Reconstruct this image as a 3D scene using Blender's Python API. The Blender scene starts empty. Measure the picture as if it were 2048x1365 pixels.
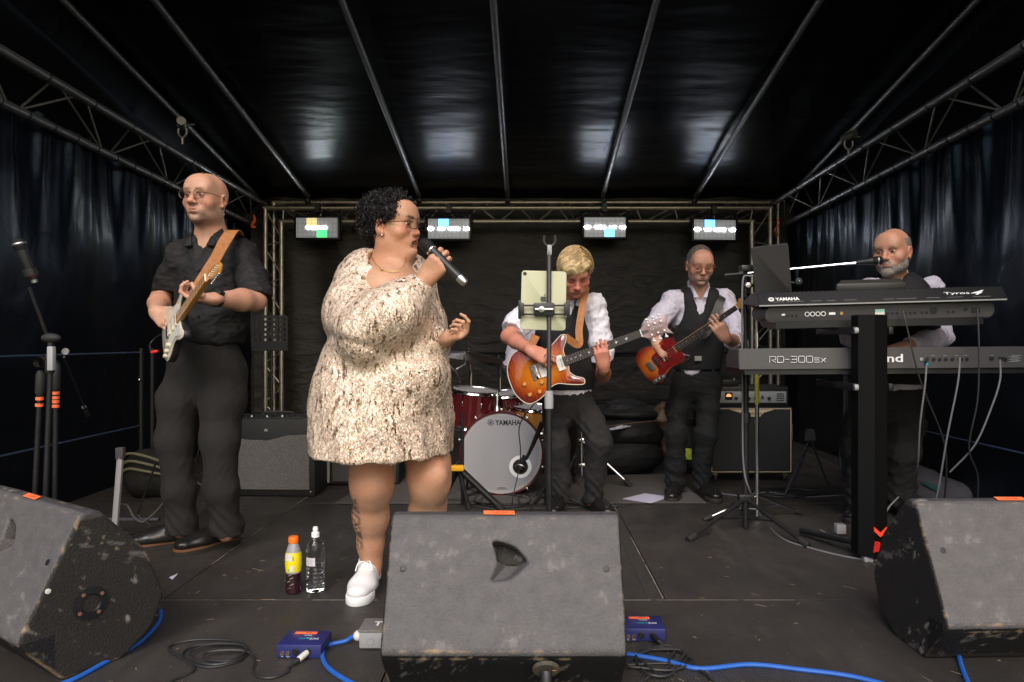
import bpy, math, random
import numpy as np
from mathutils import Vector, Matrix
R = math.radians
sc = bpy.context.scene
C = sc.collection
random.seed(7)
rng = np.random.RandomState(11)

# ---------------------------------------------------------------- camera
FOC = 1365.3
CAMH = 1.05
cam_d = bpy.data.cameras.new('camera')
cam = bpy.data.objects.new('camera', cam_d); C.objects.link(cam)
cam.location = (0, 0, CAMH); cam.rotation_euler = (R(90), 0, 0)
cam_d.lens = 24.0; cam_d.sensor_width = 36.0; cam_d.shift_x = -31/2048.0
cam_d.clip_start = 0.05; cam_d.clip_end = 4000
sc.camera = cam
# ---------------------------------------------------------------- world, sun, exposure
SUN_EL, SUN_AZ = 40.0, -18.0      # behind the camera, a little to the left
w = bpy.data.worlds.new("World"); sc.world = w; w.use_nodes = True
nt = w.node_tree; bg = nt.nodes['Background']
sky = nt.nodes.new('ShaderNodeTexSky'); sky.sky_type = 'NISHITA'; sky.sun_disc = False
sky.sun_elevation = R(SUN_EL); sky.sun_rotation = R(180 + SUN_AZ)
sky.air_density = 1.3; sky.dust_density = 3.0; sky.ozone_density = 1.0
nt.links.new(sky.outputs[0], bg.inputs[0]); bg.inputs[1].default_value = 0.15
sl = bpy.data.lights.new('sun', 'SUN'); sun = bpy.data.objects.new('sun', sl); C.objects.link(sun)
sl.energy = 1.6; sl.angle = R(26); sl.color = (1.0, 0.94, 0.87)
sdir = Vector((math.sin(R(SUN_AZ))*math.cos(R(SUN_EL)), -math.cos(R(SUN_AZ))*math.cos(R(SUN_EL)), math.sin(R(SUN_EL))))
sun.rotation_euler = sdir.to_track_quat('Z', 'Y').to_euler()
sun.location = sdir*30
sc.view_settings.view_transform = 'Standard'; sc.view_settings.look = 'None'
sc.view_settings.exposure = 0.5; sc.view_settings.gamma = 1.0
sc.render.engine = 'CYCLES'
sc.cycles.max_bounces = 8; sc.cycles.diffuse_bounces = 4; sc.cycles.glossy_bounces = 4
sc.cycles.transmission_bounces = 8; sc.cycles.transparent_max_bounces = 12
sc.cycles.use_denoising = True
sc.cycles.sample_clamp_indirect = 4.0

def P(px, py, Y):
    "photo pixel (2048 wide) at depth Y -> point"
    return Vector(((px-1055)*Y/FOC, Y, CAMH-(py-683)*Y/FOC))
def GY(py):
    "depth of the floor point seen at pixel row py"
    return FOC*CAMH/(py-683.0)
def G(px, py, z=0.0):
    Y = FOC*(CAMH-z)/(py-683.0)
    return Vector(((px-1055)*Y/FOC, Y, z))

# ---------------------------------------------------------------- materials
def _n(nt, t, **k):
    n = nt.nodes.new(t)
    for a, b in k.items(): setattr(n, a, b)
    return n
def mat(name, col, rough=0.6, metal=0.0, bump=0.0, bscale=200.0, var=0.0, vscale=8.0, col2=None, spec=0.5,
        stretch=(1, 1, 1), coat=0.0, emit=None, estr=0.0, trans=0.0, ior=1.45, rvar=0.0, sheen=0.0, attr=False):
    m = bpy.data.materials.new(name); m.use_nodes = True; t = m.node_tree
    b = t.nodes['Principled BSDF']
    b.inputs['Base Color'].default_value = (*col, 1)
    b.inputs['Roughness'].default_value = rough; b.inputs['Metallic'].default_value = metal
    b.inputs['Specular IOR Level'].default_value = spec
    b.inputs['Coat Weight'].default_value = coat; b.inputs['IOR'].default_value = ior
    b.inputs['Transmission Weight'].default_value = trans
    if sheen: b.inputs['Sheen Weight'].default_value = sheen
    if emit:
        b.inputs['Emission Color'].default_value = (*emit, 1); b.inputs['Emission Strength'].default_value = estr
    tc = _n(t, 'ShaderNodeTexCoord'); mp = _n(t, 'ShaderNodeMapping')
    mp.inputs['Scale'].default_value = stretch
    t.links.new(tc.outputs['Object'], mp.inputs[0])
    src = None
    if attr:
        at = _n(t, 'ShaderNodeAttribute', attribute_name='Col'); src = at.outputs['Color']
    if var > 0 or col2:
        nz = _n(t, 'ShaderNodeTexNoise'); nz.inputs['Scale'].default_value = vscale; nz.inputs['Detail'].default_value = 6
        nz.inputs['Roughness'].default_value = .65
        t.links.new(mp.outputs[0], nz.inputs[0])
        if col2:
            rp = _n(t, 'ShaderNodeValToRGB'); rp.color_ramp.elements[0].position = .5-.5*(1-var) if var else .35
            rp.color_ramp.elements[1].position = .5+.5*(1-var) if var else .65
            rp.color_ramp.elements[0].color = (*col, 1); rp.color_ramp.elements[1].color = (*col2, 1)
            t.links.new(nz.outputs['Fac'], rp.inputs[0]); t.links.new(rp.outputs[0], b.inputs['Base Color'])
        else:
            mr = _n(t, 'ShaderNodeMapRange'); mr.inputs[1].default_value = .3; mr.inputs[2].default_value = .7
            mr.inputs[3].default_value = 1-var; mr.inputs[4].default_value = 1+var
            t.links.new(nz.outputs['Fac'], mr.inputs[0])
            mx = _n(t, 'ShaderNodeVectorMath', operation='SCALE')
            if src: t.links.new(src, mx.inputs[0])
            else: mx.inputs[0].default_value = col
            t.links.new(mr.outputs[0], mx.inputs['Scale']); t.links.new(mx.outputs[0], b.inputs['Base Color'])
    elif src: t.links.new(src, b.inputs['Base Color'])
    if rvar:
        nr = _n(t, 'ShaderNodeTexNoise'); nr.inputs['Scale'].default_value = vscale*2.3; nr.inputs['Detail'].default_value = 4
        t.links.new(mp.outputs[0], nr.inputs[0])
        mr = _n(t, 'ShaderNodeMapRange'); mr.inputs[1].default_value = .3; mr.inputs[2].default_value = .7
        mr.inputs[3].default_value = max(.02, rough-rvar); mr.inputs[4].default_value = min(1, rough+rvar)
        t.links.new(nr.outputs['Fac'], mr.inputs[0]); t.links.new(mr.outputs[0], b.inputs['Roughness'])
    if bump:
        nb = _n(t, 'ShaderNodeTexNoise'); nb.inputs['Scale'].default_value = bscale; nb.inputs['Detail'].default_value = 4
        t.links.new(mp.outputs[0], nb.inputs[0])
        bp = _n(t, 'ShaderNodeBump'); bp.inputs['Strength'].default_value = min(1, bump*100 if bump < .01 else bump)
        bp.inputs['Distance'].default_value = .002
        t.links.new(nb.outputs['Fac'], bp.inputs['Height']); t.links.new(bp.outputs[0], b.inputs['Normal'])
    return m

M = {}
M['alu'] = mat('aluminium', (.30, .30, .305), .42, .9, var=.12, vscale=14, rvar=.12, bump=.15, bscale=90)
M['alu_dull'] = mat('dull aluminium', (.24, .225, .205), .5, .85, var=.15, vscale=14, rvar=.1)
M['chrome'] = mat('chrome', (.75, .75, .75), .12, 1.0)
M['steel'] = mat('steel', (.45, .45, .46), .3, .9)
M['brass'] = mat('brass', (.62, .42, .12), .3, 1.0)
M['black'] = mat('black metal', (.014, .014, .015), .42, .2, var=.2, vscale=30, rvar=.1)
M['black_pl'] = mat('black plastic', (.018, .018, .019), .38, bump=.2, bscale=400)
M['rubber'] = mat('black rubber', (.015, .015, .015), .7)
M['cable'] = mat('black cable', (.02, .02, .021), .45)
M['cable_g'] = mat('grey cable', (.15, .145, .16), .5)
M['cable_b'] = mat('blue cable', (.015, .10, .42), .5, var=.1, vscale=20)
M['white'] = mat('white paint', (.8, .8, .8), .5)
M['offwhite'] = mat('off white', (.62, .6, .55), .5)
M['letter_w'] = mat('white lettering', (.75, .75, .76), .6)
M['letter_k'] = mat('black lettering', (.012, .012, .014), .6)
M['orange'] = mat('orange tape', (.9, .16, .05), .6, var=.15, vscale=60)
M['red'] = mat('red plastic', (.6, .02, .02), .4)
M['ink'] = mat('ink', (.1, .01, .01), .7)
M['paper'] = mat('white paper', (.62, .6, .72), .8)
M['leather'] = mat('brown leather', (.30, .115, .032), .6, var=.25, vscale=40, bump=.3, bscale=250)
M['grille'] = mat('grille cloth', (.05, .05, .05), .8)
M['tolex'] = mat('black tolex', (.012, .012, .012), .5, bump=.6, bscale=500)

# ---------------------------------------------------------------- mesh builder
class B:
    def __init__(s): s.v = []; s.f = []; s.mi = []; s.cur = 0; s.n = 0
    def m(s, i): s.cur = i; return s
    def add(s, vs, fs):
        s.v.append(np.asarray(vs, dtype=np.float64).reshape(-1, 3)); o = s.n
        s.f += [[i+o for i in f] for f in fs]; s.mi += [s.cur]*len(fs); s.n += len(vs); return s
    def box(s, c, size, rot=None, bev=0.0):
        "box, optional Matrix rot, chamfer bev"
        hx, hy, hz = size[0]/2, size[1]/2, size[2]/2
        if bev <= 0:
            vs = [(x*hx, y*hy, z*hz) for x in (-1, 1) for y in (-1, 1) for z in (-1, 1)]
            fs = [(0, 1, 3, 2), (4, 6, 7, 5), (0, 4, 5, 1), (2, 3, 7, 6), (0, 2, 6, 4), (1, 5, 7, 3)]
        else:
            bev = min(bev, hx*.95, hy*.95, hz*.95)
            bm = __import__('bmesh').new(); __import__('bmesh').ops.create_cube(bm, size=1.0)
            for v in bm.verts: v.co = Vector((v.co.x*2*hx, v.co.y*2*hy, v.co.z*2*hz))
            __import__('bmesh').ops.bevel(bm, geom=bm.edges[:], offset=bev, segments=2, affect='EDGES', profile=.5)
            bm.verts.index_update(); vs = [tuple(v.co) for v in bm.verts]; fs = [[v.index for v in f.verts] for f in bm.faces]; bm.free()
        if rot is not None: vs = [tuple(rot @ Vector(v)) for v in vs]
        c = Vector(c)
        return s.add([(v[0]+c.x, v[1]+c.y, v[2]+c.z) for v in vs], fs)
    def tube(s, pts, r, n=8, cap=True):
        pts = [Vector(p) for p in pts]; k = len(pts)
        rs = r if hasattr(r, '__len__') else [r]*k
        t0 = (pts[1]-pts[0]).normalized()
        up = Vector((0, 0, 1)) if abs(t0.z) < .9 else Vector((1, 0, 0))
        a = t0.cross(up).normalized(); vs = []
        for i in range(k):
            t = (pts[min(i+1, k-1)]-pts[max(i-1, 0)])
            t = t.normalized() if t.length > 1e-9 else t0
            a = (a - t*a.dot(t)); a = a.normalized() if a.length > 1e-6 else t.orthogonal().normalized()
            b = t.cross(a)
            for j in range(n):
                th = 2*math.pi*j/n; vs.append(pts[i]+(a*math.cos(th)+b*math.sin(th))*rs[i])
        fs = [(i*n+j, i*n+(j+1) % n, (i+1)*n+(j+1) % n, (i+1)*n+j) for i in range(k-1) for j in range(n)]
        if cap: fs += [tuple(range(n))[::-1], tuple(range((k-1)*n, k*n))]
        return s.add([tuple(v) for v in vs], fs)
    def cyl(s, a, b, r, r2=None, n=20): return s.tube([a, b], [r, r if r2 is None else r2], n)
    def lathe(s, prof, base, axis=(0, 0, 1), n=28):
        "prof: list of (r, h)"
        ax = Vector(axis).normalized(); u = ax.orthogonal().normalized(); v = ax.cross(u); base = Vector(base)
        vs = []; k = len(prof)
        for r, h in prof:
            for j in range(n):
                th = 2*math.pi*j/n; vs.append(tuple(base+ax*h+(u*math.cos(th)+v*math.sin(th))*max(r, 1e-5)))
        fs = [(i*n+j, i*n+(j+1) % n, (i+1)*n+(j+1) % n, (i+1)*n+j) for i in range(k-1) for j in range(n)]
        return s.add(vs, fs)
    def sph(s, c, r, n=12, rot=None):
        rr = r if hasattr(r, '__len__') else (r, r, r); c = Vector(c); vs = []; m = max(6, n)
        for i in range(m+1):
            ph = math.pi*i/m
            for j in range(2*m):
                th = math.pi*j/m
                p = Vector((rr[0]*math.sin(ph)*math.cos(th), rr[1]*math.sin(ph)*math.sin(th), rr[2]*math.cos(ph)))
                if rot is not None: p = rot @ p
                vs.append(tuple(c+p))
        q = 2*m
        return s.add(vs, [(i*q+j, (i+1)*q+j, (i+1)*q+(j+1) % q, i*q+(j+1) % q) for i in range(m) for j in range(q)])
    def prism(s, pts, o, u, v, w, t0, t1, bev=0.0):
        "2-D outline pts in frame (o;u,v) extruded along w from t0 to t1, optionally chamfered"
        o, u, v, w = Vector(o), Vector(u), Vector(v), Vector(w); n = len(pts)
        def ring(q, t): return [tuple(o+u*a+v*b+w*t) for a, b in q]
        if bev > 0:
            c = inset(pts, bev); c2 = inset(pts, bev*.35)
            layers = [ring(c, t0), ring(c2, t0+bev*.45), ring(pts, t0+bev), ring(pts, t1-bev), ring(c2, t1-bev*.45), ring(c, t1)]
        else: layers = [ring(pts, t0), ring(pts, t1)]
        vs = sum(layers, []); L = len(layers)
        fs = [(i*n+j, i*n+(j+1) % n, (i+1)*n+(j+1) % n, (i+1)*n+j) for i in range(L-1) for j in range(n)]
        fs += [tuple(range(n))[::-1], tuple(range((L-1)*n, L*n))]
        return s.add(vs, fs)
    def build(s, name, mt, parent=None, base=None, smooth=True, ang=35, label=None, cat=None, group=None, kind=None):
        vs = np.concatenate(s.v) if s.v else np.zeros((0, 3))
        if parent is not None: org = Vector(parent['_o'])
        elif base is not None: org = Vector(base)
        else:
            lo, hi = vs.min(0), vs.max(0); org = Vector(((lo[0]+hi[0])/2, (lo[1]+hi[1])/2, lo[2]))
        me = bpy.data.meshes.new(name)
        me.from_pydata((vs-np.array(org)).tolist(), [], s.f)
        ms = mt if isinstance(mt, (list, tuple)) else [mt]
        for q in ms: me.materials.append(M[q] if isinstance(q, str) else q)
        if len(ms) > 1: me.polygons.foreach_set('material_index', s.mi)
        me.polygons.foreach_set('use_smooth', [smooth]*len(me.polygons))
        if smooth:
            try: me.set_sharp_from_angle(angle=R(ang))
            except Exception: pass
        me.update()
        return link(name, me, org, parent, label, cat, group, kind)
def link(name, me, org, parent=None, label=None, cat=None, group=None, kind=None):
    o = bpy.data.objects.new(name, me); C.objects.link(o); o['_o'] = tuple(org)
    if parent is not None: o.parent = parent
    else: o.location = org
    tag(o, label, cat, group, kind); return o
def tag(o, label=None, cat=None, group=None, kind=None):
    if label: o['label'] = label
    if cat: o['category'] = cat
    if group: o['group'] = group
    if kind: o['kind'] = kind
def thing(name, label, cat, base, group=None):
    o = bpy.data.objects.new(name, None); C.objects.link(o); o.location = base; o['_o'] = tuple(base)
    o.empty_display_size = .05; tag(o, label, cat, group); return o
def inset(pts, d):
    n = len(pts); out = []
    A = sum(pts[i][0]*pts[(i+1) % n][1]-pts[(i+1) % n][0]*pts[i][1] for i in range(n)); sg = 1 if A > 0 else -1
    for i in range(n):
        p0, p1, p2 = Vector(pts[i-1]), Vector(pts[i]), Vector(pts[(i+1) % n])
        e1 = (p1-p0); e2 = (p2-p1)
        e1 = e1.normalized() if e1.length else Vector((1, 0)); e2 = e2.normalized() if e2.length else e1
        nn = Vector((-(e1.y+e2.y), e1.x+e2.x)); nn = nn.normalized() if nn.length > 1e-6 else Vector((-e1.y, e1.x))
        out.append((p1.x+nn.x*d*sg, p1.y+nn.y*d*sg))
    return out
def rrect(w, h, r, n=4, cx=0, cy=0):
    pts = []
    for sx, sy, a0 in ((1, 1, 0), (-1, 1, 90), (-1, -1, 180), (1, -1, 270)):
        for k in range(n+1):
            a = R(a0+90*k/n); pts.append((cx+sx*(w/2-r)+r*math.cos(a), cy+sy*(h/2-r)+r*math.sin(a)))
    return pts
def circ(r, n=24, cx=0, cy=0): return [(cx+r*math.cos(2*math.pi*i/n), cy+r*math.sin(2*math.pi*i/n)) for i in range(n)]
def spline(pts, n=8, closed=False):
    "Catmull-Rom through points (any dimension)"
    pts = [np.array(p, float) for p in pts]; k = len(pts); out = []
    segs = k if closed else k-1
    for i in range(segs):
        p1, p2 = pts[i], pts[(i+1) % k]
        p0 = pts[i-1] if (closed or i > 0) else 2*p1-p2
        p3 = pts[(i+2) % k] if (closed or i+2 < k) else 2*p2-p1
        for j in range(n):
            t = j/n
            out.append(tuple(.5*((2*p1)+(-p0+p2)*t+(2*p0-5*p1+4*p2-p3)*t*t+(-p0+3*p1-3*p2+p3)*t**3)))
    if not closed: out.append(tuple(pts[-1]))
    return out
def rotm(ax, ay=None):
    "matrix with columns x=ax, y=ay(orthogonalised), z=cross"
    x = Vector(ax).normalized(); y = Vector(ay); y = (y-x*y.dot(x)).normalized(); z = x.cross(y)
    return Matrix((x, y, z)).transposed()
def text(s, name, parent, o, u, v, height, mt, width=None, depth=.0012, center=False, shear=0, bold=0.0, label=None):
    cu = bpy.data.curves.new('t', 'FONT'); cu.body = s; cu.extrude = 0; cu.size = 1; cu.resolution_u = 3
    cu.offset = bold; cu.shear = shear
    ob = bpy.data.objects.new('t', cu); C.objects.link(ob)
    dg = bpy.context.evaluated_depsgraph_get(); me0 = bpy.data.meshes.new_from_object(ob.evaluated_get(dg))
    C.objects.unlink(ob); bpy.data.objects.remove(ob); bpy.data.curves.remove(cu)
    vs = np.array([tuple(q.co) for q in me0.vertices]) if len(me0.vertices) else np.zeros((1, 3))
    fs = [list(p.vertices) for p in me0.polygons]; bpy.data.meshes.remove(me0)
    lo, hi = vs.min(0), vs.max(0); sy = height/max(hi[1]-lo[1], 1e-6); sx = width/(hi[0]-lo[0]) if width else sy
    u, v, o = Vector(u).normalized(), Vector(v).normalized(), Vector(o); w_ = u.cross(v)
    X = (vs[:, 0]-lo[0])*sx; Y_ = (vs[:, 1]-lo[1])*sy
    if center: X = X-(hi[0]-lo[0])*sx/2; Y_ = Y_-(hi[1]-lo[1])*sy/2
    pv = np.array(o)[None]+X[:, None]*np.array(u)+Y_[:, None]*np.array(v)+np.array(w_)*depth
    b = B(); b.add(pv.tolist(), fs)
    return b.build(name, mt, parent, smooth=False, label=label)
# ================================================================ the setting
YB = 7.18
# ground outside (grass field), under the raised stage
def grass_mat():
    return mat('field grass', (.035, .06, .018), .9, col2=(.07, .09, .03), var=.2, vscale=3)
b = B(); b.add([(-400, -500, -.9), (400, -500, -.9), (400, 500, -.9), (-400, 500, -.9)], [(0, 1, 2, 3)])
b.build('ground', grass_mat(), smooth=False, kind='structure', label='grass field around the stage', base=(0, 0, -.9))

def deck_mat():
    m = bpy.data.materials.new('stage deck'); m.use_nodes = True; t = m.node_tree; p = t.nodes['Principled BSDF']
    tc = _n(t, 'ShaderNodeTexCoord')
    def noise(scale, detail=5, st=(1, 1, 1), rot=0):
        mp = _n(t, 'ShaderNodeMapping'); mp.inputs['Scale'].default_value = st; mp.inputs['Rotation'].default_value = (0, 0, rot)
        t.links.new(tc.outputs['Object'], mp.inputs[0])
        n = _n(t, 'ShaderNodeTexNoise'); n.inputs['Scale'].default_value = scale; n.inputs['Detail'].default_value = detail
        n.inputs['Roughness'].default_value = .6
        t.links.new(mp.outputs[0], n.inputs[0]); return n.outputs['Fac']
    def ramp(f, a, b_, c0, c1):
        r = _n(t, 'ShaderNodeValToRGB'); r.color_ramp.elements[0].position = a; r.color_ramp.elements[1].position = b_
        r.color_ramp.elements[0].color = (*c0, 1); r.color_ramp.elements[1].color = (*c1, 1); t.links.new(f, r.inputs[0]); return r.outputs[0]
    def mix(f, a, b_, mode='MIX'):
        x = _n(t, 'ShaderNodeMix', data_type='RGBA', blend_type=mode)
        if isinstance(f, float): x.inputs[0].default_value = f
        else: t.links.new(f, x.inputs[0])
        for q, i in ((a, 6), (b_, 7)):
            if isinstance(q, tuple): x.inputs[i].default_value = (*q, 1)
            else: t.links.new(q, x.inputs[i])
        return x.outputs[2]
    base = ramp(noise(1.6, 8), .3, .72, (.013, .0118, .0112), (.042, .037, .034))
    dust = ramp(noise(9, 8, (1, .35, 1), .3), .5, .78, (0, 0, 0), (1, 1, 1))
    c = mix(dust, base, (.055, .048, .043))
    # fine hexagon anti-slip pattern
    mp = _n(t, 'ShaderNodeMapping'); mp.inputs['Scale'].default_value = (95, 95, 95)
    t.links.new(tc.outputs['Object'], mp.inputs[0])
    vo = _n(t, 'ShaderNodeTexVoronoi', feature='DISTANCE_TO_EDGE'); vo.inputs['Scale'].default_value = 1; vo.inputs['Randomness'].default_value = .25
    t.links.new(mp.outputs[0], vo.inputs[0])
    hexf = ramp(vo.outputs['Distance'], .02, .16, (1, 1, 1), (0, 0, 0))
    c = mix(mix(.85, (0, 0, 0), hexf), c, (.070, .062, .056))
    # scratches
    for sx, rot, k in ((.03, .4, 60), (.04, -.9, 75), (.05, 1.4, 50)):
        s_ = ramp(noise(k, 2, (1, sx, 1), rot), .735, .76, (0, 0, 0), (1, 1, 1))
        g_ = ramp(noise(2.2, 3, (1, 1, 1), rot), .5, .62, (0, 0, 0), (1, 1, 1))
        c = mix(mix(1.0, s_, g_, 'MULTIPLY'), c, (.085, .075, .066))
    # pale flecks of dirt
    fl = ramp(noise(70, 3), .745, .77, (0, 0, 0), (1, 1, 1)); c = mix(fl, c, (.14, .115, .09))
    t.links.new(c, p.inputs['Base Color'])
    rr = _n(t, 'ShaderNodeMapRange'); rr.inputs[1].default_value = .3; rr.inputs[2].default_value = .7
    rr.inputs[3].default_value = .33; rr.inputs[4].default_value = .58
    t.links.new(noise(5, 6), rr.inputs[0]); t.links.new(rr.outputs[0], p.inputs['Roughness'])
    bp = _n(t, 'ShaderNodeBump'); bp.inputs['Strength'].default_value = .5; bp.inputs['Distance'].default_value = .001
    t.links.new(hexf, bp.inputs['Height']); t.links.new(bp.outputs[0], p.inputs['Normal'])
    p.inputs['Specular IOR Level'].default_value = .35
    return m
# stage floor made of 2 x 1 m class panels: one structure with narrow gaps and pale worn edges
XS = [-3.30, -1.48, .56, 2.60, 3.6]; YS = [1.72, 2.77, 4.42, 6.1, 7.7]
b = B()
for i in range(4):
    for j in range(4):
        xs = [-3.3, -2.5, -.45, 1.9, 3.6] if j == 0 else XS
        x0, x1, y0, y1 = xs[i]+.003, xs[i+1]-.003, YS[j]+.003, YS[j+1]-.003
        b.box(((x0+x1)/2, (y0+y1)/2, -.02), (x1-x0, y1-y0, .04))
b.build('stage_floor', deck_mat(), smooth=False, base=(0, 0, 0), kind='structure', label='black anti slip stage deck panels')
b = B(); b.box((.15, 4.7, -.065), (6.9, 6.0, .04)); b.box((.15, 1.76, -.5), (6.9, .05, .78))
b.build('stage_base', mat('stage skirt', (.008, .008, .008), .8), smooth=False, base=(0, 3, -.9), kind='structure')
# worn metal edging along the joints
b = B(); rr_ = random.Random(3)
def worn(a, c, wd, z=.0012):
    a, c = Vector(a), Vector(c); L = (c-a).length; d = (c-a)/L; nrm = Vector((-d.y, d.x, 0)); s_ = 0
    while s_ < L:
        ln = rr_.uniform(.05, .5); e = min(L, s_+ln)
        if rr_.random() < .82:
            ww = wd*rr_.uniform(.45, 1.15); p, q = a+d*s_, a+d*e
            b.add([tuple(p-nrm*ww/2+Vector((0, 0, z))), tuple(q-nrm*ww/2+Vector((0, 0, z))), tuple(q+nrm*ww/2+Vector((0, 0, z))), tuple(p+nrm*ww/2+Vector((0, 0, z)))], [(0, 1, 2, 3)])
        s_ = e+rr_.uniform(0, .05)
for y in (2.764, 4.417): worn((-3.2, y, 0), (3.5, y, 0), .0065 if y < 3 else .005)
for x, y0, y1 in ((-1.484, 2.78, 7.6), (.553, 2.78, 7.6), (2.6, 2.78, 7.6)): worn((x, y0, 0), (x, y1, 0), .0055)
b.build('deck_joint_edging', mat('worn edging', (.30, .26, .22), .5, .3, var=.4, vscale=30), smooth=False, base=(0, 0, 0), kind='structure')
b = B(); b.box((.518, 3.6, .0015), (.050, 1.64, .003))
b.build('deck_joint_strip', mat('joint strip', (.035, .033, .03), .35, .4, var=.4, vscale=20, col2=(.1, .09, .08)), smooth=False, base=(.5, 3.6, 0), kind='structure')

# ---------------------------------------------------------------- tarpaulins
def tarp_mat(name, col, rough, wr=1.0, scale=6, stretch=(1, 1, 1), fine=40, spec=.6, col2=None, dist=.02, tint=None):
    m = bpy.data.materials.new(name); m.use_nodes = True; t = m.node_tree; p = t.nodes['Principled BSDF']
    p.inputs['Roughness'].default_value = rough; p.inputs['Base Color'].default_value = (*col, 1); p.inputs['Specular IOR Level'].default_value = spec
    if tint: p.inputs['Specular Tint'].default_value = (*tint, 1)
    tc = _n(t, 'ShaderNodeTexCoord'); mp = _n(t, 'ShaderNodeMapping'); mp.inputs['Scale'].default_value = stretch
    t.links.new(tc.outputs['Object'], mp.inputs[0])
    n1 = _n(t, 'ShaderNodeTexNoise'); n1.inputs['Scale'].default_value = scale; n1.inputs['Detail'].default_value = 6; n1.inputs['Distortion'].default_value = .8
    n2 = _n(t, 'ShaderNodeTexNoise'); n2.inputs['Scale'].default_value = fine; n2.inputs['Detail'].default_value = 3
    t.links.new(mp.outputs[0], n1.inputs[0]); t.links.new(mp.outputs[0], n2.inputs[0])
    b1 = _n(t, 'ShaderNodeBump'); b1.inputs['Strength'].default_value = wr; b1.inputs['Distance'].default_value = dist
    b2 = _n(t, 'ShaderNodeBump'); b2.inputs['Strength'].default_value = wr*.6; b2.inputs['Distance'].default_value = dist*.16
    t.links.new(n1.outputs['Fac'], b1.inputs['Height']); t.links.new(n2.outputs['Fac'], b2.inputs['Height'])
    t.links.new(b1.outputs[0], b2.inputs['Normal']); t.links.new(b2.outputs[0], p.inputs['Normal'])
    if col2:
        r = _n(t, 'ShaderNodeValToRGB'); r.color_ramp.elements[0].position = .35; r.color_ramp.elements[1].position = .7
        r.color_ramp.elements[0].color = (*col, 1); r.color_ramp.elements[1].color = (*col2, 1)
        t.links.new(n1.outputs['Fac'], r.inputs[0]); t.links.new(r.outputs[0], p.inputs['Base Color'])
    return m
def sheet(nx, ny, fn, name, mt, label, cat, base):
    u = np.linspace(0, 1, nx); v = np.linspace(0, 1, ny); U, V = np.meshgrid(u, v, indexing='ij')
    X, Y_, Z = fn(U, V); vs = np.stack([X, Y_, Z], -1).reshape(-1, 3)
    i, j = np.meshgrid(np.arange(nx-1), np.arange(ny-1), indexing='ij'); a = (i*ny+j).ravel()
    fs = np.stack([a, a+ny, a+ny+1, a+1], -1).tolist()
    bb = B(); bb.add(vs, fs); return bb.build(name, mt, base=base, label=label, cat=cat, ang=180)
def fnoise(x, y, seed, oct_=4, px=1.0):
    r_ = np.random.RandomState(seed); o = np.zeros(np.broadcast(x, y).shape); a = 1.0; f = px
    for k in range(oct_):
        for q in range(3):
            th, ph = r_.uniform(0, 6.28, 2); o += a*np.sin(f*(x*math.cos(th)+y*math.sin(th))+ph+1.3*np.sin(f*.6*(x*math.sin(th)-y*math.cos(th))+ph*2))/3
        a *= .5; f *= 2.1
    return o
ZR = lambda Y: 2.57+.188*(YB-Y)          # underside line of the roof poles
def roof_fn(U, V):
    X = -3.05+5.95*U; Y_ = 7.55-4.95*V
    polex = np.array([-2.84, -2.27, -1.137, -.21, .79, 1.80, 2.75])
    dmin = np.min(np.abs(X[..., None]-polex), -1)
    Z = ZR(Y_)+.075-.055*np.clip(dmin/.5, 0, 1)**1.5*0 + .006*fnoise(X*2, Y_*6, 3)+.006*np.clip(dmin/.5, 0, 1)**2
    Z = Z-.22*np.clip((np.abs(X+.05)-2.72)/.3, 0, 1)**2
    return X, Y_, Z
sheet(260, 420, roof_fn, 'roof_tarpaulin', tarp_mat('roof tarp', (.0025, .0025, .0035), .30, .7, 3, (.12, 1, 1), 26, spec=.45, dist=.010, tint=(.62, .78, 1)),  # bluish cast of the reflections put into the specular tint
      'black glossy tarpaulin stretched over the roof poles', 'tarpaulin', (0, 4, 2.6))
def side_fn(sx):
    def f(U, V):
        Y_ = 7.62-6.0*U; Z0 = V; z0 = -.3; ztop = 2.36-.0+.027*(YB-Y_)
        # scalloped upper edge hung from eyelets every .46 m
        ph = Y_/.46+.16*fnoise(Y_*2.2, Z0*0, 77 if sx < 0 else 78, 2); hang = np.abs(np.sin(np.pi*ph)); ztop = ztop-.05*hang**.7
        Z = z0+(ztop-z0)*V
        top = np.clip((Z-.9)/1.3, 0, 1)
        fold = .036*np.sin(2*np.pi*ph*.5+.9*np.sin(Z*1.1+Y_*.8))*top*(1+.5*np.sin(Y_*1.7))+.014*np.sin(2*np.pi*ph*2.13+1.1+.7*Z)*top**2+.005*np.sin(2*np.pi*ph*4.4+Z*2.2+2*np.sin(Y_*3))*top**3
        fold += .035*fnoise(Y_*1.2, Z*1.0, 5 if sx < 0 else 8, 5)*.7
        X = sx*(2.98 if sx < 0 else 2.80)+fold*sx+ (0 if sx < 0 else 0)
        return X, Y_, Z
    return f
tm = tarp_mat('side tarp', (.0028, .0035, .0060), .32, .6, 6, (1, 1, .6), 34, spec=.5, dist=.014, tint=(.6, .76, 1))  # blue of the sky light on the folds put into the specular tint
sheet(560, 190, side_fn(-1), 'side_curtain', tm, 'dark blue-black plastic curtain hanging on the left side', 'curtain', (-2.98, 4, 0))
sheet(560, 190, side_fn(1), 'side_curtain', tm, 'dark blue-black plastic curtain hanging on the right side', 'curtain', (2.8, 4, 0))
def back_fn(U, V):
    X = -3.05+5.95*U; Z = -.3+2.95*V
    seam = (X-P(1370, 0, 7.4).x); 
    Y_ = 7.42+.02*fnoise(X*1.4, Z*2.5, 21, 5)+.03*np.where(seam > 0, np.sin(X*9+Z*1.5), 0)*np.clip(seam*4, 0, 1)+.03*np.where(X < -1.9, np.sin(X*11+Z), 0)
    return X, Y_, Z
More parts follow.
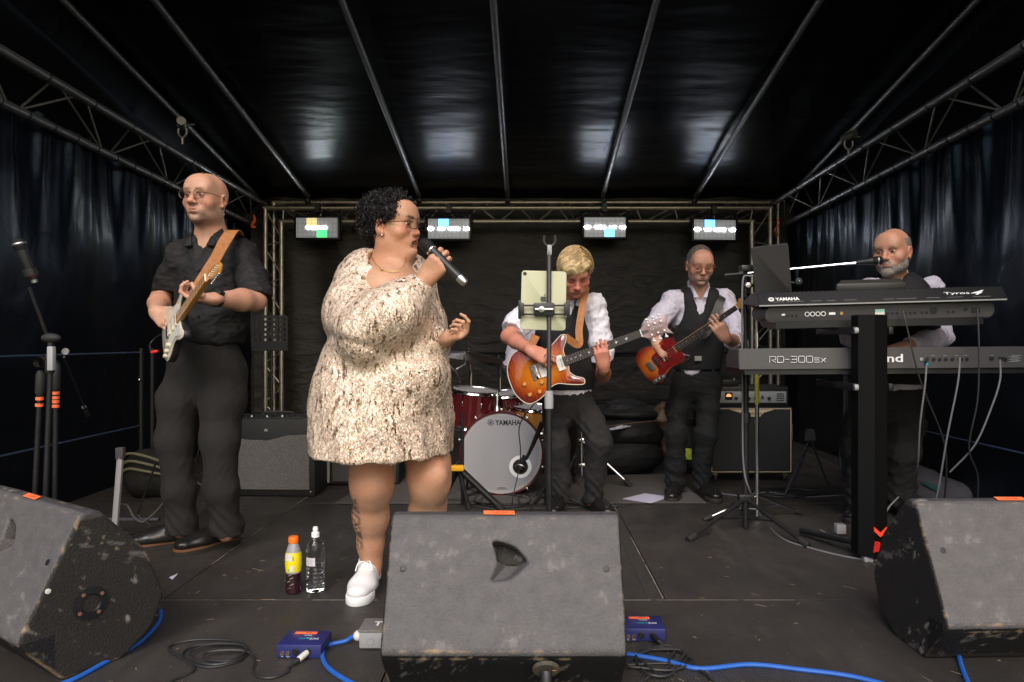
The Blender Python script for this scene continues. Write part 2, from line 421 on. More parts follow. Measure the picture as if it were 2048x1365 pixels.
sheet(320, 160, back_fn, 'back_curtain', tarp_mat('back tarp', (.027, .0245, .0225), .52, .8, 4.5, (1, 1, 2.2), 20, spec=.3, col2=(.050, .044, .040), dist=.026),
      'black creased tarpaulin hanging across the back of the stage', 'curtain', (0, 7.42, 0))
# dark flaps filling the eaves between side truss and roof
for sx, nm in ((-1, 'left'), (1, 'right')):
    def ev(U, V, sx=sx):
        Y_ = 7.6-5.1*U; z0 = 2.12+.027*(YB-Y_); z1 = ZR(Y_)+.06
        return sx*(3.06 if sx < 0 else 2.9)+.015*fnoise(Y_*2, V*2, 31)+0*V, Y_+0*V, z0+(z1-z0)*V
    sheet(90, 12, ev, 'eaves_flap', M['roofflap'] if 'roofflap' in M else tarp_mat('eaves tarp', (.002, .002, .0025), .8, .2, 5, spec=.12), f'black tarpaulin flap closing the gable above the {nm} truss', 'tarpaulin', (sx*2.9, 4, 2.4))
b = B()
for z in (.92, .42): b.tube([(-2.2+.0, 7.33, z), (2.5, 7.33, z)], .012, 6)
b.build('back_rail', 'black', label='black horizontal rails behind the band along the back curtain', cat='railing')

# ---------------------------------------------------------------- truss
def lace(b, A0, A1, C0, C1, step, r, ph=0):
    "zig-zag web between two chords given by end points"
    A0, A1, C0, C1 = map(Vector, (A0, A1, C0, C1)); L = (A1-A0).length; n = max(2, int(L/step)); 
    for i in range(n):
        t0, t1 = (i+.08)/n, (i+.92)/n; tm_ = (i+.5)/n
        if (i+ph) % 2 == 0: b.tube([A0.lerp(A1, t0), C0.lerp(C1, t1)], r, 6)
        else: b.tube([C0.lerp(C1, t0), A0.lerp(A1, t1)], r, 6)
def side_truss(sx, label):
    if sx < 0:
        U1, U0 = P(530, 407, YB), P(530-1050*.0, 0, 1); U0 = Vector((-2.78, 1.0, CAMH+ (683-407)/FOC*YB + .027*(YB-1.0)))
        U1 = Vector((-2.765, YB, CAMH+(683-409)/FOC*YB)); L1 = Vector((-2.88, YB, U1.z-.22)); T1 = Vector((U1.x*1.06, YB, 1.05+(U1.z-1.05)*1.06))
    else:
        U1 = Vector((2.56, YB, CAMH+(683-411)/FOC*YB)); L1 = Vector((2.69, YB, U1.z-.215)); T1 = Vector((U1.x*1.06, YB, 1.05+(U1.z-1.05)*1.06))
    dv = Vector((0, -6.3, .155))
    U0, L0, T0 = U1+dv, L1+dv, T1+dv
    t = thing('side_truss', label, 'truss', (U1.x, 4, U1.z-.25), 'lighting trusses carrying the tent roof')
    for a, c, r in ((U0, U1, .026), (L0, L1, .026), (T0, T1, .026)):
        b = B(); b.tube([a, c], r, 16); b.build('chord', 'alu', t)
    b = B(); lace(b, U0, U1, L0, L1, .40, .0065); lace(b, L0, L1, T0, T1, .40, .0065, 1); lace(b, U0, U1, T0, T1, .40, .0065)
    n = 22
    b.build('web', 'alu_dull', t)
    # black cable ties round the chords and eyelet hooks below
    b = B()
    for k in range(30):
        f = (k+.5)/30; p = L0.lerp(L1, f); d = dv.normalized(); b.cyl(p-d*.006, p+d*.006, .0285, n=14)
        if k % 2 == 0:
            p = U0.lerp(U1, f); b.cyl(p-d*.006, p+d*.006, .0285, n=14)
    b.build('cable_tie', 'black_pl', t).__setitem__('kind', 'stuff')
    return t
side_truss(-1, 'aluminium ladder truss along the top of the left curtain')
side_truss(1, 'aluminium ladder truss along the top of the right curtain')
M['alu_lit'] = mat('led-lit aluminium', (.52, .47, .39), .42, .85, var=.12, vscale=14, rvar=.1)  # led light on the back truss painted in as a brighter, warmer metal
# back goalpost truss
t = thing('goalpost_truss', 'aluminium goalpost truss framing the back of the stage with the light panels', 'truss', (-.1, 7.1, 0), 'lighting trusses carrying the tent roof')
Y1 = 7.10
o = [P(531, 990, Y1), P(531, 417, Y1), P(1541, 417, Y1), P(1541, 990, Y1)]; o[0].z = 0; o[3].z = 0
i_ = [P(563, 990, Y1), P(563, 444, Y1), P(1504, 444, Y1), P(1504, 990, Y1)]; i_[0].z = 0; i_[3].z = 0
k_ = [P(548, 0, 7.28), P(548, 406, 7.28), P(1556, 406, 7.28), P(1556, 0, 7.28)]; k_[0].z = 0; k_[3].z = 0
for ring in (o, i_, k_):
    for q, nm in ((0, 'post_chord'), (1, 'beam_chord'), (2, 'post_chord')):
        b = B(); a, c = ring[q], ring[q+1]
        if q == 1: b.tube([a-Vector((.02, 0, 0)), c+Vector((.02, 0, 0))], .0245, 16)
        else: b.tube([a, c], .0243, 16)
        b.build(nm, 'alu_lit', t)
b = B()
for q in range(3):
    for X_, Y_ in ((o, i_), (i_, k_), (k_, o)): lace(b, X_[q], X_[q+1], Y_[q], Y_[q+1], .2, .007, q)
b.build('web', 'alu_lit', t)
# couplers holding the roof poles
b = B()
for px in (500, 615, 838, 1015, 1208, 1390, 1585):
    p = P(px, 402, 7.12); b.box(p, (.05, .06, .05), bev=.008); b.tube([p+Vector((0, -.03, -.01)), p+Vector((0, -.05, -.05))], .008, 6)
b.build('coupler', 'black', t)
b = B(); p = P(1553, 452, 7.0); b.tube(spline([p+Vector((0, 0, .08)), p+Vector((.02, -.02, .02)), p+Vector((-.02, -.02, -.05)), p+Vector((.02, 0, -.10))], 6), .009, 8)
b.build('ratchet_strap', 'orange', label='orange strap knotted on the right corner post', cat='strap')
b = B(); p = P(508, 442, 7.0); b.tube(spline([p+Vector((0, 0, .05)), p+Vector((.015, -.02, .0)), p+Vector((-.015, -.02, -.06)), p+Vector((.015, 0, -.07))], 6), .013, 8)
b.build('ratchet_strap', 'orange', label='orange strap knotted by the left corner post', cat='strap')
# roof poles
POLES = [(-2.84, 'leftmost roof pole, beside the left truss'), (-2.27, 'second roof pole from the left'), (-1.137, 'third roof pole from the left, above the singer'),
         (-.21, 'middle roof pole, nearly upright in the picture'), (.79, 'roof pole right of the middle one'), (1.80, 'second roof pole from the right, over the bassist'), (2.75, 'rightmost roof pole, beside the right truss')]
for x, lb in POLES:
    b = B(); xb = x
    x1 = {-2.27: -2.30, 1.80: 1.765}.get(x, x)
    a, c = Vector((x, 2.45, ZR(2.45))), Vector((x1, YB-.02, ZR(YB)))
    b.tube([a.lerp(c, k/8.0) for k in range(9)], .024, 16)
    b.build('roof_pole', 'alu', label='grey metal '+lb, cat='pole', group='metal poles under the tent roof')
for px, py, sx in ((365, 250, -1), (1697, 275, 1)):
    t = thing('pole_joint', 'cluster of clamps and a shackle hanging where the %s roof pole meets its joint' % ('leftmost' if sx < 0 else 'rightmost'), 'clamp', (0, 0, 0))
    Y_ = 5.15 if sx < 0 else 5.3; p = P(px, py, Y_); t.location = p; t['_o'] = tuple(p)
    b = B(); b.tube([p+Vector((-.02, .05, 0)), p+Vector((.02, -.06, .01))], .032, 12); b.cyl(p+Vector((-.04, 0, -.01)), p+Vector((.09, 0, .0)), .009)
    b.box(p+Vector((.0, 0, .03)), (.04, .05, .02)); b.build('clamp', 'alu_dull', t)
    b = B(); b.tube(spline([p+Vector((-.03, 0, -.03)), p+Vector((-.03, 0, -.07)), p+Vector((0, 0, -.10)), p+Vector((.03, 0, -.07)), p+Vector((.03, 0, -.03))], 5), .009, 8)
    b.tube([p+Vector((0, 0, -.10)), p+Vector((0, 0, -.15))], .012, 8)
    b.build('shackle', 'alu_dull', t)

# ---------------------------------------------------------------- LED strobe panels
def led_mat(col=(.42, .42, .42), e=.42, name='led lens grid'):
    m = bpy.data.materials.new(name); m.use_nodes = True; t = m.node_tree; p = t.nodes['Principled BSDF']
    tc = _n(t, 'ShaderNodeTexCoord'); mp = _n(t, 'ShaderNodeMapping'); mp.inputs['Scale'].default_value = (75, 75, 75)
    t.links.new(tc.outputs['Object'], mp.inputs[0]); fr = _n(t, 'ShaderNodeVectorMath', operation='FRACTION'); t.links.new(mp.outputs[0], fr.inputs[0])
    sp = _n(t, 'ShaderNodeSeparateXYZ'); t.links.new(fr.outputs[0], sp.inputs[0])
    a = _n(t, 'ShaderNodeMath', operation='GREATER_THAN'); a.inputs[1].default_value = .28; t.links.new(sp.outputs[0], a.inputs[0])
    c = _n(t, 'ShaderNodeMath', operation='GREATER_THAN'); c.inputs[1].default_value = .28; t.links.new(sp.outputs[2], c.inputs[0])
    ml = _n(t, 'ShaderNodeMath', operation='MULTIPLY'); t.links.new(a.outputs[0], ml.inputs[0]); t.links.new(c.outputs[0], ml.inputs[1])
    mx = _n(t, 'ShaderNodeMix', data_type='RGBA'); mx.inputs[6].default_value = (.03, .03, .03, 1); mx.inputs[7].default_value = (*col, 1)
    t.links.new(ml.outputs[0], mx.inputs[0]); t.links.new(mx.outputs[2], p.inputs['Base Color'])
    t.links.new(mx.outputs[2], p.inputs['Emission Color']); p.inputs['Emission Strength'].default_value = e
    p.inputs['Roughness'].default_value = .3; return m
M['led'] = led_mat()
M['lit'] = mat('lit white leds', (1, 1, 1), .4, emit=(.93, .95, 1), estr=48)
M['lit_y'] = led_mat((1, .82, .32), 1.1, 'lit yellow leds')
M['lit_g'] = led_mat((.03, .75, .14), 3.0, 'lit green leds')
M['lit_b'] = led_mat((.10, .45, 1.0), 4.5, 'lit blue leds')
def led_panel(cx, cy, bars, cells, label, tilt=0):
    Y_ = 7.0; c = P(cx, cy, Y_); s = Y_/FOC; W, H = 82*s, 39*s
    t = thing('light_panel', label, 'stage light', c+Vector((0, .05, -.12)), 'led light panels along the back truss')
    rot = Matrix.Rotation(R(tilt), 3, 'Y')
    def at(x, z, y): return c+rot @ Vector((x, y, z))
    b = B(); fw = .022
    b.box(at(0, 0, .065), (W+2*fw, .1, H+2*fw), rot, .006)
    b.build('housing', 'black', t)
    b = B(); b.box(at(0, 0, .012), (W, .012, H), rot); scr = b.build('lens', 'led', t, smooth=False)
    for x0, x1 in bars:
        b = B(); b.box(at((x0+x1)/2*W-W/2, -.0*H+.0, .004), ((x1-x0)*W, .008, .085*H*1.2), rot); b.build('lit_bar', 'lit', t)
    for x0, x1, z0, z1, mm in cells:
        b = B(); b.box(at((x0+x1)/2*W-W/2, (z0+z1)/2*H-H/2, .005), ((x1-x0)*W-.002, .004, (z1-z0)*H-.002), rot); b.build('lit_cell', mm, t)
    b = B(); pts = [at(-W/2-.03, -.03, .05), at(-W/2-.03, H/2+.07, .05), at(W/2+.03, H/2+.07, .05), at(W/2+.03, -.03, .05)]
    for q in range(3): b.tube([pts[q], pts[q+1]], .008, 6)
    b.box(at(0, H/2+.11, .05), (.05, .06, .09)); b.build('bracket', 'black', t)
led_panel(633, 456, [(.25, .75)], [(.25, .5, .56, 1, 'lit_y'), (.5, .75, 0, .42, 'lit_g')], 'led panel left of the singer with yellow and green cells lit')
led_panel(897, 458, [(.0, .13), (.25, .4), (.5, .76), (.87, 1)], [(.25, .5, .56, 1, 'lit_b')], "led panel just behind the singer's face with an upper blue cell")
led_panel(1210, 455, [(.0, .15), (.25, .52), (.62, .77), (.87, 1)], [(.49, .74, 0, .43, 'lit_b')], 'led panel above the blond guitarist with a lower blue cell')
led_panel(1430, 460, [(.0, .14), (.25, .4), (.49, .76), (.86, 1)], [(.25, .5, .56, 1, 'lit_b')], 'led panel above the bassist with an upper blue cell', tilt=.8)
# ================================================================ implicit-surface body builder
BIG = 9.0
def V3(p): return np.array([p[0], p[1], p[2]], float)
class SDF:
    def __init__(s, lo, hi, h):
        s.h = h; s.lo = V3(lo); n = np.ceil((V3(hi)-s.lo)/h).astype(int)+1; s.n = n
        s.ax = [(s.lo[i]+h*np.arange(n[i])).astype(np.float32) for i in range(3)]
        s.d = np.full(tuple(n), BIG, np.float32)
    def _sl(s, lo, hi):
        i0 = np.clip(np.floor((np.array(lo)-s.lo)/s.h).astype(int), 0, s.n-1); i1 = np.clip(np.ceil((np.array(hi)-s.lo)/s.h).astype(int)+1, 1, s.n)
        sl = tuple(slice(i0[i], max(i1[i], i0[i]+1)) for i in range(3))
        return sl, s.ax[0][sl[0]][:, None, None], s.ax[1][sl[1]][None, :, None], s.ax[2][sl[2]][None, None, :]
    def _mix(s, sl, d, k, op):
        a = s.d[sl]
        if op == 'sub': d = -d
        if op == 'add':
            if k <= 0: r = np.minimum(a, d)
            else:
                h = np.maximum(k-np.abs(a-d), 0)/k; r = np.minimum(a, d)-h*h*k*.25
        else:
            if k <= 0: r = np.maximum(a, d)
            else:
                h = np.maximum(k-np.abs(a-d), 0)/k; r = np.maximum(a, d)+h*h*k*.25
        s.d[sl] = r
    def cone(s, a, b, ra, rb, k=.02, op='add', flat=None, q=1.0):
        a, b = V3(a), V3(b); m = max(ra, rb)+k+3*s.h
        sl, X, Y_, Z = s._sl(np.minimum(a, b)-m, np.maximum(a, b)+m)
        ab = b-a; L2 = max(float(ab@ab), 1e-12)
        x, y, z = X-np.float32(a[0]), Y_-np.float32(a[1]), Z-np.float32(a[2])
        t = np.clip((x*ab[0]+y*ab[1]+z*ab[2])/L2, 0, 1).astype(np.float32)
        x, y, z = x-t*ab[0], y-t*ab[1], z-t*ab[2]
        r2 = x*x+y*y+z*z
        if flat is not None:
            f = V3(flat); f = f/np.linalg.norm(f); u = x*f[0]+y*f[1]+z*f[2]; r2 = r2+(1/(q*q)-1)*u*u
            d = (np.sqrt(r2)-(ra+(rb-ra)*t))*(q if q < 1 else 1)
            if q < 1: d = (np.sqrt(r2)-(ra+(rb-ra)*t))*(.5+.5*q)
        else: d = np.sqrt(r2)-(ra+(rb-ra)*t)
        s._mix(sl, d.astype(np.float32), k, op); return s
    def chain(s, pts, rs, k=.02, op='add', flat=None, q=1.0):
        for i in range(len(pts)-1): s.cone(pts[i], pts[i+1], rs[i], rs[i+1], k, op, flat, q)
        return s
    def ell(s, c, r, rot=None, k=.02, op='add'):
        c = V3(c); r = np.array(r if hasattr(r, '__len__') else (r, r, r), float); m = max(r)+k+3*s.h
        sl, X, Y_, Z = s._sl(c-m, c+m)
        x, y, z = X-np.float32(c[0]), Y_-np.float32(c[1]), Z-np.float32(c[2])
        if rot is not None:
            q = np.array(rot).astype(np.float32); x, y, z = (x*q[0, 0]+y*q[1, 0]+z*q[2, 0], x*q[0, 1]+y*q[1, 1]+z*q[2, 1], x*q[0, 2]+y*q[1, 2]+z*q[2, 2])
        k0 = np.sqrt((x/r[0])**2+(y/r[1])**2+(z/r[2])**2); k1 = np.sqrt((x/r[0]**2)**2+(y/r[1]**2)**2+(z/r[2]**2)**2)+1e-9
        d = k0*(k0-1)/k1
        s._mix(sl, d.astype(np.float32), k, op); return s
    def plane(s, p, n, k=.0):
        "keep the side the normal points AWAY from"
        p, n = V3(p), V3(n); n = n/np.linalg.norm(n)
        d = ((s.ax[0]-p[0])*n[0])[:, None, None]+((s.ax[1]-p[1])*n[1])[None, :, None]+((s.ax[2]-p[2])*n[2])[None, None, :]
        s._mix((slice(None),)*3, d.astype(np.float32), k, 'int'); return s
    def cutbox(s, p, n, rad, c=None):
        "local plane cut: only within rad of p (for cuffs)"
        p, n = V3(p), V3(n); n = n/np.linalg.norm(n)
        sl, X, Y_, Z = s._sl(p-rad, p+rad)
        x, y, z = X-p[0], Y_-p[1], Z-p[2]; d = x*n[0]+y*n[1]+z*n[2]; r2 = x*x+y*y+z*z
        a = s.d[sl]; s.d[sl] = np.where(r2 < rad*rad, np.maximum(a, d), a).astype(np.float32); return s
    def mesh(s):
        d = s.d; h = s.h
        ins = d < 0
        n0, n1, n2 = d.shape
        cnt = np.zeros((n0-1, n1-1, n2-1), np.int8)
        for i in (0, 1):
            for j in (0, 1):
                for k in (0, 1): cnt += ins[i:n0-1+i, j:n1-1+j, k:n2-1+k]
        act = np.argwhere((cnt > 0) & (cnt < 8)); idx = np.full(cnt.shape, -1, np.int32); idx[act[:, 0], act[:, 1], act[:, 2]] = np.arange(len(act))
        c = {}
        for i in (0, 1):
            for j in (0, 1):
                for k in (0, 1): c[i, j, k] = d[act[:, 0]+i, act[:, 1]+j, act[:, 2]+k]
        acc = np.zeros((len(act), 3)); num = np.zeros(len(act))
        for a in c:
            for ax in range(3):
                if a[ax] == 0:
                    b_ = list(a); b_[ax] = 1; b_ = tuple(b_); da, db = c[a], c[b_]; m = (da < 0) != (db < 0)
                    t = np.where(m, da/np.where(m, da-db, 1), 0); p = np.tile(np.array(a, float), (len(act), 1)); p[:, ax] += t
                    acc[m] += p[m]; num[m] += 1
        vs = s.lo+(act+acc/num[:, None])*h
        fs = []
        for ax in range(3):
            sl0 = [slice(None)]*3; sl1 = [slice(None)]*3; sl0[ax] = slice(0, -1); sl1[ax] = slice(1, None)
            a, b_ = ins[tuple(sl0)], ins[tuple(sl1)]; e = np.argwhere(a != b_)
            u, v = (ax+1) % 3, (ax+2) % 3
            e = e[(e[:, u] > 0) & (e[:, v] > 0) & (e[:, u] < idx.shape[u]) & (e[:, v] < idx.shape[v])]
            def I(du, dv):
                q = e.copy(); q[:, u] -= du; q[:, v] -= dv; return idx[q[:, 0], q[:, 1], q[:, 2]]
            q = np.stack([I(1, 1), I(0, 1), I(0, 0), I(1, 0)], 1); fl = ~a[e[:, 0], e[:, 1], e[:, 2]]
            q[fl] = q[fl][:, ::-1]; fs.append(q)
        f = np.concatenate(fs); f = f[(f >= 0).all(1)]
        return vs, f
def vnormals(vs, f):
    a, b, c, d = (vs[f[:, i]] for i in range(4)); n = np.cross(c-a, d-b); out = np.zeros_like(vs)
    for i in range(4):
        for k in range(3): out[:, k] += np.bincount(f[:, i], n[:, k], len(vs))
    return out/(np.linalg.norm(out, axis=1)[:, None]+1e-12)
def smooth(vs, f, it=1, lam=.5):
    for _ in range(it):
        acc = np.zeros_like(vs); cnt = np.zeros(len(vs))
        for i in range(4):
            for dj in (1, 3):
                j = (i+dj) % 4
                for k in range(3): acc[:, k] += np.bincount(f[:, i], vs[f[:, j], k], len(vs))
                cnt += np.bincount(f[:, i], minlength=len(vs))
        vs = vs*(1-lam)+lam*acc/np.maximum(cnt, 1)[:, None]
    return vs
def npmesh(name, vs, f, mt, org, parent=None, col=None, **k):
    me = bpy.data.meshes.new(name); vs = vs-np.array(org)
    me.vertices.add(len(vs)); me.vertices.foreach_set('co', vs.astype(np.float32).ravel())
    n = len(f); me.loops.add(n*4); me.loops.foreach_set('vertex_index', f.astype(np.int32).ravel())
    me.polygons.add(n); me.polygons.foreach_set('loop_start', np.arange(0, n*4, 4, dtype=np.int32)); me.polygons.foreach_set('loop_total', np.full(n, 4, np.int32))
    me.polygons.foreach_set('use_smooth', np.ones(n, bool)); me.update(calc_edges=True)
    me.materials.append(M[mt] if isinstance(mt, str) else mt)
    if col is not None:
        at = me.color_attributes.new('Col', 'FLOAT_COLOR', 'POINT'); at.data.foreach_set('color', np.concatenate([col, np.ones((len(col), 1))], 1).astype(np.float32).ravel())
    return link(name, me, org, parent, **k)
def wrinkle(vs, nrm, amp, freq, seed, direc=(0, 0, 1), aniso=3.0):
    "cloth folds: ridges that run along direc"
    d = V3(direc); d /= np.linalg.norm(d); r_ = np.random.RandomState(seed); o = np.zeros(len(vs)); a = 1.; f = freq
    u = np.cross(d, [0.3, 1, .2]); u /= np.linalg.norm(u); v = np.cross(d, u)
    al, uu, vv = vs@d, vs@u, vs@v
    for k in range(4):
        for q in range(3):
            c1, c2, c3 = r_.uniform(-1, 1, 3); ph = r_.uniform(0, 6.3)
            w_ = np.sin(f*(c1*uu+c2*vv+c3*al/aniso)+ph+1.5*np.sin(f*.45*(c2*uu-c1*vv+al*.5)+ph*1.7)); o += a*(1-np.abs(w_))**1.5
        a *= .55; f *= 1.9
    o -= o.mean(); return vs+nrm*(o*amp)[:, None]

def fr(yaw, pitch=0, roll=0):
    "orientation: yaw>0 turns to the viewer's right; yaw 0 faces the camera (-Y). columns: right-hand x (viewer's right), forward, up"
    m = Matrix.Rotation(R(yaw), 3, 'Z') @ Matrix(((1, 0, 0), (0, -1, 0), (0, 0, 1)))
    # local x = viewer right, local y = forward (towards camera), local z = up  (left-handed on purpose, mirror symmetric)
    rx = Matrix.Rotation(R(pitch), 3, 'X')      # pitch>0 looks down in local frame
    ry = Matrix.Rotation(R(roll), 3, 'Y')
    return m @ Matrix.Rotation(R(-pitch), 3, 'X') @ ry

SK = dict(light=(.52, .27, .17), lip=(.42, .13, .10))
class Head:
    def __init__(s, c, rot, sc_): s.c = Vector(c); s.r = rot; s.s = sc_
    def p(s, x, y, z): return s.c+s.r @ Vector((x, y, z))*s.s
    def inv(s, vs): return ((vs-np.array(s.c)) @ np.array(s.r))/s.s
    def ell(s, S, c, r, k=.012, op='add', tilt=None):
        rot = s.r if tilt is None else s.r @ tilt
        S.ell(s.p(*c), [q*s.s for q in r], rot, k*s.s, op)
    def cone(s, S, a, b, ra, rb, k=.01, op='add'): S.cone(s.p(*a), s.p(*b), ra*s.s, rb*s.s, k*s.s, op)
def head_shape(S, H, jaw=1.0, open_=0.0, nose=1.0, cheek=0.0, gaunt=0.0, dchin=0.0, brow=1.0, ears=True, nl=0, cf=0):
    e = H.ell; c = H.cone
    e(S, (0, -.014, .028), (.0755, .096, .089), .0)
    e(S, (0, .022, -.02), (.066*(1-.05*gaunt), .068, .085), .03)
    e(S, (0, .022, -.072), (.054*jaw, .052, .040), .03)
    for sx in (-1, 1): e(S, (sx*.043*jaw, .0, -.066), (.016, .032, .026), .025)
    e(S, (0, .068+cf, -.100), (.022*jaw, .018, .016), .022)
    if dchin: e(S, (0, .03, -.118), (.045, .05, .028), .03)
    c(S, (-.036, .079, .020), (.036, .079, .020), .010*brow, .010*brow, .014)
    e(S, (0, .066, .048), (.056, .030, .042), .045)
    for sx in (-1, 1):
        e(S, (sx*.046, .056, -.030), (.022+.01*cheek, .024+.006*cheek, .022+.008*cheek), .022)
        e(S, (sx*.031, .098, -.001), (.020, .018, .0140), .012, 'sub')
        e(S, (sx*.031, .074, -.001), (.0155, .0165, .0120), .003)          # eyelids
        c(S, (sx*.015, .091, .013), (sx*.045, .081, .013), .0045, .004, .006)
    # nose
    c(S, (0, .088, .010), (0, .106-nl, -.030), .0078*nose, .0105*nose, .012)
    e(S, (0, .110-nl, -.034), (.0115*nose, .0125*nose, .0100*nose), .008)
    for sx in (-1, 1):
        e(S, (sx*.0125*nose, .100-nl*.6, -.038), (.0078*nose, .0105, .0078), .006)
        e(S, (sx*.0065*nose, .1065-nl, -.0455), (.0040, .0055, .004), .003, 'sub')
    for sx in (-1, 1): c(S, (sx*.019, .098, -.044), (sx*.031, .083, -.078), .0014, .0012, .007, 'sub'); c(S, (sx*.020, .089, -.020), (sx*.040, .078, -.017), .0012, .0012, .006, 'sub')
    # mouth
    e(S, (0, .070, -.066), (.038, .026, .026), .016)
    z = -.064; op = open_
    c(S, (-.025, .085, z-.002), (-.005, .0955, z+.0030), .0028, .0042, .005); c(S, (.025, .085, z-.002), (.005, .0955, z+.0030), .0028, .0042, .005)
    c(S, (-.005, .0955, z+.0030), (.005, .0955, z+.0030), .0042, .0042, .003)
    c(S, (-.022, .085, z-.006-op), (0, .0930, z-.0105-op*1.6), .0030, .0050, .005); c(S, (.022, .085, z-.006-op), (0, .0930, z-.0105-op*1.6), .0030, .0050, .005)
    if op > 0: e(S, (0, .096, z-.0025-op*.7), (.017, .022, .003+op*.8), .002, 'sub')
    else: c(S, (-.024, .093, z-.0035), (.024, .093, z-.0035), .0014, .0014, .003, 'sub'); 
    e(S, (0, .088, -.086), (.018, .008, .004), .010, 'sub')
    if ears:
        for sx in (-1, 1):
            T = Matrix.Rotation(R(8*sx), 3, 'Y') @ Matrix.Rotation(R(-14), 3, 'X')
            e(S, (sx*.0795, -.010, -.006), (.0075, .0185, .0315), .006, 'add', T)
            e(S, (sx*.0855, -.004, -.002), (.0065, .0100, .0190), .004, 'sub', T)
            e(S, (sx*.0800, .000, -.031), (.0065, .009, .0095), .004)
def blob(L, c, r, soft=.35, mir=True):
    "soft mask around ellipsoid in head coordinates"
    def one(cc):
        q = np.sqrt((((L-np.array(cc))/np.array(r))**2).sum(1)); return np.clip((1+soft-q)/(2*soft), 0, 1)
    m = one(c)
    if mir and abs(c[0]) > 1e-6: m = np.maximum(m, one((-c[0], c[1], c[2])))
    return m
def paint(col, m, c, a=1.0): m = (m*a)[:, None]; return col*(1-m)+np.array(c)*m
def head_paint(col, H, vs, skin, blush=.25, stub=0.0, stubc=(.2, .17, .15), browc=(.05, .03, .02), browa=.9, lip=(.36, .10, .08), lipa=.8, nz=None, open_=0):
    L = H.inv(vs); near = (np.abs(L) < .2).all(1)
    nn = nz if nz is not None else 0
    col = paint(col, blob(L, (.043, .075, -.028), (.028, .035, .028), .8)*near, (skin[0]*1.08, skin[1]*.72, skin[2]*.68), blush)
    col = paint(col, blob(L, (0, .115, -.034), (.018, .02, .018), .7)*near, (skin[0]*1.05, skin[1]*.7, skin[2]*.66), blush*1.1)
    col = paint(col, blob(L, (.082, -.008, -.006), (.012, .02, .03), .5)*near, (skin[0]*1.05, skin[1]*.68, skin[2]*.62), .5)
    col = paint(col, blob(L, (.031, .088, -.001), (.019, .03, .012), .7)*near, (skin[0]*.72, skin[1]*.58, skin[2]*.55), .45)
    if stub > 0:
        m = blob(L, (0, .055, -.088), (.058, .062, .040), .28)*(1-blob(L, (0, .1, -.066), (.022, .03, .010), .4))*near
        m = np.maximum(m, blob(L, (.056, .025, -.058), (.02, .04, .034), .4)*near); m = np.maximum(m, blob(L, (0, .1, -.052), (.026, .022, .007), .4)*near)
        col = paint(col, m*(1+.3*nn), stubc, stub)
    col = paint(col, blob(L, (.019, .088, .0235), (.010, .022, .0055), .4)*near, browc, browa)
    col = paint(col, blob(L, (.035, .080, .0255), (.014, .028, .0052), .4)*near, browc, browa)
    lm = np.maximum(blob(L, (0, .10, -.0605), (.024, .020, .0042), .3), blob(L, (0, .10, -.0745-open_*1.6), (.020, .020, .0052), .3))*near
    col = paint(col, lm, lip, lipa)
    col = paint(col, blob(L, (0, .10, -.0675-open_*.7), (.0240, .022, .0014+open_*.75), .3)*near, (.035, .01, .01), .9)
    col = paint(col, blob(L, (.031, .092, .0072), (.0165, .025, .0026), .5)*near, (.05, .03, .025), .75)
    return col
def eyes(H, parent, iris=(.05, .03, .02), look=(0, 0), lidded=.55, size=.0102):
    vsm = mat('eyeball', (.62, .58, .55), .15, coat=.3, attr=True)
    for sx in (-1, 1):
        n = 22; vs = []; c = 0; dk = lidded < .3
        b = B(); b.sph((0, 0, 0), 1, n); v = b.v[0]; 
        d = np.array([look[0]*1.0, 1.0, look[1]]); d /= np.linalg.norm(d); dd = v@d
        col = np.tile(np.array([.42, .37, .34]), (len(v), 1)); col[dd > .72] = iris; col[dd > .93] = (.004, .004, .004)
        w3 = v*np.array([.0128, .0122, .0122*lidded])
        wv = np.array([list(H.p(sx*.031+q[0], (.0795 if dk else .0812)+q[1], (-.004 if dk else -.0012)+q[2])) for q in w3]); col = np.full_like(col, .03) if dk else col
        npmesh('eye', wv, np.array([f if len(f) == 4 else list(f)+[f[-1]] for f in b.f]), vsm, parent['_o'], parent, col)

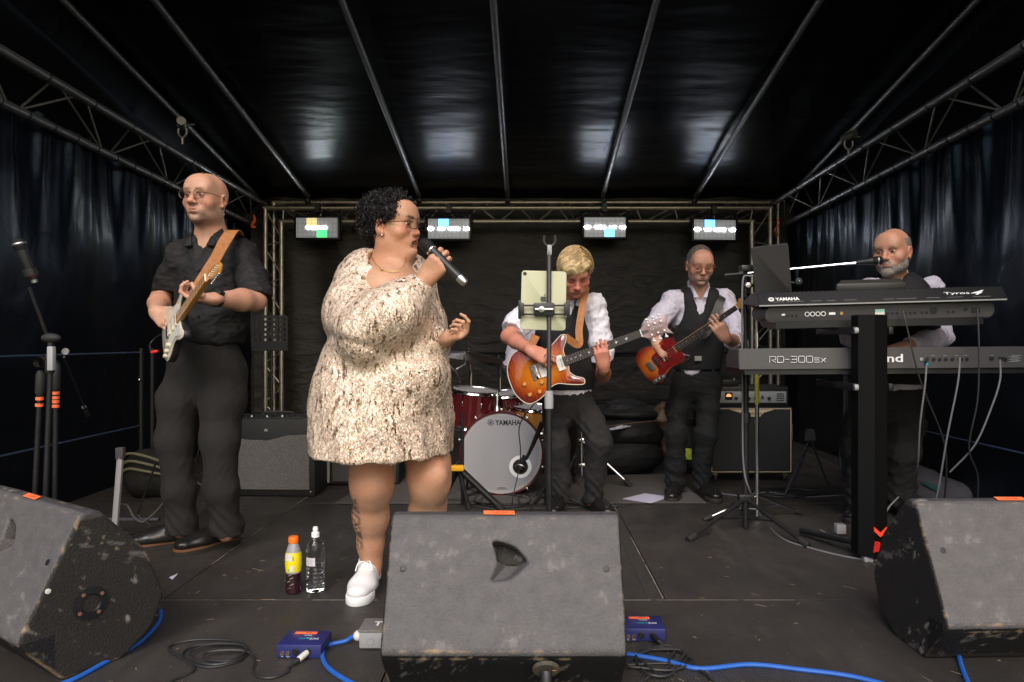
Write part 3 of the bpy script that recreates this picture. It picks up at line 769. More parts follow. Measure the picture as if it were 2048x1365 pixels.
# ---------------------------------------------------------------- hands
def hand(S, W, d, n, th, sc_=1.0, curls=None, spread=.0, tcurl=None, k=.006):
    """W wrist, d direction wrist->knuckles, n palm normal (side the fingers curl to), th unit vector towards thumb side.
    curls: 4 x (a1,a2,a3) degrees index..little. returns finger tips"""
    W = V3(W); d = V3(d); d /= np.linalg.norm(d); n = V3(n); n = n-d*(n@d); n /= np.linalg.norm(n); t = V3(th); t = t-d*(t@d)-n*(t@n); t /= np.linalg.norm(t)
    s_ = sc_; P_ = lambda a, b_, c: W+(d*a+t*b_+n*c)*s_
    curls = curls or [(25, 35, 20)]*4
    # palm
    for b0, b1, r in ((.026, .032, .0145), (.009, .011, .0155), (-.009, -.011, .0150), (-.024, -.029, .0135)):
        S.cone(P_(.004, b0*.7, 0), P_(.085 if abs(b0) < .02 else .079, b1, 0), .0165*s_, r*s_*.86, .014*s_)
    S.cone(P_(.012, .018, .006), P_(.052, .030, .010), .017*s_, .014*s_, .012*s_)
    S.cone(P_(.012, -.018, .004), P_(.06, -.027, .006), .014*s_, .012*s_, .012*s_)
    S.cone(W-d*.02*s_, P_(.012, 0, 0), .024*s_, .026*s_, .02*s_, flat=n, q=.74)
    Ls = ((.046, .027, .021), (.050, .031, .022), (.046, .029, .021), (.037, .022, .019)); rs = (.0092, .0094, .0089, .0080)
    tips = []
    for i in range(4):
        b0 = (.031, .0105, -.0105, -.0295)[i]; a0 = (.083, .087, .083, .076)[i]
        p = P_(a0, b0, 0); ang = 0; fan = (.10, .03, -.04, -.12)[i]*(1+spread*4)
        for j in range(3):
            ang += R(curls[i][j]); dd = (d*math.cos(ang)+n*math.sin(ang)); dd = dd+t*fan*(.6 if j == 0 else .2); dd /= np.linalg.norm(dd)
            q = p+dd*Ls[i][j]*s_; r0 = rs[i]*(1-.09*j)*s_; r1 = rs[i]*(1-.09*(j+1))*s_
            S.cone(p, q, r0*1.03, r1, .0035*s_ if j else .008*s_); 
            S.ell(q, r1*1.05, None, .003*s_); p = q
        tips.append(p)
    tc = tcurl or ((.030, .040, .012), (.062, .052, .026), (.088, .050, .034))
    pts = [P_(.018, .022, .006)]+[P_(*q) for q in tc]
    S.chain(pts, [.0155*s_, .0125*s_, .0108*s_, .0092*s_], .008*s_)
    return tips
# ================================================================ people
def skin_mat(name, rough=.48):
    m = mat(name, (.5, .3, .2), rough, attr=True, var=.10, vscale=90, bump=.5, bscale=220, spec=.45, rvar=.12)
    p = m.node_tree.nodes['Principled BSDF']; p.inputs['Subsurface Weight'].default_value = .12
    p.inputs['Subsurface Radius'].default_value = (.012, .005, .003); p.inputs['Subsurface Scale'].default_value = .6
    return m
M['skin'] = skin_mat('skin')
def cloth(name, col, rough=.85, **k): M[name] = mat(name, col, rough, bump=.5, bscale=k.pop('bs', 700), sheen=k.pop('sheen', 0), **k)
cloth('shirt_black', (.0055, .0052, .0060), .75, var=.15, vscale=5)
cloth('trousers_charcoal', (.014, .0128, .0125), .9, var=.12, vscale=6)
cloth('trousers_black', (.0045, .0046, .0055), .85, var=.15, vscale=6)
cloth('jeans_black', (.014, .0135, .0145), .9, var=.45, vscale=9)
cloth('jeans_dark', (.013, .0122, .012), .9, var=.3, vscale=9)
cloth('shirt_white', (.66, .64, .72), .8)
cloth('shirt_lilac', (.50, .47, .56), .8)
cloth('waistcoat', (.005, .005, .006), .8, sheen=.02)
M['leather_k'] = mat('black shoe leather', (.012, .011, .011), .28, rvar=.1, bump=.25, bscale=120)
M['sole'] = mat('shoe sole', (.02, .018, .016), .8)
M['welt'] = mat('brown welt', (.16, .07, .03), .7)
M['trainer'] = mat('white trainer leather', (.74, .73, .73), .5, bump=.25, bscale=150)
M['glass_rim'] = mat('spectacle rim', (.10, .055, .03), .3, .4)
M['glass_rim2'] = mat('amber spectacle rim', (.30, .10, .025), .3)
M['glass_rim3'] = mat('dark wire spectacle rim', (.05, .04, .04), .3, .8)
def lensmat():
    m = bpy.data.materials.new('spectacle lens'); m.use_nodes = True; t = m.node_tree; t.nodes.remove(t.nodes['Principled BSDF'])
    o = t.nodes['Material Output']; g = _n(t, 'ShaderNodeBsdfGlossy'); g.inputs['Roughness'].default_value = .05
    tr = _n(t, 'ShaderNodeBsdfTransparent'); tr.inputs[0].default_value = (.96, .97, .95, 1); mx = _n(t, 'ShaderNodeMixShader')
    f = _n(t, 'ShaderNodeFresnel'); f.inputs[0].default_value = 1.5
    t.links.new(f.outputs[0], mx.inputs[0]); t.links.new(tr.outputs[0], mx.inputs[1]); t.links.new(g.outputs[0], mx.inputs[2]); t.links.new(mx.outputs[0], o.inputs[0]); return m
M['lens'] = lensmat()
def glasses(H, parent, mt, w_=.0215, h=.018, rnd=.014, dy=0, r=.0013, z=-.002):
    root = None; b = B()
    for sx in (-1, 1):
        o = rrect(2*w_, 2*h, rnd, 5); q = [H.p(sx*.0335+a, .1075+dy-.10*abs(a+sx*.0335)**1.0*.6, z+c) for a, c in o]
        b.tube(q+[q[0]], r*H.s, 6, cap=False)
        b.tube([H.p(sx*(.0335+w_), .1035+dy-.003, z+.006), H.p(sx*.076, .085+dy, z+.006), H.p(sx*.0835, .0, .008), H.p(sx*.084, -.014, -.004)], r*H.s*1.1, 6)
    b.tube([H.p(-.0115, .106+dy, z+.004), H.p(0, .110+dy, z+.007), H.p(.0115, .106+dy, z+.004)], r*H.s, 6)
    f = b.build('glasses', mt, parent)
    b = B()
    for sx in (-1, 1):
        o = rrect(2*w_, 2*h, rnd, 5); b.add([tuple(H.p(sx*.0335+a, .1075+dy-.06*abs(a+sx*.0335), z+c)) for a, c in o], [tuple(range(len(o)))])
    b.build('lens', 'lens', f, smooth=False); return f
def garment(name, S, mt, parent, wr=None, sm=1, col=None, label=None, fn=None):
    vs, f = S.mesh(); vs = smooth(vs, f, sm)
    if wr:
        for a in wr: vs = wrinkle(vs, vnormals(vs, f), *a)
    if fn: vs = fn(vs, vnormals(vs, f))
    o = npmesh(name, vs, f, mt, parent['_o'], parent, col); 
    if label: o['label'] = label
    return o
def shoe(parent, heel, d, L=.29, wd=.10, up='leather_k', sole='sole', st=.028, h=.085, welt=None, ank=None):
    heel = Vector(heel); d = Vector(d).normalized(); s_ = Vector((-d.y, d.x, 0)); z = Vector((0, 0, 1))
    at = lambda a, b_, c: heel+d*a+s_*b_+z*c
    S = SDF(np.minimum(heel, heel+d*L)-.09, np.maximum(heel, heel+d*L)+np.array([.09, .09, .17]), .005)
    w2 = wd/2
    S.cone(at(.045, 0, st+.02), at(.045, 0, h+.005), w2*.78, w2*.82, .02)
    S.cone(at(.045, 0, st+.02), at(L*.62, 0, st+.018), w2*.78, w2*1.0, .02, flat=z, q=.72)
    S.cone(at(L*.6, 0, st+.018), at(L-w2*.9, 0, st+.014), w2*1.0, w2*.86, .02, flat=z, q=.62)
    S.cone(at(.06, 0, h), at(L*.58, 0, st+.028), w2*.7, w2*.62, .03)
    S.plane(at(0, 0, st-.002), (0, 0, -1)); S.plane(at(0, 0, h+.03), (0, 0, 1))
    o = garment('shoe', S, up, parent, sm=2)
    out = [(0, 0), (.012, -.028), (.05, -.034), (.12, -.033), (L*.62, -w2), (L*.85, -w2*.92), (L*.965, -w2*.5), (L, 0), (L*.965, w2*.5), (L*.85, w2*.92), (L*.62, w2), (.12, .033), (.05, .034), (.012, .028)]
    b = B(); pts = spline(out, 3, True)
    if welt:
        b.prism(pts, heel+z*(st-.012), d, s_, z, 0, .010); b.build('welt', welt, o)
        b = B(); b.prism(pts, heel, d, s_, z, 0, st-.012, .0); b.build('sole', sole, o)
    else:
        b.prism(pts, heel, d, s_, z, 0, st+.003, .003); b.build('sole', sole, o)
    return o, at
def person(label, base, group=None):
    return dict(label=label, cat='person', group=group)
def body_obj(S, H, skin, base, label, paintkw, extra=None, group='musicians of the band on stage', sm=1):
    vs, f = S.mesh(); vs = smooth(vs, f, sm, .4)
    r_ = np.random.RandomState(5); col = np.tile(np.array(skin, float), (len(vs), 1))
    col *= (1+.06*fnoise(vs[:, 0]*30+vs[:, 1]*17, vs[:, 2]*30, 4, 3))[:, None]; rd = .07*fnoise(vs[:, 0]*16-vs[:, 1]*21, vs[:, 2]*19, 8, 3); col *= np.stack([1+0*rd, 1-rd, 1-1.2*rd], 1)
    nz = r_.uniform(-1, 1, len(vs))
    col = head_paint(col, H, vs, skin, nz=nz, **paintkw)
    if extra: col = extra(vs, col, vnormals(vs, f))
    return npmesh('person', vs, f, 'skin', base, None, np.clip(col, 0, 1), label=label, cat='person', group=group)

# ---------------------------------------------------------------- man with the cream guitar (left)
def man_left():
    base = G(395, 1108); F = fr(-6); fw = F @ Vector((0, 1, 0))
    H = Head(P(413, 400, 3.40), fr(-8, -3, 2), 1.12); sk = (.50, .265, .178)
    S = SDF(P(270, 1120, 3.8)-Vector((0, .0, 0)), (P(560, 330, 3.8).x, 3.85, 1.98), .0042) if 0 else SDF((-2.12, 2.78, .05), (-1.18, 3.78, 1.97), .0042)
    head_shape(S, H, jaw=1.06, nose=1.16, cheek=.05, gaunt=.3)
    nb = P(424, 478, 3.47)
    S.cone(H.p(0, -.02, -.06), nb, .064*1.08, .070, .03)
    S.cone(P(380, 500, 3.46), P(480, 498, 3.44), .05, .05, .03); S.cone(nb, P(420, 640, 3.47), .08, .09, .03); S.cone(P(420, 640, 3.47), P(415, 690, 3.47), .09, .08, .03)
    # arms: his left (viewer's right)
    sh, el, wr = P(494, 515, 3.44), P(511, 602, 3.26), P(428, 599, 3.02)
    S.chain([P(470, 505, 3.44), sh, el], [.05, .05, .046], .02); S.chain([el, el.lerp(wr, .35), wr], [.050, .052, .030], .02)
    NK = NECKDIR
    hand(S, wr+(wr-el).normalized()*.01, Vector((-1, -.10, .02)), Vector((-.12, -.1, 1)), NK, 1.0, [(38, 62, 40), (40, 66, 42), (42, 68, 45), (44, 66, 45)], tcurl=((.030, .042, .018), (.052, .050, .040), (.066, .046, .062)))
    # his right
    sh2, el2, wr2 = P(358, 515, 3.46), P(322, 598, 3.50), P(313, 625, 3.24)
    S.chain([P(390, 505, 3.46), sh2, el2], [.05, .05, .046], .02); S.chain([el2, el2.lerp(wr2, .4), wr2], [.048, .050, .031], .02)
    hand(S, wr2, Vector((.45, -.30, -.30)), Vector((.35, .85, -.3)), Vector((.45, .1, .75)), 1.0, [(20, 35, 20), (24, 34, 20), (26, 34, 20), (26, 30, 20)])
    # legs inside trousers
    for a, b_, c in ((P(385, 720, 3.47), P(350, 880, 3.44), P(362, 1062, 3.47)), (P(452, 720, 3.45), P(440, 880, 3.40), P(452, 1068, 3.42))):
        S.chain([a, b_, c], [.06, .05, .04], .03)
    pk = dict(blush=.30, stub=.55, stubc=(.19, .15, .125), browc=(.16, .09, .055), browa=.8, lip=(.36, .12, .09), lipa=.7)
    me = body_obj(S, H, sk, base, 'bald person in a black shirt and round glasses playing the cream guitar at left', pk)
    eyes(H, me, look=(-.15, .05), lidded=.50)
    glasses(H, me, 'glass_rim', .0232, .0212, .0205, .004)
    # shirt
    S = SDF((-2.16, 2.95, .95), (-1.20, 3.80, 1.72), .006)
    S.chain([P(418, 690, 3.47), P(421, 640, 3.47), P(424, 575, 3.47), P(427, 532, 3.47)], [.168, .174, .178, .158], .06, flat=fw, q=.70)
    S.cone(P(372, 508, 3.48), P(486, 505, 3.44), .068, .068, .06); S.cone(P(400, 494, 3.47), P(455, 492, 3.46), .055, .055, .05)
    HU = Head(nb+Vector((0, 0, .165))+fw*.03, fr(-6), 1.08); S.cone(nb-Vector((0, 0, .03)), HU.p(0, -.04, -.125), .084, .072, .02)                         # collar stand
    S.chain([P(488, 520, 3.44), P(503, 560, 3.36), P(512, 592, 3.27)], [.070, .072, .068], .04)
    S.chain([P(362, 520, 3.46), P(343, 560, 3.49), P(328, 590, 3.49)], [.066, .067, .061], .04)
    S.cutbox(P(517, 594, 3.27), Vector((.1, -.35, -1)), .14); S.cutbox(P(327, 590, 3.49), Vector((-.2, -.35, -1)), .12)
    S.ell(HU.p(0, -.005, -.115)+Vector((0, 0, .045)), (.074, .074, .05), None, .01, 'sub')
    # open collar wedge
    S.cone(HU.p(.0, .062, -.12), HU.p(.0, .108, -.275), .056, .026, .008, 'sub')
    S.plane(P(418, 690, 3.47), (0, 0, -1), .01)
    sh_ = garment('shirt', S, 'shirt_black', me, [(.0060, 13, 3, (.3, 0, 1), 2.0), (.0042, 27, 9, (1, 0, .3), 2.5)])
    b = B()
    for sx, pts in ((1, [(.036, .074, -.200), (.056, .045, -.145), (.070, .0, -.112), (.092, .01, -.158), (.070, .080, -.205)]), (-1, [(.036, .074, -.200), (.056, .045, -.145), (.070, .0, -.112), (.088, .015, -.155), (.070, .080, -.205)])):
        q = [HU.p(sx*a, c+.002, e) for a, c, e in pts]; n_ = (q[2]-q[0]).cross(q[4]-q[0]).normalized()*.004
        b.add([tuple(p+n_) for p in q]+[tuple(p-n_) for p in q], [(0, 1, 2, 3, 4), (9, 8, 7, 6, 5)]+[(i, (i+1) % 5, (i+1) % 5+5, i+5) for i in range(5)])
    b.build('collar', 'shirt_black', sh_, smooth=False)
    b = B()
    for py in (515, 540, 570, 600, 632): b.cyl(P(395, py, 3.325), P(394.6, py, 3.318), .006, n=10)
    b.build('button', 'black_pl', sh_)
    # trousers
    S = SDF((-2.06, 3.12, .03), (-1.25, 3.85, 1.12), .006)
    S.cone(P(410, 672, 3.47), P(408, 725, 3.47), 0.165, .176, .05, flat=fw, q=.74)
    S.chain([P(385, 745, 3.47), P(358, 800, 3.45), P(349, 880, 3.44), P(358, 980, 3.46), P(364, 1060, 3.48), P(362, 1088, 3.48)], [.114, .099, .081, .075, .072, .076], .045)
    S.chain([P(448, 745, 3.46), P(446, 800, 3.43), P(441, 880, 3.40), P(444, 980, 3.41), P(455, 1060, 3.44), P(455, 1090, 3.44)], [.118, .105, .086, .077, .070, .074], .045)
    S.plane(P(410, 664, 3.47), (0, 0, 1)); S.plane((0, 0, .075), (0, 0, -1))
    garment('trousers', S, 'trousers_charcoal', me, [(.0035, 7, 5, (.2, 0, 1), 3.5), (.0022, 22, 7, (.6, 0, .6), 2.6)],
            fn=lambda v, n: v+n*(.0045*np.clip((.27-v[:, 2])/.15, 0, 1)*np.sin(v[:, 2]*70+v[:, 0]*55+3*np.sin(v[:, 0]*22+v[:, 2]*9)))[:, None])
    shoe(me, (P(388, 1085, 3.52).x, 3.52, 0), (-.95, -.31, 0), .33, .115, welt='welt', st=.036, h=.10)
    shoe(me, (P(470, 1085, 3.56).x+.02, 3.57, 0), (-.66, -.75, 0), .33, .115, welt='welt', st=.036, h=.10)
    # watch
    t = thing('wristwatch', 'black wristwatch on the left wrist of the bald guitarist', 'watch', wr)
    ax = (wr-el).normalized(); c = wr-ax*.015
    b = B(); b.lathe([(.034, -.012), (.0365, -.010), (.0365, .010), (.034, .012)], c, ax, 28); b.build('strap', 'rubber', t)
    u = Vector((-.1, -1, .35)); u = (u-ax*u.dot(ax)).normalized(); v = ax.cross(u)
    b = B(); b.prism(rrect(.034, .036, .007), c+u*.034, ax, v, u, 0, .010, .002); b.build('case', 'black_pl', t)
    return me
NECKDIR = Vector((.62, -.68, .385)).normalized()

# ---------------------------------------------------------------- the singer
def sequin_mat():
    m = bpy.data.materials.new('champagne sequins'); m.use_nodes = True; t = m.node_tree; p = t.nodes['Principled BSDF']
    tc = _n(t, 'ShaderNodeTexCoord'); mp = _n(t, 'ShaderNodeMapping'); mp.inputs['Scale'].default_value = (1, 1, .62)
    t.links.new(tc.outputs['Object'], mp.inputs[0])
    vo = _n(t, 'ShaderNodeTexVoronoi'); vo.inputs['Scale'].default_value = 245; vo.inputs['Randomness'].default_value = .75
    t.links.new(mp.outputs[0], vo.inputs[0])
    sp = _n(t, 'ShaderNodeSeparateColor'); t.links.new(vo.outputs['Color'], sp.inputs[0])
    def noise(st, sc_, det=3):
        q = _n(t, 'ShaderNodeMapping'); q.inputs['Scale'].default_value = st; q.inputs['Rotation'].default_value = (0, R(6), 0); t.links.new(tc.outputs['Object'], q.inputs[0])
        n = _n(t, 'ShaderNodeTexNoise'); n.inputs['Scale'].default_value = sc_; n.inputs['Detail'].default_value = det; t.links.new(q.outputs[0], n.inputs[0]); return n.outputs['Fac']
    streak = noise((1, 1, .26), 66, 2); big = noise((1, 1, .7), 6, 3)
    def mth(op, a, b_):
        n = _n(t, 'ShaderNodeMath', operation=op)
        for i, q in enumerate((a, b_)):
            if isinstance(q, (int, float)): n.inputs[i].default_value = q
            else: t.links.new(q, n.inputs[i])
        return n.outputs[0]
    # flipped sequins: vertical runs
    f = mth('ADD', mth('MULTIPLY', streak, 1.0), mth('MULTIPLY', big, .35)); f = mth('ADD', f, mth('MULTIPLY', sp.outputs[0], .13))
    flip = mth('GREATER_THAN', f, .850)
    r = _n(t, 'ShaderNodeValToRGB'); cr = r.color_ramp; cr.interpolation = 'CONSTANT'
    cols = [(0, (.66, .50, .385)), (.25, (.72, .565, .45)), (.5, (.58, .425, .32)), (.68, (.78, .63, .50)), (.86, (.50, .345, .23)), (.95, (.86, .72, .58))]
    while len(cr.elements) < len(cols): cr.elements.new(.5)
    for e, (a, c) in zip(cr.elements, cols): e.position = a; e.color = (*c, 1)
    t.links.new(sp.outputs[1], r.inputs[0])
    r2 = _n(t, 'ShaderNodeValToRGB'); cr = r2.color_ramp; cr.interpolation = 'CONSTANT'
    cols = [(0, (.12, .068, .042)), (.45, (.20, .125, .08)), (.84, (.28, .22, .08)), (.9, (.45, .28, .15))]
    while len(cr.elements) < len(cols): cr.elements.new(.5)
    for e, (a, c) in zip(cr.elements, cols): e.position = a; e.color = (*c, 1)
    t.links.new(sp.outputs[2], r2.inputs[0])
    mx = _n(t, 'ShaderNodeMix', data_type='RGBA'); t.links.new(flip, mx.inputs[0]); t.links.new(r.outputs[0], mx.inputs[6]); t.links.new(r2.outputs[0], mx.inputs[7])
    t.links.new(mx.outputs[2], p.inputs['Base Color'])
    # each sequin has its own tilt
    vm = _n(t, 'ShaderNodeVectorMath', operation='SUBTRACT'); t.links.new(vo.outputs['Color'], vm.inputs[0]); vm.inputs[1].default_value = (.5, .5, .5)
    sc2 = _n(t, 'ShaderNodeVectorMath', operation='SCALE'); sc2.inputs['Scale'].default_value = .72; t.links.new(vm.outputs[0], sc2.inputs[0])
    ge = _n(t, 'ShaderNodeNewGeometry'); ad = _n(t, 'ShaderNodeVectorMath', operation='ADD'); t.links.new(ge.outputs['Normal'], ad.inputs[0]); t.links.new(sc2.outputs[0], ad.inputs[1])
    nm = _n(t, 'ShaderNodeVectorMath', operation='NORMALIZE'); t.links.new(ad.outputs[0], nm.inputs[0]); t.links.new(nm.outputs[0], p.inputs['Normal'])
    p.inputs['Metallic'].default_value = .22; p.inputs['Roughness'].default_value = .42; p.inputs['Specular IOR Level'].default_value = .8
    return m
M['sequins'] = sequin_mat()
M['sequin_disc'] = mat('loose sequin', (.85, .74, .6), .18, .8)
M['hair_black'] = mat('black curly hair', (.008, .0065, .0065), .55, spec=.4)
M['skin_mic'] = mat('mic grille', (.016, .016, .016), .5, .6, bump=1.0, bscale=900)
def singer():
    D = 2.82; base = Vector((P(765, 0, D).x, D, 0)); F = fr(38); fw = F @ Vector((0, 1, 0))
    H = Head(P(787, 455, D-.02), fr(67, -2, -2), 1.06); sk = (.47, .245, .150)
    S = SDF((-.96, 2.28, .05), (-.18, 3.22, 1.76), .0040)
    head_shape(S, H, jaw=1.02, open_=.007, cheek=.35, nose=1.0, nl=.006, cf=.010, dchin=.3, brow=.55)
    H.ell(S, (0, .02, -.105), (.050, .050, .030), .03)
    S.cone(H.p(0, -.01, -.075), P(772, 545, D+.02), .060, .085, .05)
    S.cone(P(730, 565, D), P(828, 562, D+.06), .06, .055, .06); S.ell(P(780, 590, D-.05), (.14, .13, .13), None, .05)
    S.chain([P(770, 600, D), P(768, 820, D)], [.13, .2], .05)
    # raised right arm (viewer's left) with the microphone
    el, wr = P(742, 668, 2.56), P(850, 560, 2.605)
    S.chain([P(722, 578, D-.02), el, wr], [.05, .042, .030], .02)
    dm = (P(931, 568, 2.56)-P(852, 490, 2.60)).normalized(); mc = P(888, 527, 2.585)     # mic axis / grip point
    hand(S, wr, Vector((.62, -.33, .65)), Vector((.25, .9, .25)), -dm, 1.04, [(46, 62, 38), (48, 62, 38), (50, 62, 38), (54, 62, 36)], tcurl=((.030, .034, .024), (.052, .040, .046), (.072, .040, .062)))
    # lowered left hand (viewer's right)
    el2, wr2 = P(868, 700, 2.88), P(898, 676, 2.66)
    S.chain([P(832, 570, D+.12), el2, wr2], [.045, .042, .029], .02)
    hand(S, wr2, Vector((.66, -.40, .16)), Vector((-.15, -.45, .85)), Vector((.35, .75, .35)), .88, [(52, 52, 30), (74, 74, 42), (78, 76, 42), (80, 76, 42)], tcurl=((.030, .038, .012), (.062, .046, .020), (.090, .036, .022)))
    # legs
    S.chain([P(742, 860, D), P(743, 945, 2.80), P(744, 975, 2.79), P(742, 1035, 2.86), P(741, 1090, 2.89), P(743, 1128, 2.90), P(743, 1160, 2.89)], [.085, .078, .075, .066, .047, .033, .034], .05)
    S.ell(P(738, 1015, 2.90), (.058, .058, .10), None, .04); S.ell(P(745, 968, 2.735), (.05, .04, .05), None, .04)
    S.chain([P(842, 860, D+.02), P(858, 925, 2.86), P(859, 965, 2.83), P(852, 1030, 2.90), P(850, 1110, 2.95), P(850, 1160, 2.95)], [.080, .080, .078, .067, .04, .036], .05)
    S.ell(P(862, 1000, 2.93), (.066, .066, .10), None, .04); S.ell(P(868, 950, 2.77), (.05, .04, .05), None, .04)
    def extra(vs, col, nrm):
        # knees, tattoo on the outer calf
        col = paint(col, np.exp(-(((vs-np.array(P(745, 972, 2.74)))/.045)**2).sum(1)), (.42, .17, .11), .5)
        k = 1365.3/vs[:, 1]; px = 1055+vs[:, 0]*k; py = 683-(vs[:, 2]-CAMH)*k
        a = vs[:, 0]-P(741, 0, 2.88).x; zz = vs[:, 2]
        m = (vs[:, 0] < -.62)*(zz > .17)*(zz < .44)*np.clip((-.012-a)/.012, 0, 1)
        pat = np.sin(zz*120+10*np.sin(a*70+zz*25))+np.sin(a*260+vs[:, 1]*140+6*np.sin(zz*55))
        m = m*np.clip(.55+.6*pat, 0, 1)*np.clip((zz-.17)/.03, 0, 1)*np.clip((.44-zz)/.03, 0, 1)
        col = paint(col, m, (.035, .035, .038), .85)
        return col
    pk = dict(blush=.55, browc=(.02, .012, .01), browa=1.0, lip=(.42, .12, .11), lipa=.9, open_=.008)
    me = body_obj(S, H, sk, base, 'person with curly dark hair singing into a microphone in a gold sequin dress', pk, extra, sm=1)
    eyes(H, me, look=(-.40, .03), lidded=.52)
    glasses(H, me, 'glass_rim3', .0235, .0185, .010, .006, .0014)
    # dress
    S = SDF((-1.08, 2.35, .44), (-.16, 3.28, 1.52), .006)
    S.chain([P(775, 580, D+.02), P(774, 630, D+.01), P(772, 700, D), P(768, 760, D), P(764, 830, D), P(764, 915, D)], [.150, .176, .212, .256, .280, .300], .07, flat=fw, q=.84)
    S.ell(P(818, 640, D-.12), (.115, .105, .105), None, .08); S.ell(P(752, 660, D-.13), (.10, .09, .10), None, .08)
    S.ell(P(815, 745, D-.10), (.17, .14, .13), None, .09)
    S.cone(P(726, 558, D), P(832, 558, D+.06), .075, .068, .07); S.cone(P(735, 535, D+.03), P(815, 540, D+.05), .075, .07, .05)
    S.chain([P(716, 572, D-.02), P(708, 625, D-.12), P(730, 666, 2.58)], [.088, .096, .084], .09)
    S.chain([P(730, 666, 2.58), P(785, 625, 2.56), P(842, 570, 2.60)], [.084, .084, .046], .09)
    S.chain([P(840, 575, D+.12), P(858, 650, D+.10), P(866, 686, 2.88), P(893, 680, 2.70)], [.070, .068, .060, .042], .05)
    S.cutbox(P(846, 565, 2.60), Vector((.40, 0, .50)), .10); S.cutbox(P(893, 680, 2.70), Vector((.5, -.6, .1)), .07)
    S.ell(P(785, 512, D-.04), (.105, .105, .075), Matrix.Rotation(R(-24), 3, 'Y'), .01, 'sub')
    S.ell(P(764, 980, D), (.25, .21, .12), None, .01, 'sub')
    def fn(v, n):
        z = v[:, 2]; a = np.arctan2(v[:, 1]-D, v[:, 0]-base.x)
        skirt = np.clip((.95-z)/.35, 0, 1); v = v+n*(skirt*.0045*np.sin(a*11+z*6+1.2*np.sin(z*9)))[:, None]
        # waist crease with blousing above
        v = v-n*(.010*np.exp(-((z-1.03-.04*np.sin(a*2))/.022)**2))[:, None]
        lp = P(768, 665, 2.5)
        return v+n*(np.random.RandomState(2).uniform(-1, 1, len(v))*.0007)[:, None]
    S.plane((0, 0, .577), (-.02, 0, -1), .006)
    dr = garment('dress', S, 'sequins', me, [(.0040, 8, 12, (.45, 0, .9), 2.6), (.0030, 21, 14, (.3, .2, 1), 2.6)], fn=fn)
    # real loose sequins that catch the light
    vs, f = S.mesh() if 0 else (np.array([v.co for v in dr.data.vertices])+np.array(dr['_o']), None)
    nn = np.array([v.normal for v in dr.data.vertices]); r_ = np.random.RandomState(9)
    pick = r_.choice(len(vs), 2600, replace=False); b = B(); V = []; Fc = []
    for i in pick:
        n = nn[i]+r_.uniform(-.55, .55, 3); n /= np.linalg.norm(n); u = np.cross(n, [0, 0, 1.]); u /= np.linalg.norm(u)+1e-9; v = np.cross(n, u); c = vs[i]+nn[i]*.0022; r0 = .0021
        o = len(V); V += [tuple(c+r0*(u*math.cos(q)+v*math.sin(q))) for q in (0, 1.05, 2.09, 3.14, 4.19, 5.24)]; Fc.append(tuple(range(o, o+6)))
    b.add(V, Fc); so = b.build('sequins', 'sequin_disc', dr, smooth=False); so['kind'] = 'stuff'
    # hair: scalp mass plus many curls
    S = SDF(np.array(H.c)-.24, np.array(H.c)+.24, .005)
    H.ell(S, (0, -.036, .040), (.083, .086, .084), .03); H.ell(S, (0, -.030, .080), (.070, .070, .052), .03); H.ell(S, (0, -.088, .045), (.060, .046, .064), .03)
    H.ell(S, (0, -.080, -.005), (.055, .038, .058), .03); H.ell(S, (0, .014, .083), (.058, .056, .034), .03)
    for sx in (-1, 1): H.ell(S, (sx*.060, .030, .062), (.018, .034, .030), .02)
    for sx in (-1, 1): H.ell(S, (sx*.074, .004, .040), (.016, .034, .030), .02)
    H.ell(S, (0, .108, .030), (.068, .050, .046), .015, 'sub')
    for sx in (-1, 1): H.ell(S, (sx*.09, .006, -.018), (.03, .036, .050), .01, 'sub')
    vs, f = S.mesh(); n = vnormals(vs, f); L = H.inv(vs)
    vs = vs+n*(.006*fnoise(L[:, 0]*70+L[:, 1]*25, L[:, 2]*70+L[:, 1]*40, 3, 3))[:, None]
    hr = npmesh('hair', vs, f, 'hair_black', me['_o'], me)
    b = B(); pick = r_.choice(len(vs), 2600, replace=False)
    for i in pick:
        c = Vector(vs[i]); nv = Vector(n[i]); 
        if L[i][1] > .05 and r_.rand() < .5: continue
        d = (nv*.6+Vector(r_.uniform(-1, 1, 3))+Vector((0, 0, -.35))).normalized(); u = d.orthogonal().normalized(); v = d.cross(u)
        ln = r_.uniform(.012, .030); rad = r_.uniform(.0035, .0065); tr = r_.uniform(1.2, 2.2); ph = r_.uniform(0, 6.3)
        pts = [c+nv*.002+d*ln*k/12+(u*math.cos(ph+tr*6.28*k/12)+v*math.sin(ph+tr*6.28*k/12))*rad for k in range(13)]
        b.tube(pts, [.0013]*12+[.0005], 3, cap=False)
    b.build('curls', 'hair_black', hr)['kind'] = 'stuff'
    # earring, necklace
    b = B(); b.sph(H.p(-.083, .002, -.040), .0042, 8); b.build('earring', 'chrome', me)
    b = B(); pts = spline([P(737, 492, D+.02), P(745, 520, D-.11), P(762, 537, D-.150), P(785, 545, D-.155), P(806, 534, D-.13), P(813, 512, D-.07)], 8); b.tube(pts, .0013, 5)
    b.sph(P(763, 539, D-.152), .0045, 8); b.build('necklace', 'brass', me)
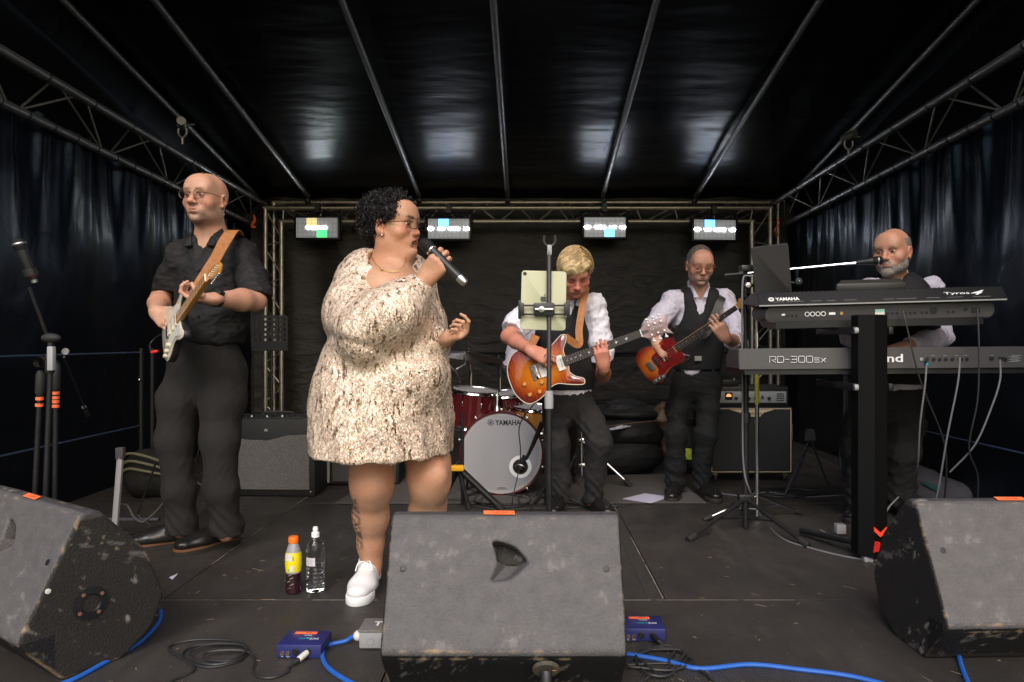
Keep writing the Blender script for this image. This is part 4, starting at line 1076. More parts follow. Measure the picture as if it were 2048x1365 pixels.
    # trainers
    for hx, d in ((Vector((P(744, 0, 2.94).x, 2.955, 0)), Vector((-.04, -1, 0))), (Vector((P(850, 0, 2.98).x, 3.0, 0)), Vector((.45, -.9, 0)))):
        o, at = shoe(me, hx, d, .265, .108, up='trainer', sole='white', st=.032, h=.105)
        b = B()
        for k in range(5): b.tube([at(.10+.022*k, -.026, .112-.010*k), at(.108+.022*k, 0, .117-.010*k), at(.10+.022*k, .026, .112-.010*k)], .0034, 6)
        b.tube(spline([at(.10, 0, .122), at(.12, .02, .135), at(.135, .035, .105), at(.10, .01, .122), at(.12, -.025, .13), at(.14, -.035, .10)], 5), .0026, 6)
        b.build('laces', 'white', o)
        b = B(); b.prism([(0, 0), (.035, .004), (.03, .010), (0, .006)], at(.13, .046, .06), d, Vector((0, 0, 1)), Vector((1, 0, 0)), -.002, .002); b.build('badge', 'black_pl', o)
        b = B(); b.lathe([(.036, 0), (.041, .008), (.041, .03), (.036, .036)], at(.05, 0, .098), (0, 0, 1), 20); b.build('sock', 'white', o)
    # the microphone she holds
    t = thing('microphone', 'black cordless microphone with a silver end held by the singer', 'microphone', mc)
    hd = P(852, 490, 2.60); dm = (P(931, 568, 2.56)-hd).normalized(); Lm = (P(931, 568, 2.56)-hd).length
    b = B(); b.lathe([(0, -.026), (.012, -.024), (.021, -.016), (.0255, -.003), (.0255, .012), (.022, .026), (.0195, .032)], hd, dm, 24); b.build('grille', 'skin_mic', t)
    b = B(); b.lathe([(.0195, .030), (.0235, .031), (.0235, .035), (.0205, .037)], hd, dm, 24); b.build('collar_ring', 'chrome', t)
    b = B(); b.lathe([(.0205, .036), (.0195, .05), (.0165, .12), (.0175, .16), (.0185, .165), (.0185, Lm-.036), (.017, Lm-.034)], hd, dm, 24); b.build('handle', 'black_pl', t)
    b = B(); b.lathe([(.0168, Lm-.036), (.0170, Lm-.012), (.013, Lm), (0, Lm)], hd, dm, 24); b.build('end_cap', 'steel', t)
    b = B(); s2 = Vector((.15, -1, .3)); s2 = (s2-dm*s2.dot(dm)).normalized(); b.box(hd+dm*(Lm-.022)+s2*.0165, (.016, .010, .003), rotm(dm, dm.cross(s2))); b.build('sticker', 'white', t)
    return me
# ---------------------------------------------------------------- the other band members
def cap_hair(H, S, thick=.006, front=.055, low=-.03):
    H.ell(S, (0, -.014, .030), (.0755+thick, .096+thick, .089+thick), .0); 
    H.ell(S, (0, -.045, -.02), (.070+thick*.5, .060+thick, .06), .02)
    H.ell(S, (0, .115, -.010), (.10, .075, .085), .01, 'sub')
    for sx in (-1, 1): H.ell(S, (sx*.085, .035, -.055), (.035, .055, .055), .008, 'sub'); H.ell(S, (sx*.088, -.004, -.014), (.018, .024, .033), .004, 'sub')
def collar_pts(me, H, dep, spread, mt, c=-.150, low=-.205, fwd=.085):
    b = B()
    for sx in (-1, 1):
        q = [H.p(sx*.012, fwd, low), H.p(sx*spread, fwd-.012, low+.000), H.p(sx*(spread+.026), fwd-.075, c+.030), H.p(sx*.066, -.03, c+.048), H.p(sx*.050, fwd-.040, c+.022)]
        n_ = (q[2]-q[0]).cross(q[1]-q[0]).normalized()*.003; 
        b.add([tuple(p+n_) for p in q]+[tuple(p-n_) for p in q], [(0, 1, 2, 3, 4), (9, 8, 7, 6, 5)]+[(i, (i+1) % 5, (i+1) % 5+5, i+5) for i in range(5)])
    b.build('collar', mt, me, smooth=False)
def band_man(label, base, yaw, H, J, sk, W, pk, headkw={}, shirt='shirt_white', vest='waistcoat', trou='jeans_black', sleeve='long', eyekw={}, h=.0048, seed=1,
             hands=(), feet=(), q=.70, lb='collar', legr=(.10, .082, .068, .072), V=(.075, .02), vdepth=.30):
    fw = fr(yaw) @ Vector((0, 1, 0)); HU = Head(J['nb']+Vector((0, 0, .178))+fw*.028, fr(yaw), 1.0); rt = Vector((-fw.y, fw.x, 0)); 
    pts = [Vector(p) for v in J.values() for p in (v if isinstance(v, (list, tuple)) else [v])]+[H.c]
    lo = Vector([min(p[i] for p in pts) for i in range(3)])-Vector((.24, .26, .10)); hi = Vector([max(p[i] for p in pts) for i in range(3)])+Vector((.24, .26, .17)); lo.z = max(lo.z, .03)
    S = SDF(lo, hi, h); head_shape(S, H, **headkw)
    nb, ch, wa, hp = J['nb'], J['ch'], J['wa'], J['hp']
    S.cone(H.p(0, -.02, -.055), nb, .060, .062, .03); S.cone(nb, ch, .065, .08, .03); S.cone(ch, hp, .08, .075, .02)
    S.cone(nb-Vector((0, 0, .02)), J['sL'], .05, .045, .03); S.cone(nb-Vector((0, 0, .02)), J['sR'], .05, .045, .03)
    for s_, e_, w_ in ((J['sL'], J['eL'], J['wL']), (J['sR'], J['eR'], J['wR'])):
        S.cone(s_, e_, .045, .042, .02); S.chain([e_, e_.lerp(w_, .35), w_], [.043, .044, .028], .015)
    for a in hands: hand(S, *a[0], **a[1])
    for L in ('lL', 'lR'): S.chain(J[L], [.07]+[.05]*(len(J[L])-2)+[.035], .02)
    me = body_obj(S, H, sk, base, label, pk)
    eyes(H, me, **eyekw)
    def torso(S, d, top=True):
        S.chain([nb.lerp(ch, .45), ch, wa, hp], [W[0]*.86+d, W[0]+d, W[1]+d, W[2]+d], .06, flat=fw, q=q)
    # shirt
    S = SDF(lo, hi, .0062); torso(S, 0)
    S.cone(J['sL'], J['sR'], .062, .062, .05); S.cone(nb-rt*.04-Vector((0, 0, .02)), nb+rt*.04-Vector((0, 0, .02)), .055, .055, .03)
    S.cone(nb-Vector((0, 0, .02)), HU.p(0, -.035, -.110), .078, .066, .015)
    for s_, e_, w_ in ((J['sL'], J['eL'], J['wL']), (J['sR'], J['eR'], J['wR'])):
        if sleeve == 'long':
            c_ = w_.lerp(e_, .14); S.chain([s_, s_.lerp(e_, .5), e_, e_.lerp(c_, .5), c_], [.068, .064, .060, .058, .042], .03)
            if W[0] < .3: S.cutbox(c_, w_-e_, .09)
        elif sleeve == 'rolled':
            c_ = e_.lerp(w_, .42); S.chain([s_, s_.lerp(e_, .5), e_, c_], [.070, .068, .064, .056], .03); S.cutbox(c_, w_-e_, .10)
        else:
            c_ = s_.lerp(e_, .80); S.chain([s_, s_.lerp(e_, .5), c_], [.070, .073, .074], .03); S.cutbox(c_, e_-s_, .11)
    S.plane(hp-Vector((0, 0, .04)), (0, 0, -1), .01)
    S.ell(HU.p(0, -.01, -.105)+Vector((0, 0, .045)), (.068, .068, .05), None, .01, 'sub')
    S.cone(nb+fw*.06+Vector((0, 0, .05)), nb+fw*.12-Vector((0, 0, .10)), .040, .010, .008, 'sub')
    so = garment('shirt', S, shirt, me, [(.0062, 14, seed, (.3, 0, 1), 2.0), (.0042, 34, seed+1, (1, 0, .4), 2.0)])
    collar_pts(so, HU, 0, .040, shirt)
    # waistcoat
    if vest:
        S = SDF(lo, hi, .0055); torso(S, .025); S.cone(nb-rt*.085-Vector((0, 0, .042)), nb+rt*.085-Vector((0, 0, .042)), .076, .076, .04)
        for sg, s_ in ((-1, J['sL']), (1, J['sR'])): S.ell(s_+(s_-nb).normalized()*.015-Vector((0, 0, .05)), (.085, .20, .13), rotm(rt, fw), .02, 'sub')
        S.cone(nb+fw*.10+Vector((0, 0, .06)), nb+fw*.17-Vector((0, 0, vdepth)), V[0], V[1], .006, 'sub')
        S.cone(nb+Vector((0, 0, .08)), nb-Vector((0, 0, .01)), .08, .066, .01, 'sub')
        S.plane(hp-Vector((0, 0, .005)), (0, 0, -1), .01)
        garment('waistcoat', S, vest, me, [(.002, 14, seed+4, (.2, 0, 1), 2.0)])
    # trousers
    S = SDF(lo, hi, .0062); S.cone(hp, hp-Vector((0, 0, .10)), W[2]-.008, W[2]-.002, .04, flat=fw, q=q)
    for L in ('lL', 'lR'):
        p = J[L]; n = len(p); rs = [legr[0]]+[legr[1]]*(n-3)+[legr[2], legr[3]]; S.chain(p, rs, .035)
    S.plane(hp+Vector((0, 0, .02)), (0, 0, 1), .01); S.plane((0, 0, .05), (0, 0, -1))
    garment('trousers', S, trou, me, [(.006, 10, seed+2, (.2, 0, 1), 2.6), (.0032, 26, seed+3, (.9, 0, .3), 2.0)],
            fn=lambda v, n: v+n*(.005*(np.clip((.26-v[:, 2])/.16, 0, 1)+.7*np.exp(-((v[:, 2]-.50)/.07)**2))*np.sin(v[:, 2]*85+v[:, 0]*60+3*np.sin(v[:, 0]*26+v[:, 2]*8)))[:, None])
    for a in feet: shoe(me, *a)
    return me, fw, rt
def blond_guitarist():
    H = Head(P(1150, 547, 4.02), fr(6, 34, -4), 1.09); z = Vector((0, 0, 1))
    J = dict(nb=P(1128, 603, 4.22), ch=P(1126, 660, 4.25), wa=P(1132, 730, 4.25), hp=P(1136, 778, 4.25), sL=P(1058, 620, 4.20), sR=P(1190, 610, 4.20),
             eL=P(1016, 674, 4.06), wL=P(1062, 702, 3.86), eR=P(1206, 752, 4.22), wR=P(1208, 737, 3.88),
             lL=[P(1112, 800, 4.26), P(1110, 840, 4.24), P(1112, 890, 4.22), P(1120, 960, 4.26), P(1122, 1008, 4.27)], lR=[P(1160, 800, 4.25), P(1180, 840, 4.18), P(1198, 884, 4.12), P(1190, 950, 4.18), P(1184, 1008, 4.24)])
    hs = [((P(1064, 703, 3.85), Vector((.88, -.15, -.42)), Vector((.15, .85, -.4)), Vector((.3, .1, .9))), dict(sc_=1.04, curls=[(30, 55, 35), (34, 58, 36), (38, 60, 36), (42, 60, 36)], tcurl=((.036, .034, .014), (.066, .036, .026), (.092, .026, .034)))),
          ((P(1207, 733, 3.86), Vector((-.18, -.38, .82)), Vector((-.05, .85, .35)), Vector((1, 0, .3))), dict(sc_=1.04, curls=[(22, 66, 50), (25, 68, 50), (28, 70, 50), (32, 70, 50)], tcurl=((.034, .036, .022), (.060, .034, .044), (.078, .022, .060))))]
    me, fw, rt = band_man('person with swept blond hair looking down at the orange sunburst guitar', G(1160, 1025), 2, H, J, (.50, .20, .135), (.150, .142, .140),
             dict(blush=.5, stub=.15, browc=(.18, .10, .06), browa=.7, lip=(.36, .12, .10)), dict(jaw=1.12, nose=1.12, cheek=.2), sleeve='short', seed=11, hands=hs,
             eyekw=dict(look=(0, -.2), lidded=.18), feet=[(Vector((P(1122, 0, 4.28).x, 4.30, 0)), (-.25, -1, 0), .29, .10), (Vector((P(1184, 0, 4.28).x, 4.29, 0)), (.30, -1, 0), .29, .10)],
             legr=(.088, .076, .060, .066))
    # swept hair
    S = SDF(np.array(H.c)-.22, np.array(H.c)+.22, .004)
    cap_hair(H, S, .010); H.ell(S, (-.014, .010, .088), (.075, .090, .045), .03); H.ell(S, (-.034, .062, .070), (.052, .050, .036), .02); H.ell(S, (.030, .050, .080), (.046, .05, .034), .02); H.ell(S, (-.012, .082, .052), (.055, .024, .022), .015)
    H.ell(S, (.075, .0, .045), (.022, .055, .04), .02); H.ell(S, (-.078, .0, .035), (.018, .05, .045), .02)
    vs, f = S.mesh(); n = vnormals(vs, f); L = H.inv(vs)
    cmb = L[:, 0]*.5+L[:, 2]*1.0-L[:, 1]*.35+.010*np.sin(L[:, 0]*40)
    a = np.arctan2(L[:, 2]-.03, L[:, 0]+.02-L[:, 1]*.2)
    rid = np.sin(L[:, 1]*150+L[:, 0]*60+3*np.sin(L[:, 0]*35))+.6*np.sin(L[:, 1]*330+L[:, 0]*120+5*np.sin(a*3))
    vs = vs+n*(.0022*rid-.006*np.exp(-((L[:, 0]-.028+.2*(L[:, 1]-.05))/.006)**2)*(L[:, 2] > .05))[:, None]
    col = np.array([.46, .33, .17])[None]*(1+.28*rid[:, None]/1.6); col = paint(col, np.clip((-.0-L[:, 2])/.03, 0, 1), (.24, .20, .16), .8); col = paint(col, np.clip((.012-L[:, 2]-L[:, 1]*.2)/.02, 0, 1), (.30, .23, .15), .6)
    M['hair_c'] = mat('swept blond hair', (.5, .4, .2), .5, attr=True, bump=.8, bscale=60, stretch=(1, 6, 6))
    hr = npmesh('hair', vs, f, 'hair_c', me['_o'], me, np.clip(col, .01, 1))
    # loose combed strands over the moulded base
    rs = np.random.RandomState(3); bb = [B(), B()]
    for q_ in range(900):
        th, ph = rs.uniform(0, 6.28), rs.uniform(.05, 1.35); p = np.array([math.sin(ph)*math.cos(th)*.096, math.sin(ph)*math.sin(th)*.112-.002, .046+math.cos(ph)*.104])
        if p[1] < -.06: continue
        sd = -1 if p[0] < .028 else 1; dv = np.array([sd*(.7+.3*rs.rand()), .55 if sd < 0 else .1, -.15])+rs.uniform(-.12, .12, 3); pts = []
        for k in range(9):
            g = np.array([p[0]/.098**2, (p[1]+.002)/.113**2, (p[2]-.046)/.106**2]); g /= np.linalg.norm(g); t_ = dv-g*(dv@g); t_ /= np.linalg.norm(t_)
            r0 = math.sqrt((p[0]/.098)**2+((p[1]+.002)/.113)**2+((p[2]-.046)/.106)**2); p = np.array([0, -.002, .046])+(p-np.array([0, -.002, .046]))/r0*(1.0+.012*math.sin(k+q_))
            if p[2] < .028+.1*max(0, -p[1]): break
            pts.append(H.p(*p)); p = p+t_*.008; dv = dv+np.array([0, 0, -.10])
        if len(pts) > 3: bb[q_ % 2].tube(pts, [.0012]*(len(pts)-1)+[.0004], 3, cap=False)
    for q_, c_ in ((0, (.55, .41, .22)), (1, (.30, .20, .10))): s_ = bb[q_].build('strands', mat('blond strands', c_, .45), hr); s_['kind'] = 'stuff'
    b = B()
    b.lathe([(.0100, -.0025), (.0118, 0), (.0100, .0025)], P(1090, 712, 3.80), (.8, 0, -.5), 16); b.build('ring', 'chrome', me)
    ax = (J['wR']-J['eR']).normalized(); b = B(); b.lathe([(.031, -.003), (.034, 0), (.031, .003)], J['wR']+Vector((0, .0, -.012)), (0.1, -.8, .5), 24); b.build('bracelet', 'brass', me)
    return me
def bassist():
    H = Head(P(1400, 531, 4.50), fr(-1, 16, 1), 1.06)
    J = dict(nb=P(1398, 590, 4.60), ch=P(1394, 640, 4.63), wa=P(1392, 690, 4.63), hp=P(1394, 738, 4.63), sL=P(1347, 602, 4.60), sR=P(1450, 600, 4.60),
             eL=P(1308, 655, 4.52), wL=P(1313, 688, 4.33), eR=P(1474, 684, 4.46), wR=P(1452, 678, 4.13),
             lL=[P(1368, 762, 4.64), P(1355, 820, 4.62), P(1352, 870, 4.60), P(1352, 930, 4.64), P(1352, 974, 4.66)], lR=[P(1418, 762, 4.63), P(1416, 820, 4.60), P(1410, 870, 4.57), P(1404, 930, 4.62), P(1403, 976, 4.65)])
    hs = [((P(1314, 688, 4.31), Vector((.45, -.25, -.55)), Vector((.2, .85, -.2)), Vector((.7, .1, .6))), dict(sc_=1.02, curls=[(18, 40, 26), (22, 42, 28), (24, 42, 28), (26, 42, 28)])),
          ((P(1450, 676, 4.10), Vector((-.50, -.34, .62)), Vector((-.15, .85, .45)), Vector((.6, -.2, .7))), dict(sc_=1.04, curls=[(18, 60, 45), (20, 62, 45), (22, 64, 45), (26, 64, 45)], tcurl=((.034, .036, .022), (.060, .034, .044), (.078, .022, .060))))]
    me, fw, rt = band_man('person with short grey hair and amber glasses playing the bass guitar', G(1372, 992), -8, H, J, (.45, .235, .165), (.150, .138, .135),
             dict(blush=.22, stub=.30, stubc=(.20, .17, .15), browc=(.12, .09, .07), browa=.6, lip=(.32, .12, .10)), dict(jaw=.98, gaunt=.8), shirt='shirt_lilac', trou='trousers_black', sleeve='rolled', seed=31, hands=hs,
             eyekw=dict(look=(0, -.25), lidded=.25), feet=[(Vector((P(1354, 0, 4.68).x, 4.70, 0)), (-.35, -1, 0), .30, .105), (Vector((P(1400, 0, 4.68).x, 4.70, 0)), (.18, -1, 0), .30, .105)], legr=(.086, .072, .060, .064))
    glasses(H, me, 'glass_rim2', .0205, .0165, .014, .003, .0016)
    S = SDF(np.array(H.c)-.2, np.array(H.c)+.2, .0045); cap_hair(H, S, .0045); vs, f = S.mesh(); n = vnormals(vs, f); L = H.inv(vs)
    r_ = np.random.RandomState(4); nz = r_.uniform(-1, 1, len(vs)); vs = vs+n*(.0012*nz)[:, None]
    col = np.array([.085, .072, .062])[None]*(1+.5*nz[:, None]); col = paint(col, np.clip((.05-L[:, 2])/.03, 0, 1), (.24, .22, .21), .6)
    M['hair_g'] = mat('cropped grey hair', (.1, .1, .1), .7, attr=True, bump=.6, bscale=300); npmesh('hair', vs, f, 'hair_g', me['_o'], me, np.clip(col, .01, 1))
    b = B(); c = P(1396, 718, 4.495); b.box(c, (.045, .006, .032)); b.build('belt_buckle', 'steel', me)
    return me
def keyboardist():
    H = Head(P(1785, 505, 3.88), fr(-48, 3, 0), 1.13)
    J = dict(nb=P(1792, 574, 3.98), ch=P(1795, 638, 4.00), wa=P(1785, 710, 4.00), hp=P(1778, 765, 4.02), sL=P(1737, 584, 3.86), sR=P(1862, 578, 4.05),
             eL=P(1705, 668, 3.75), wL=P(1738, 692, 3.55), eR=P(1884, 672, 3.96), wR=P(1808, 694, 3.62),
             lL=[P(1742, 790, 4.02), P(1722, 850, 3.98), P(1718, 900, 3.96), P(1722, 980, 4.04), P(1722, 1030, 4.06)], lR=[P(1812, 790, 4.04), P(1812, 850, 4.0), P(1804, 900, 4.0), P(1798, 980, 4.1), P(1796, 1020, 4.14)])
    hs = [((P(1806, 694, 3.61), Vector((-.85, -.45, -.12)), Vector((-.1, .1, -1)), Vector((-.3, -.8, 0))), dict(curls=[(20, 35, 20)]*4)), ((P(1739, 692, 3.54), Vector((-.1, -.9, -.2)), Vector((0, -.2, -1)), Vector((.8, 0, 0))), dict(curls=[(20, 35, 20)]*4))]
    me, fw, rt = band_man('bald person with a grey beard playing the keyboards at right', G(1770, 1040), -52, H, J, (.47, .235, .155), (.185, .190, .180),
             dict(blush=.38, stub=.9, stubc=(.26, .23, .21), browc=(.25, .2, .17), browa=.4, lip=(.32, .12, .10)), dict(jaw=1.15, cheek=.4, nose=1.08), shirt='shirt_lilac', trou='jeans_dark', sleeve='long', seed=51, hands=hs,
             eyekw=dict(look=(0, 0), lidded=.45), feet=[(Vector((P(1730, 0, 4.10).x+.05, 4.13, 0)), (-.75, -.66, 0), .31, .11), (Vector((P(1796, 0, 4.16).x, 4.20, 0)), (-.1, -1, 0), .31, .11)], q=.82, legr=(.112, .096, .080, .082), V=(.08, .025), vdepth=.22)
    # grey beard: a thin textured layer over jaw and chin
    S = SDF(np.array(H.c)-.2, np.array(H.c)+.2, .0045)
    H.ell(S, (0, .024, -.075), (.066, .060, .044), .0); 
    for sx in (-1, 1): H.ell(S, (sx*.052, .006, -.056), (.022, .036, .034), .02)
    H.ell(S, (0, .070, -.104), (.032, .026, .022), .02); H.cone(S, (-.020, .089, -.055), (.020, .089, -.055), .0062, .0062, .010)
    H.ell(S, (0, .10, -.067), (.019, .03, .0075), .004, 'sub')
    vs, f = S.mesh(); n = vnormals(vs, f); r_ = np.random.RandomState(6); nz = r_.uniform(-1, 1, len(vs)); vs = vs+n*(.0007*nz)[:, None]
    M['beard'] = mat('short grey beard', (.4, .38, .36), .8, attr=True, bump=.8, bscale=250); npmesh('beard', vs, f, 'beard', me['_o'], me, np.clip(np.array([.20, .175, .155])[None]*(1+.6*nz[:, None]), 0, 1))
    S = SDF(np.array(H.c)-.2, np.array(H.c)+.2, .0045); cap_hair(H, S, .002); H.ell(S, (0, .02, .120), (.10, .135, .070), .01, 'sub')
    vs, f = S.mesh(); nz = r_.uniform(-1, 1, len(vs)); npmesh('hair', vs, f, 'beard', me['_o'], me, np.clip(np.array([.17, .145, .125])[None]*(1+.3*nz[:, None]), 0, 1))
    return me
def drummer():
    H = Head(P(1088, 600, 5.6), fr(0, 10, 0), 1.0); B_ = P(1075, 0, 5.6).x
    J = dict(nb=Vector((B_+.03, 5.65, 1.22)), ch=Vector((B_, 5.66, 1.05)), wa=Vector((B_, 5.66, .82)), hp=Vector((B_, 5.68, .62)), sL=P(1034, 672, 5.6), sR=P(1120, 672, 5.6),
             eL=P(1022, 735, 5.40), wL=P(1060, 752, 5.1), eR=P(1150, 735, 5.4), wR=P(1110, 755, 5.1),
             lL=[Vector((B_-.1, 5.6, .58)), Vector((B_-.2, 5.3, .55)), Vector((B_-.24, 5.12, .52)), Vector((B_-.22, 5.15, .3)), Vector((B_-.2, 5.15, .1))], lR=[Vector((B_+.1, 5.6, .58)), Vector((B_+.2, 5.3, .55)), Vector((B_+.24, 5.12, .52)), Vector((B_+.22, 5.15, .3)), Vector((B_+.2, 5.15, .1))])
    hs = [((J['wL'], Vector((.6, -.5, 0)), Vector((0, 0, -1)), Vector((.5, .5, 0))), dict(curls=[(50, 60, 40)]*4)), ((J['wR'], Vector((-.6, -.5, 0)), Vector((0, 0, -1)), Vector((-.5, .5, 0))), dict(curls=[(50, 60, 40)]*4))]
    me, fw, rt = band_man('person in a pale shirt seated at the drums, mostly hidden behind the blond guitarist', Vector((B_, 5.6, 0)), 0, H, J, (.45, .24, .17), (.15, .15, .16), dict(blush=.2), shirt='shirt_lilac', vest=None,
             trou='trousers_black', seed=71, hands=hs, h=.007, feet=[(Vector((B_-.2, 5.25, 0)), (-.1, -1, 0), .29, .1), (Vector((B_+.2, 5.25, 0)), (.1, -1, 0), .29, .1)])
    t = thing('drum_stool', 'round black drum stool under the seated drummer', 'stool', (B_, 5.72, 0))
    b = B(); b.lathe([(0, .46), (.17, .46), (.185, .48), (.185, .52), (.16, .54), (0, .54)], (B_, 5.72, 0)); b.build('seat', 'black_pl', t)
    for k in range(3):
        b = B(); a = 2.1*k+.4; b.tube([(B_, 5.72, .30), (B_+.24*math.cos(a), 5.72+.24*math.sin(a), .02)], .012); b.build('leg', 'steel', t)
    b = B(); b.cyl((B_, 5.72, .25), (B_, 5.72, .47), .016); b.build('post', 'steel', t)
# ---------------------------------------------------------------- build everybody
for build_person in (man_left, singer, blond_guitarist, bassist, keyboardist, drummer): build_person()
# ================================================================ instruments
def burst(name, o, N, v, c0, ra, rb, cols, flame=0, rough=.12):
    m = bpy.data.materials.new(name); m.use_nodes = True; t = m.node_tree; p = t.nodes['Principled BSDF']
    tc = _n(t, 'ShaderNodeTexCoord')
    def dot(vec):
        d = _n(t, 'ShaderNodeVectorMath', operation='DOT_PRODUCT'); t.links.new(tc.outputs['Object'], d.inputs[0]); d.inputs[1].default_value = vec; return d.outputs['Value']
    def mth(op, a, b_=0.0):
        n = _n(t, 'ShaderNodeMath', operation=op)
        for i, q in enumerate((a, b_)):
            if isinstance(q, (int, float)): n.inputs[i].default_value = q
            else: t.links.new(q, n.inputs[i])
        return n.outputs[0]
    a = mth('DIVIDE', mth('SUBTRACT', dot(tuple(N)), c0), ra); b_ = mth('DIVIDE', dot(tuple(v)), rb)
    r = mth('SQRT', mth('ADD', mth('MULTIPLY', a, a), mth('MULTIPLY', b_, b_)))
    if flame:
        w_ = _n(t, 'ShaderNodeTexWave'); w_.inputs['Scale'].default_value = 22; w_.inputs['Distortion'].default_value = 7; w_.inputs['Detail'].default_value = 3; w_.inputs['Detail Scale'].default_value = 1.5
        q = _n(t, 'ShaderNodeCombineXYZ'); t.links.new(dot(tuple(N)), q.inputs[0]); t.links.new(mth('MULTIPLY', dot(tuple(v)), .25), q.inputs[1]); t.links.new(q.outputs[0], w_.inputs[0])
        r = mth('ADD', r, mth('MULTIPLY', mth('SUBTRACT', w_.outputs['Fac'], .5), flame))
    rp = _n(t, 'ShaderNodeValToRGB'); cr = rp.color_ramp
    while len(cr.elements) < len(cols): cr.elements.new(.5)
    for e, (x, c) in zip(cr.elements, cols): e.position = x; e.color = (*c, 1)
    t.links.new(r, rp.inputs[0]); t.links.new(rp.outputs[0], p.inputs['Base Color']); p.inputs['Roughness'].default_value = rough; p.inputs['Coat Weight'].default_value = .6; p.inputs['Coat Roughness'].default_value = .05
    return m
M['cream'] = mat('aged cream lacquer', (.55, .52, .44), .25, coat=.4); M['pickguard_w'] = mat('white pickguard', (.60, .58, .54), .3)
M['maple'] = mat('amber maple', (.52, .24, .055), .3, coat=.4, var=.15, vscale=20, stretch=(1, 4, 4)); M['rosewood'] = mat('dark rosewood', (.022, .013, .010), .5, var=.3, vscale=60)
M['pearl'] = mat('pearl', (.7, .7, .68), .3); M['plum'] = mat('plum lacquer', (.20, .12, .125), .35, coat=.3); M['tort'] = mat('red tortoiseshell', (.22, .012, .012), .2, coat=.5, col2=(.08, .006, .006), vscale=30)
M['pickup_c'] = mat('cream pickup', (.62, .55, .42), .4); M['string'] = mat('string', (.55, .55, .55), .3, .9)
def sc2d(o, k): return [(a*k, b_*k) for a, b_ in o]
def guitar(o, nut, nrm, scale_len, outline, label, body_m, back_m, thick=.042, neck=(.056, .042), fb='rosewood', headpts=None, head_m='maple', nfret=21, joint=.16, nstr=6, inl='pearl', marks='dot', bind=None, name='electric_guitar'):
    o = Vector(o); nut = Vector(nut); N = (nut-o).normalized(); k = (nut-o).length/scale_len; n = Vector(nrm); n = (n-N*n.dot(N)).normalized(); v = n.cross(N)
    if v.z < 0: v = -v
    A = lambda a, b_, c=0: o+N*a*k+v*b_*k+n*c*k
    t = thing(name, label, 'guitar' if nstr == 6 else 'bass guitar', A(.04, 0, -.03), 'electric guitars and bass being played')
    ol = sc2d(spline(outline, 5, True), k)
    b = B(); b.prism(ol, A(0, 0, 0), N, v, n, -thick*k, -.004*k, .006*k); bo = b.build('body', back_m, t, ang=50)
    b = B(); b.prism(inset(ol, .004*k), A(0, 0, 0), N, v, n, -.006*k, .0, .002*k); b.build('body_top', body_m if not callable(body_m) else body_m(N, v, o-Vector(t['_o'])), t, ang=50)
    if bind: b = B(); q = [A(a/k, c/k, -.003) for a, c in ol]; b.tube(q+[q[0]], .0028*k, 5, cap=False); b.build('binding', bind, t)
    w0, w1 = neck; L = scale_len
    nk = [(joint-.02, -w0/2), (L, -w1/2), (L, w1/2), (joint-.02, w0/2)]
    b = B(); b.prism(sc2d(nk, k), o, N, v, n, -.018*k, .006*k, .005*k); b.build('neck', head_m if head_m in ('maple',) else 'rosewood', t)
    b = B(); b.prism(sc2d([(joint, -w0/2+.002), (L, -w1/2+.001), (L, w1/2-.001), (joint, w0/2-.002)], k), o, N, v, n, .004*k, .010*k); b.build('fingerboard', fb, t, smooth=False)
    fp = [L*(2**(-i/12.0)) for i in range(1, nfret+1)]; b = B()
    for i, x in enumerate(fp):
        w_ = w1+(w0-w1)*(L-x)/(L-joint); b.tube([A(x, -w_/2+.002, .0105), A(x, w_/2-.002, .0105)], .0013*k, 4)
    b.build('frets', 'steel', t)
    b = B(); ff = [L]+fp
    for i in (3, 5, 7, 9, 12, 15, 17, 19, 21):
        if i >= len(ff): continue
        x = (ff[i]+ff[i-1])/2; wd = (ff[i-1]-ff[i])
        if marks == 'dot': b.prism(circ(.0035*k, 10), A(x, 0, 0), N, v, n, .010*k, .0108*k)
        else:   # small spread-wing shaped inlays
            s_ = min(wd*.42, .011)
            b.prism(sc2d([(-s_*.2, -s_), (s_*.25, -s_*.15), (s_, s_*.3), (s_*.2, s_*.2), (0, s_*1.1), (-s_*.3, s_*.15), (-s_, -s_*.2), (-s_*.25, -s_*.2)], k), A(x, 0, 0), N, v, n, .010*k, .0108*k)
    b.build('fret_markers', inl, t, smooth=False)
    tilt = -.010
    b = B(); hp = sc2d(headpts, k); b.prism(hp, A(L, 0, 0), (N+n*-.10).normalized() if marks != 'dot' else N, v, n, -.013*k, .002*k, .002*k); b.build('headstock', head_m, t)
    b = B(); b.box(A(L+.001, 0, .010), (.005*k, w1*k, .006*k), rotm(N, v)); b.build('nut', 'pearl', t, smooth=False)
    sp = .052 if nstr == 6 else .057; b = B()
    for i in range(nstr):
        f = i/(nstr-1)-.5; b.tube([A(-.005, f*sp, .016), A(L, f*w1*.8, .0135)], (.0007+.0004*f)*k*(1 if nstr == 6 else 2), 4)
    b.build('strings', 'string', t)
    return t, A, N, v, n, k
def put(t, nm, mt, fn, smooth=True):
    b = B(); fn(b); return b.build(nm, mt, t, smooth=smooth)
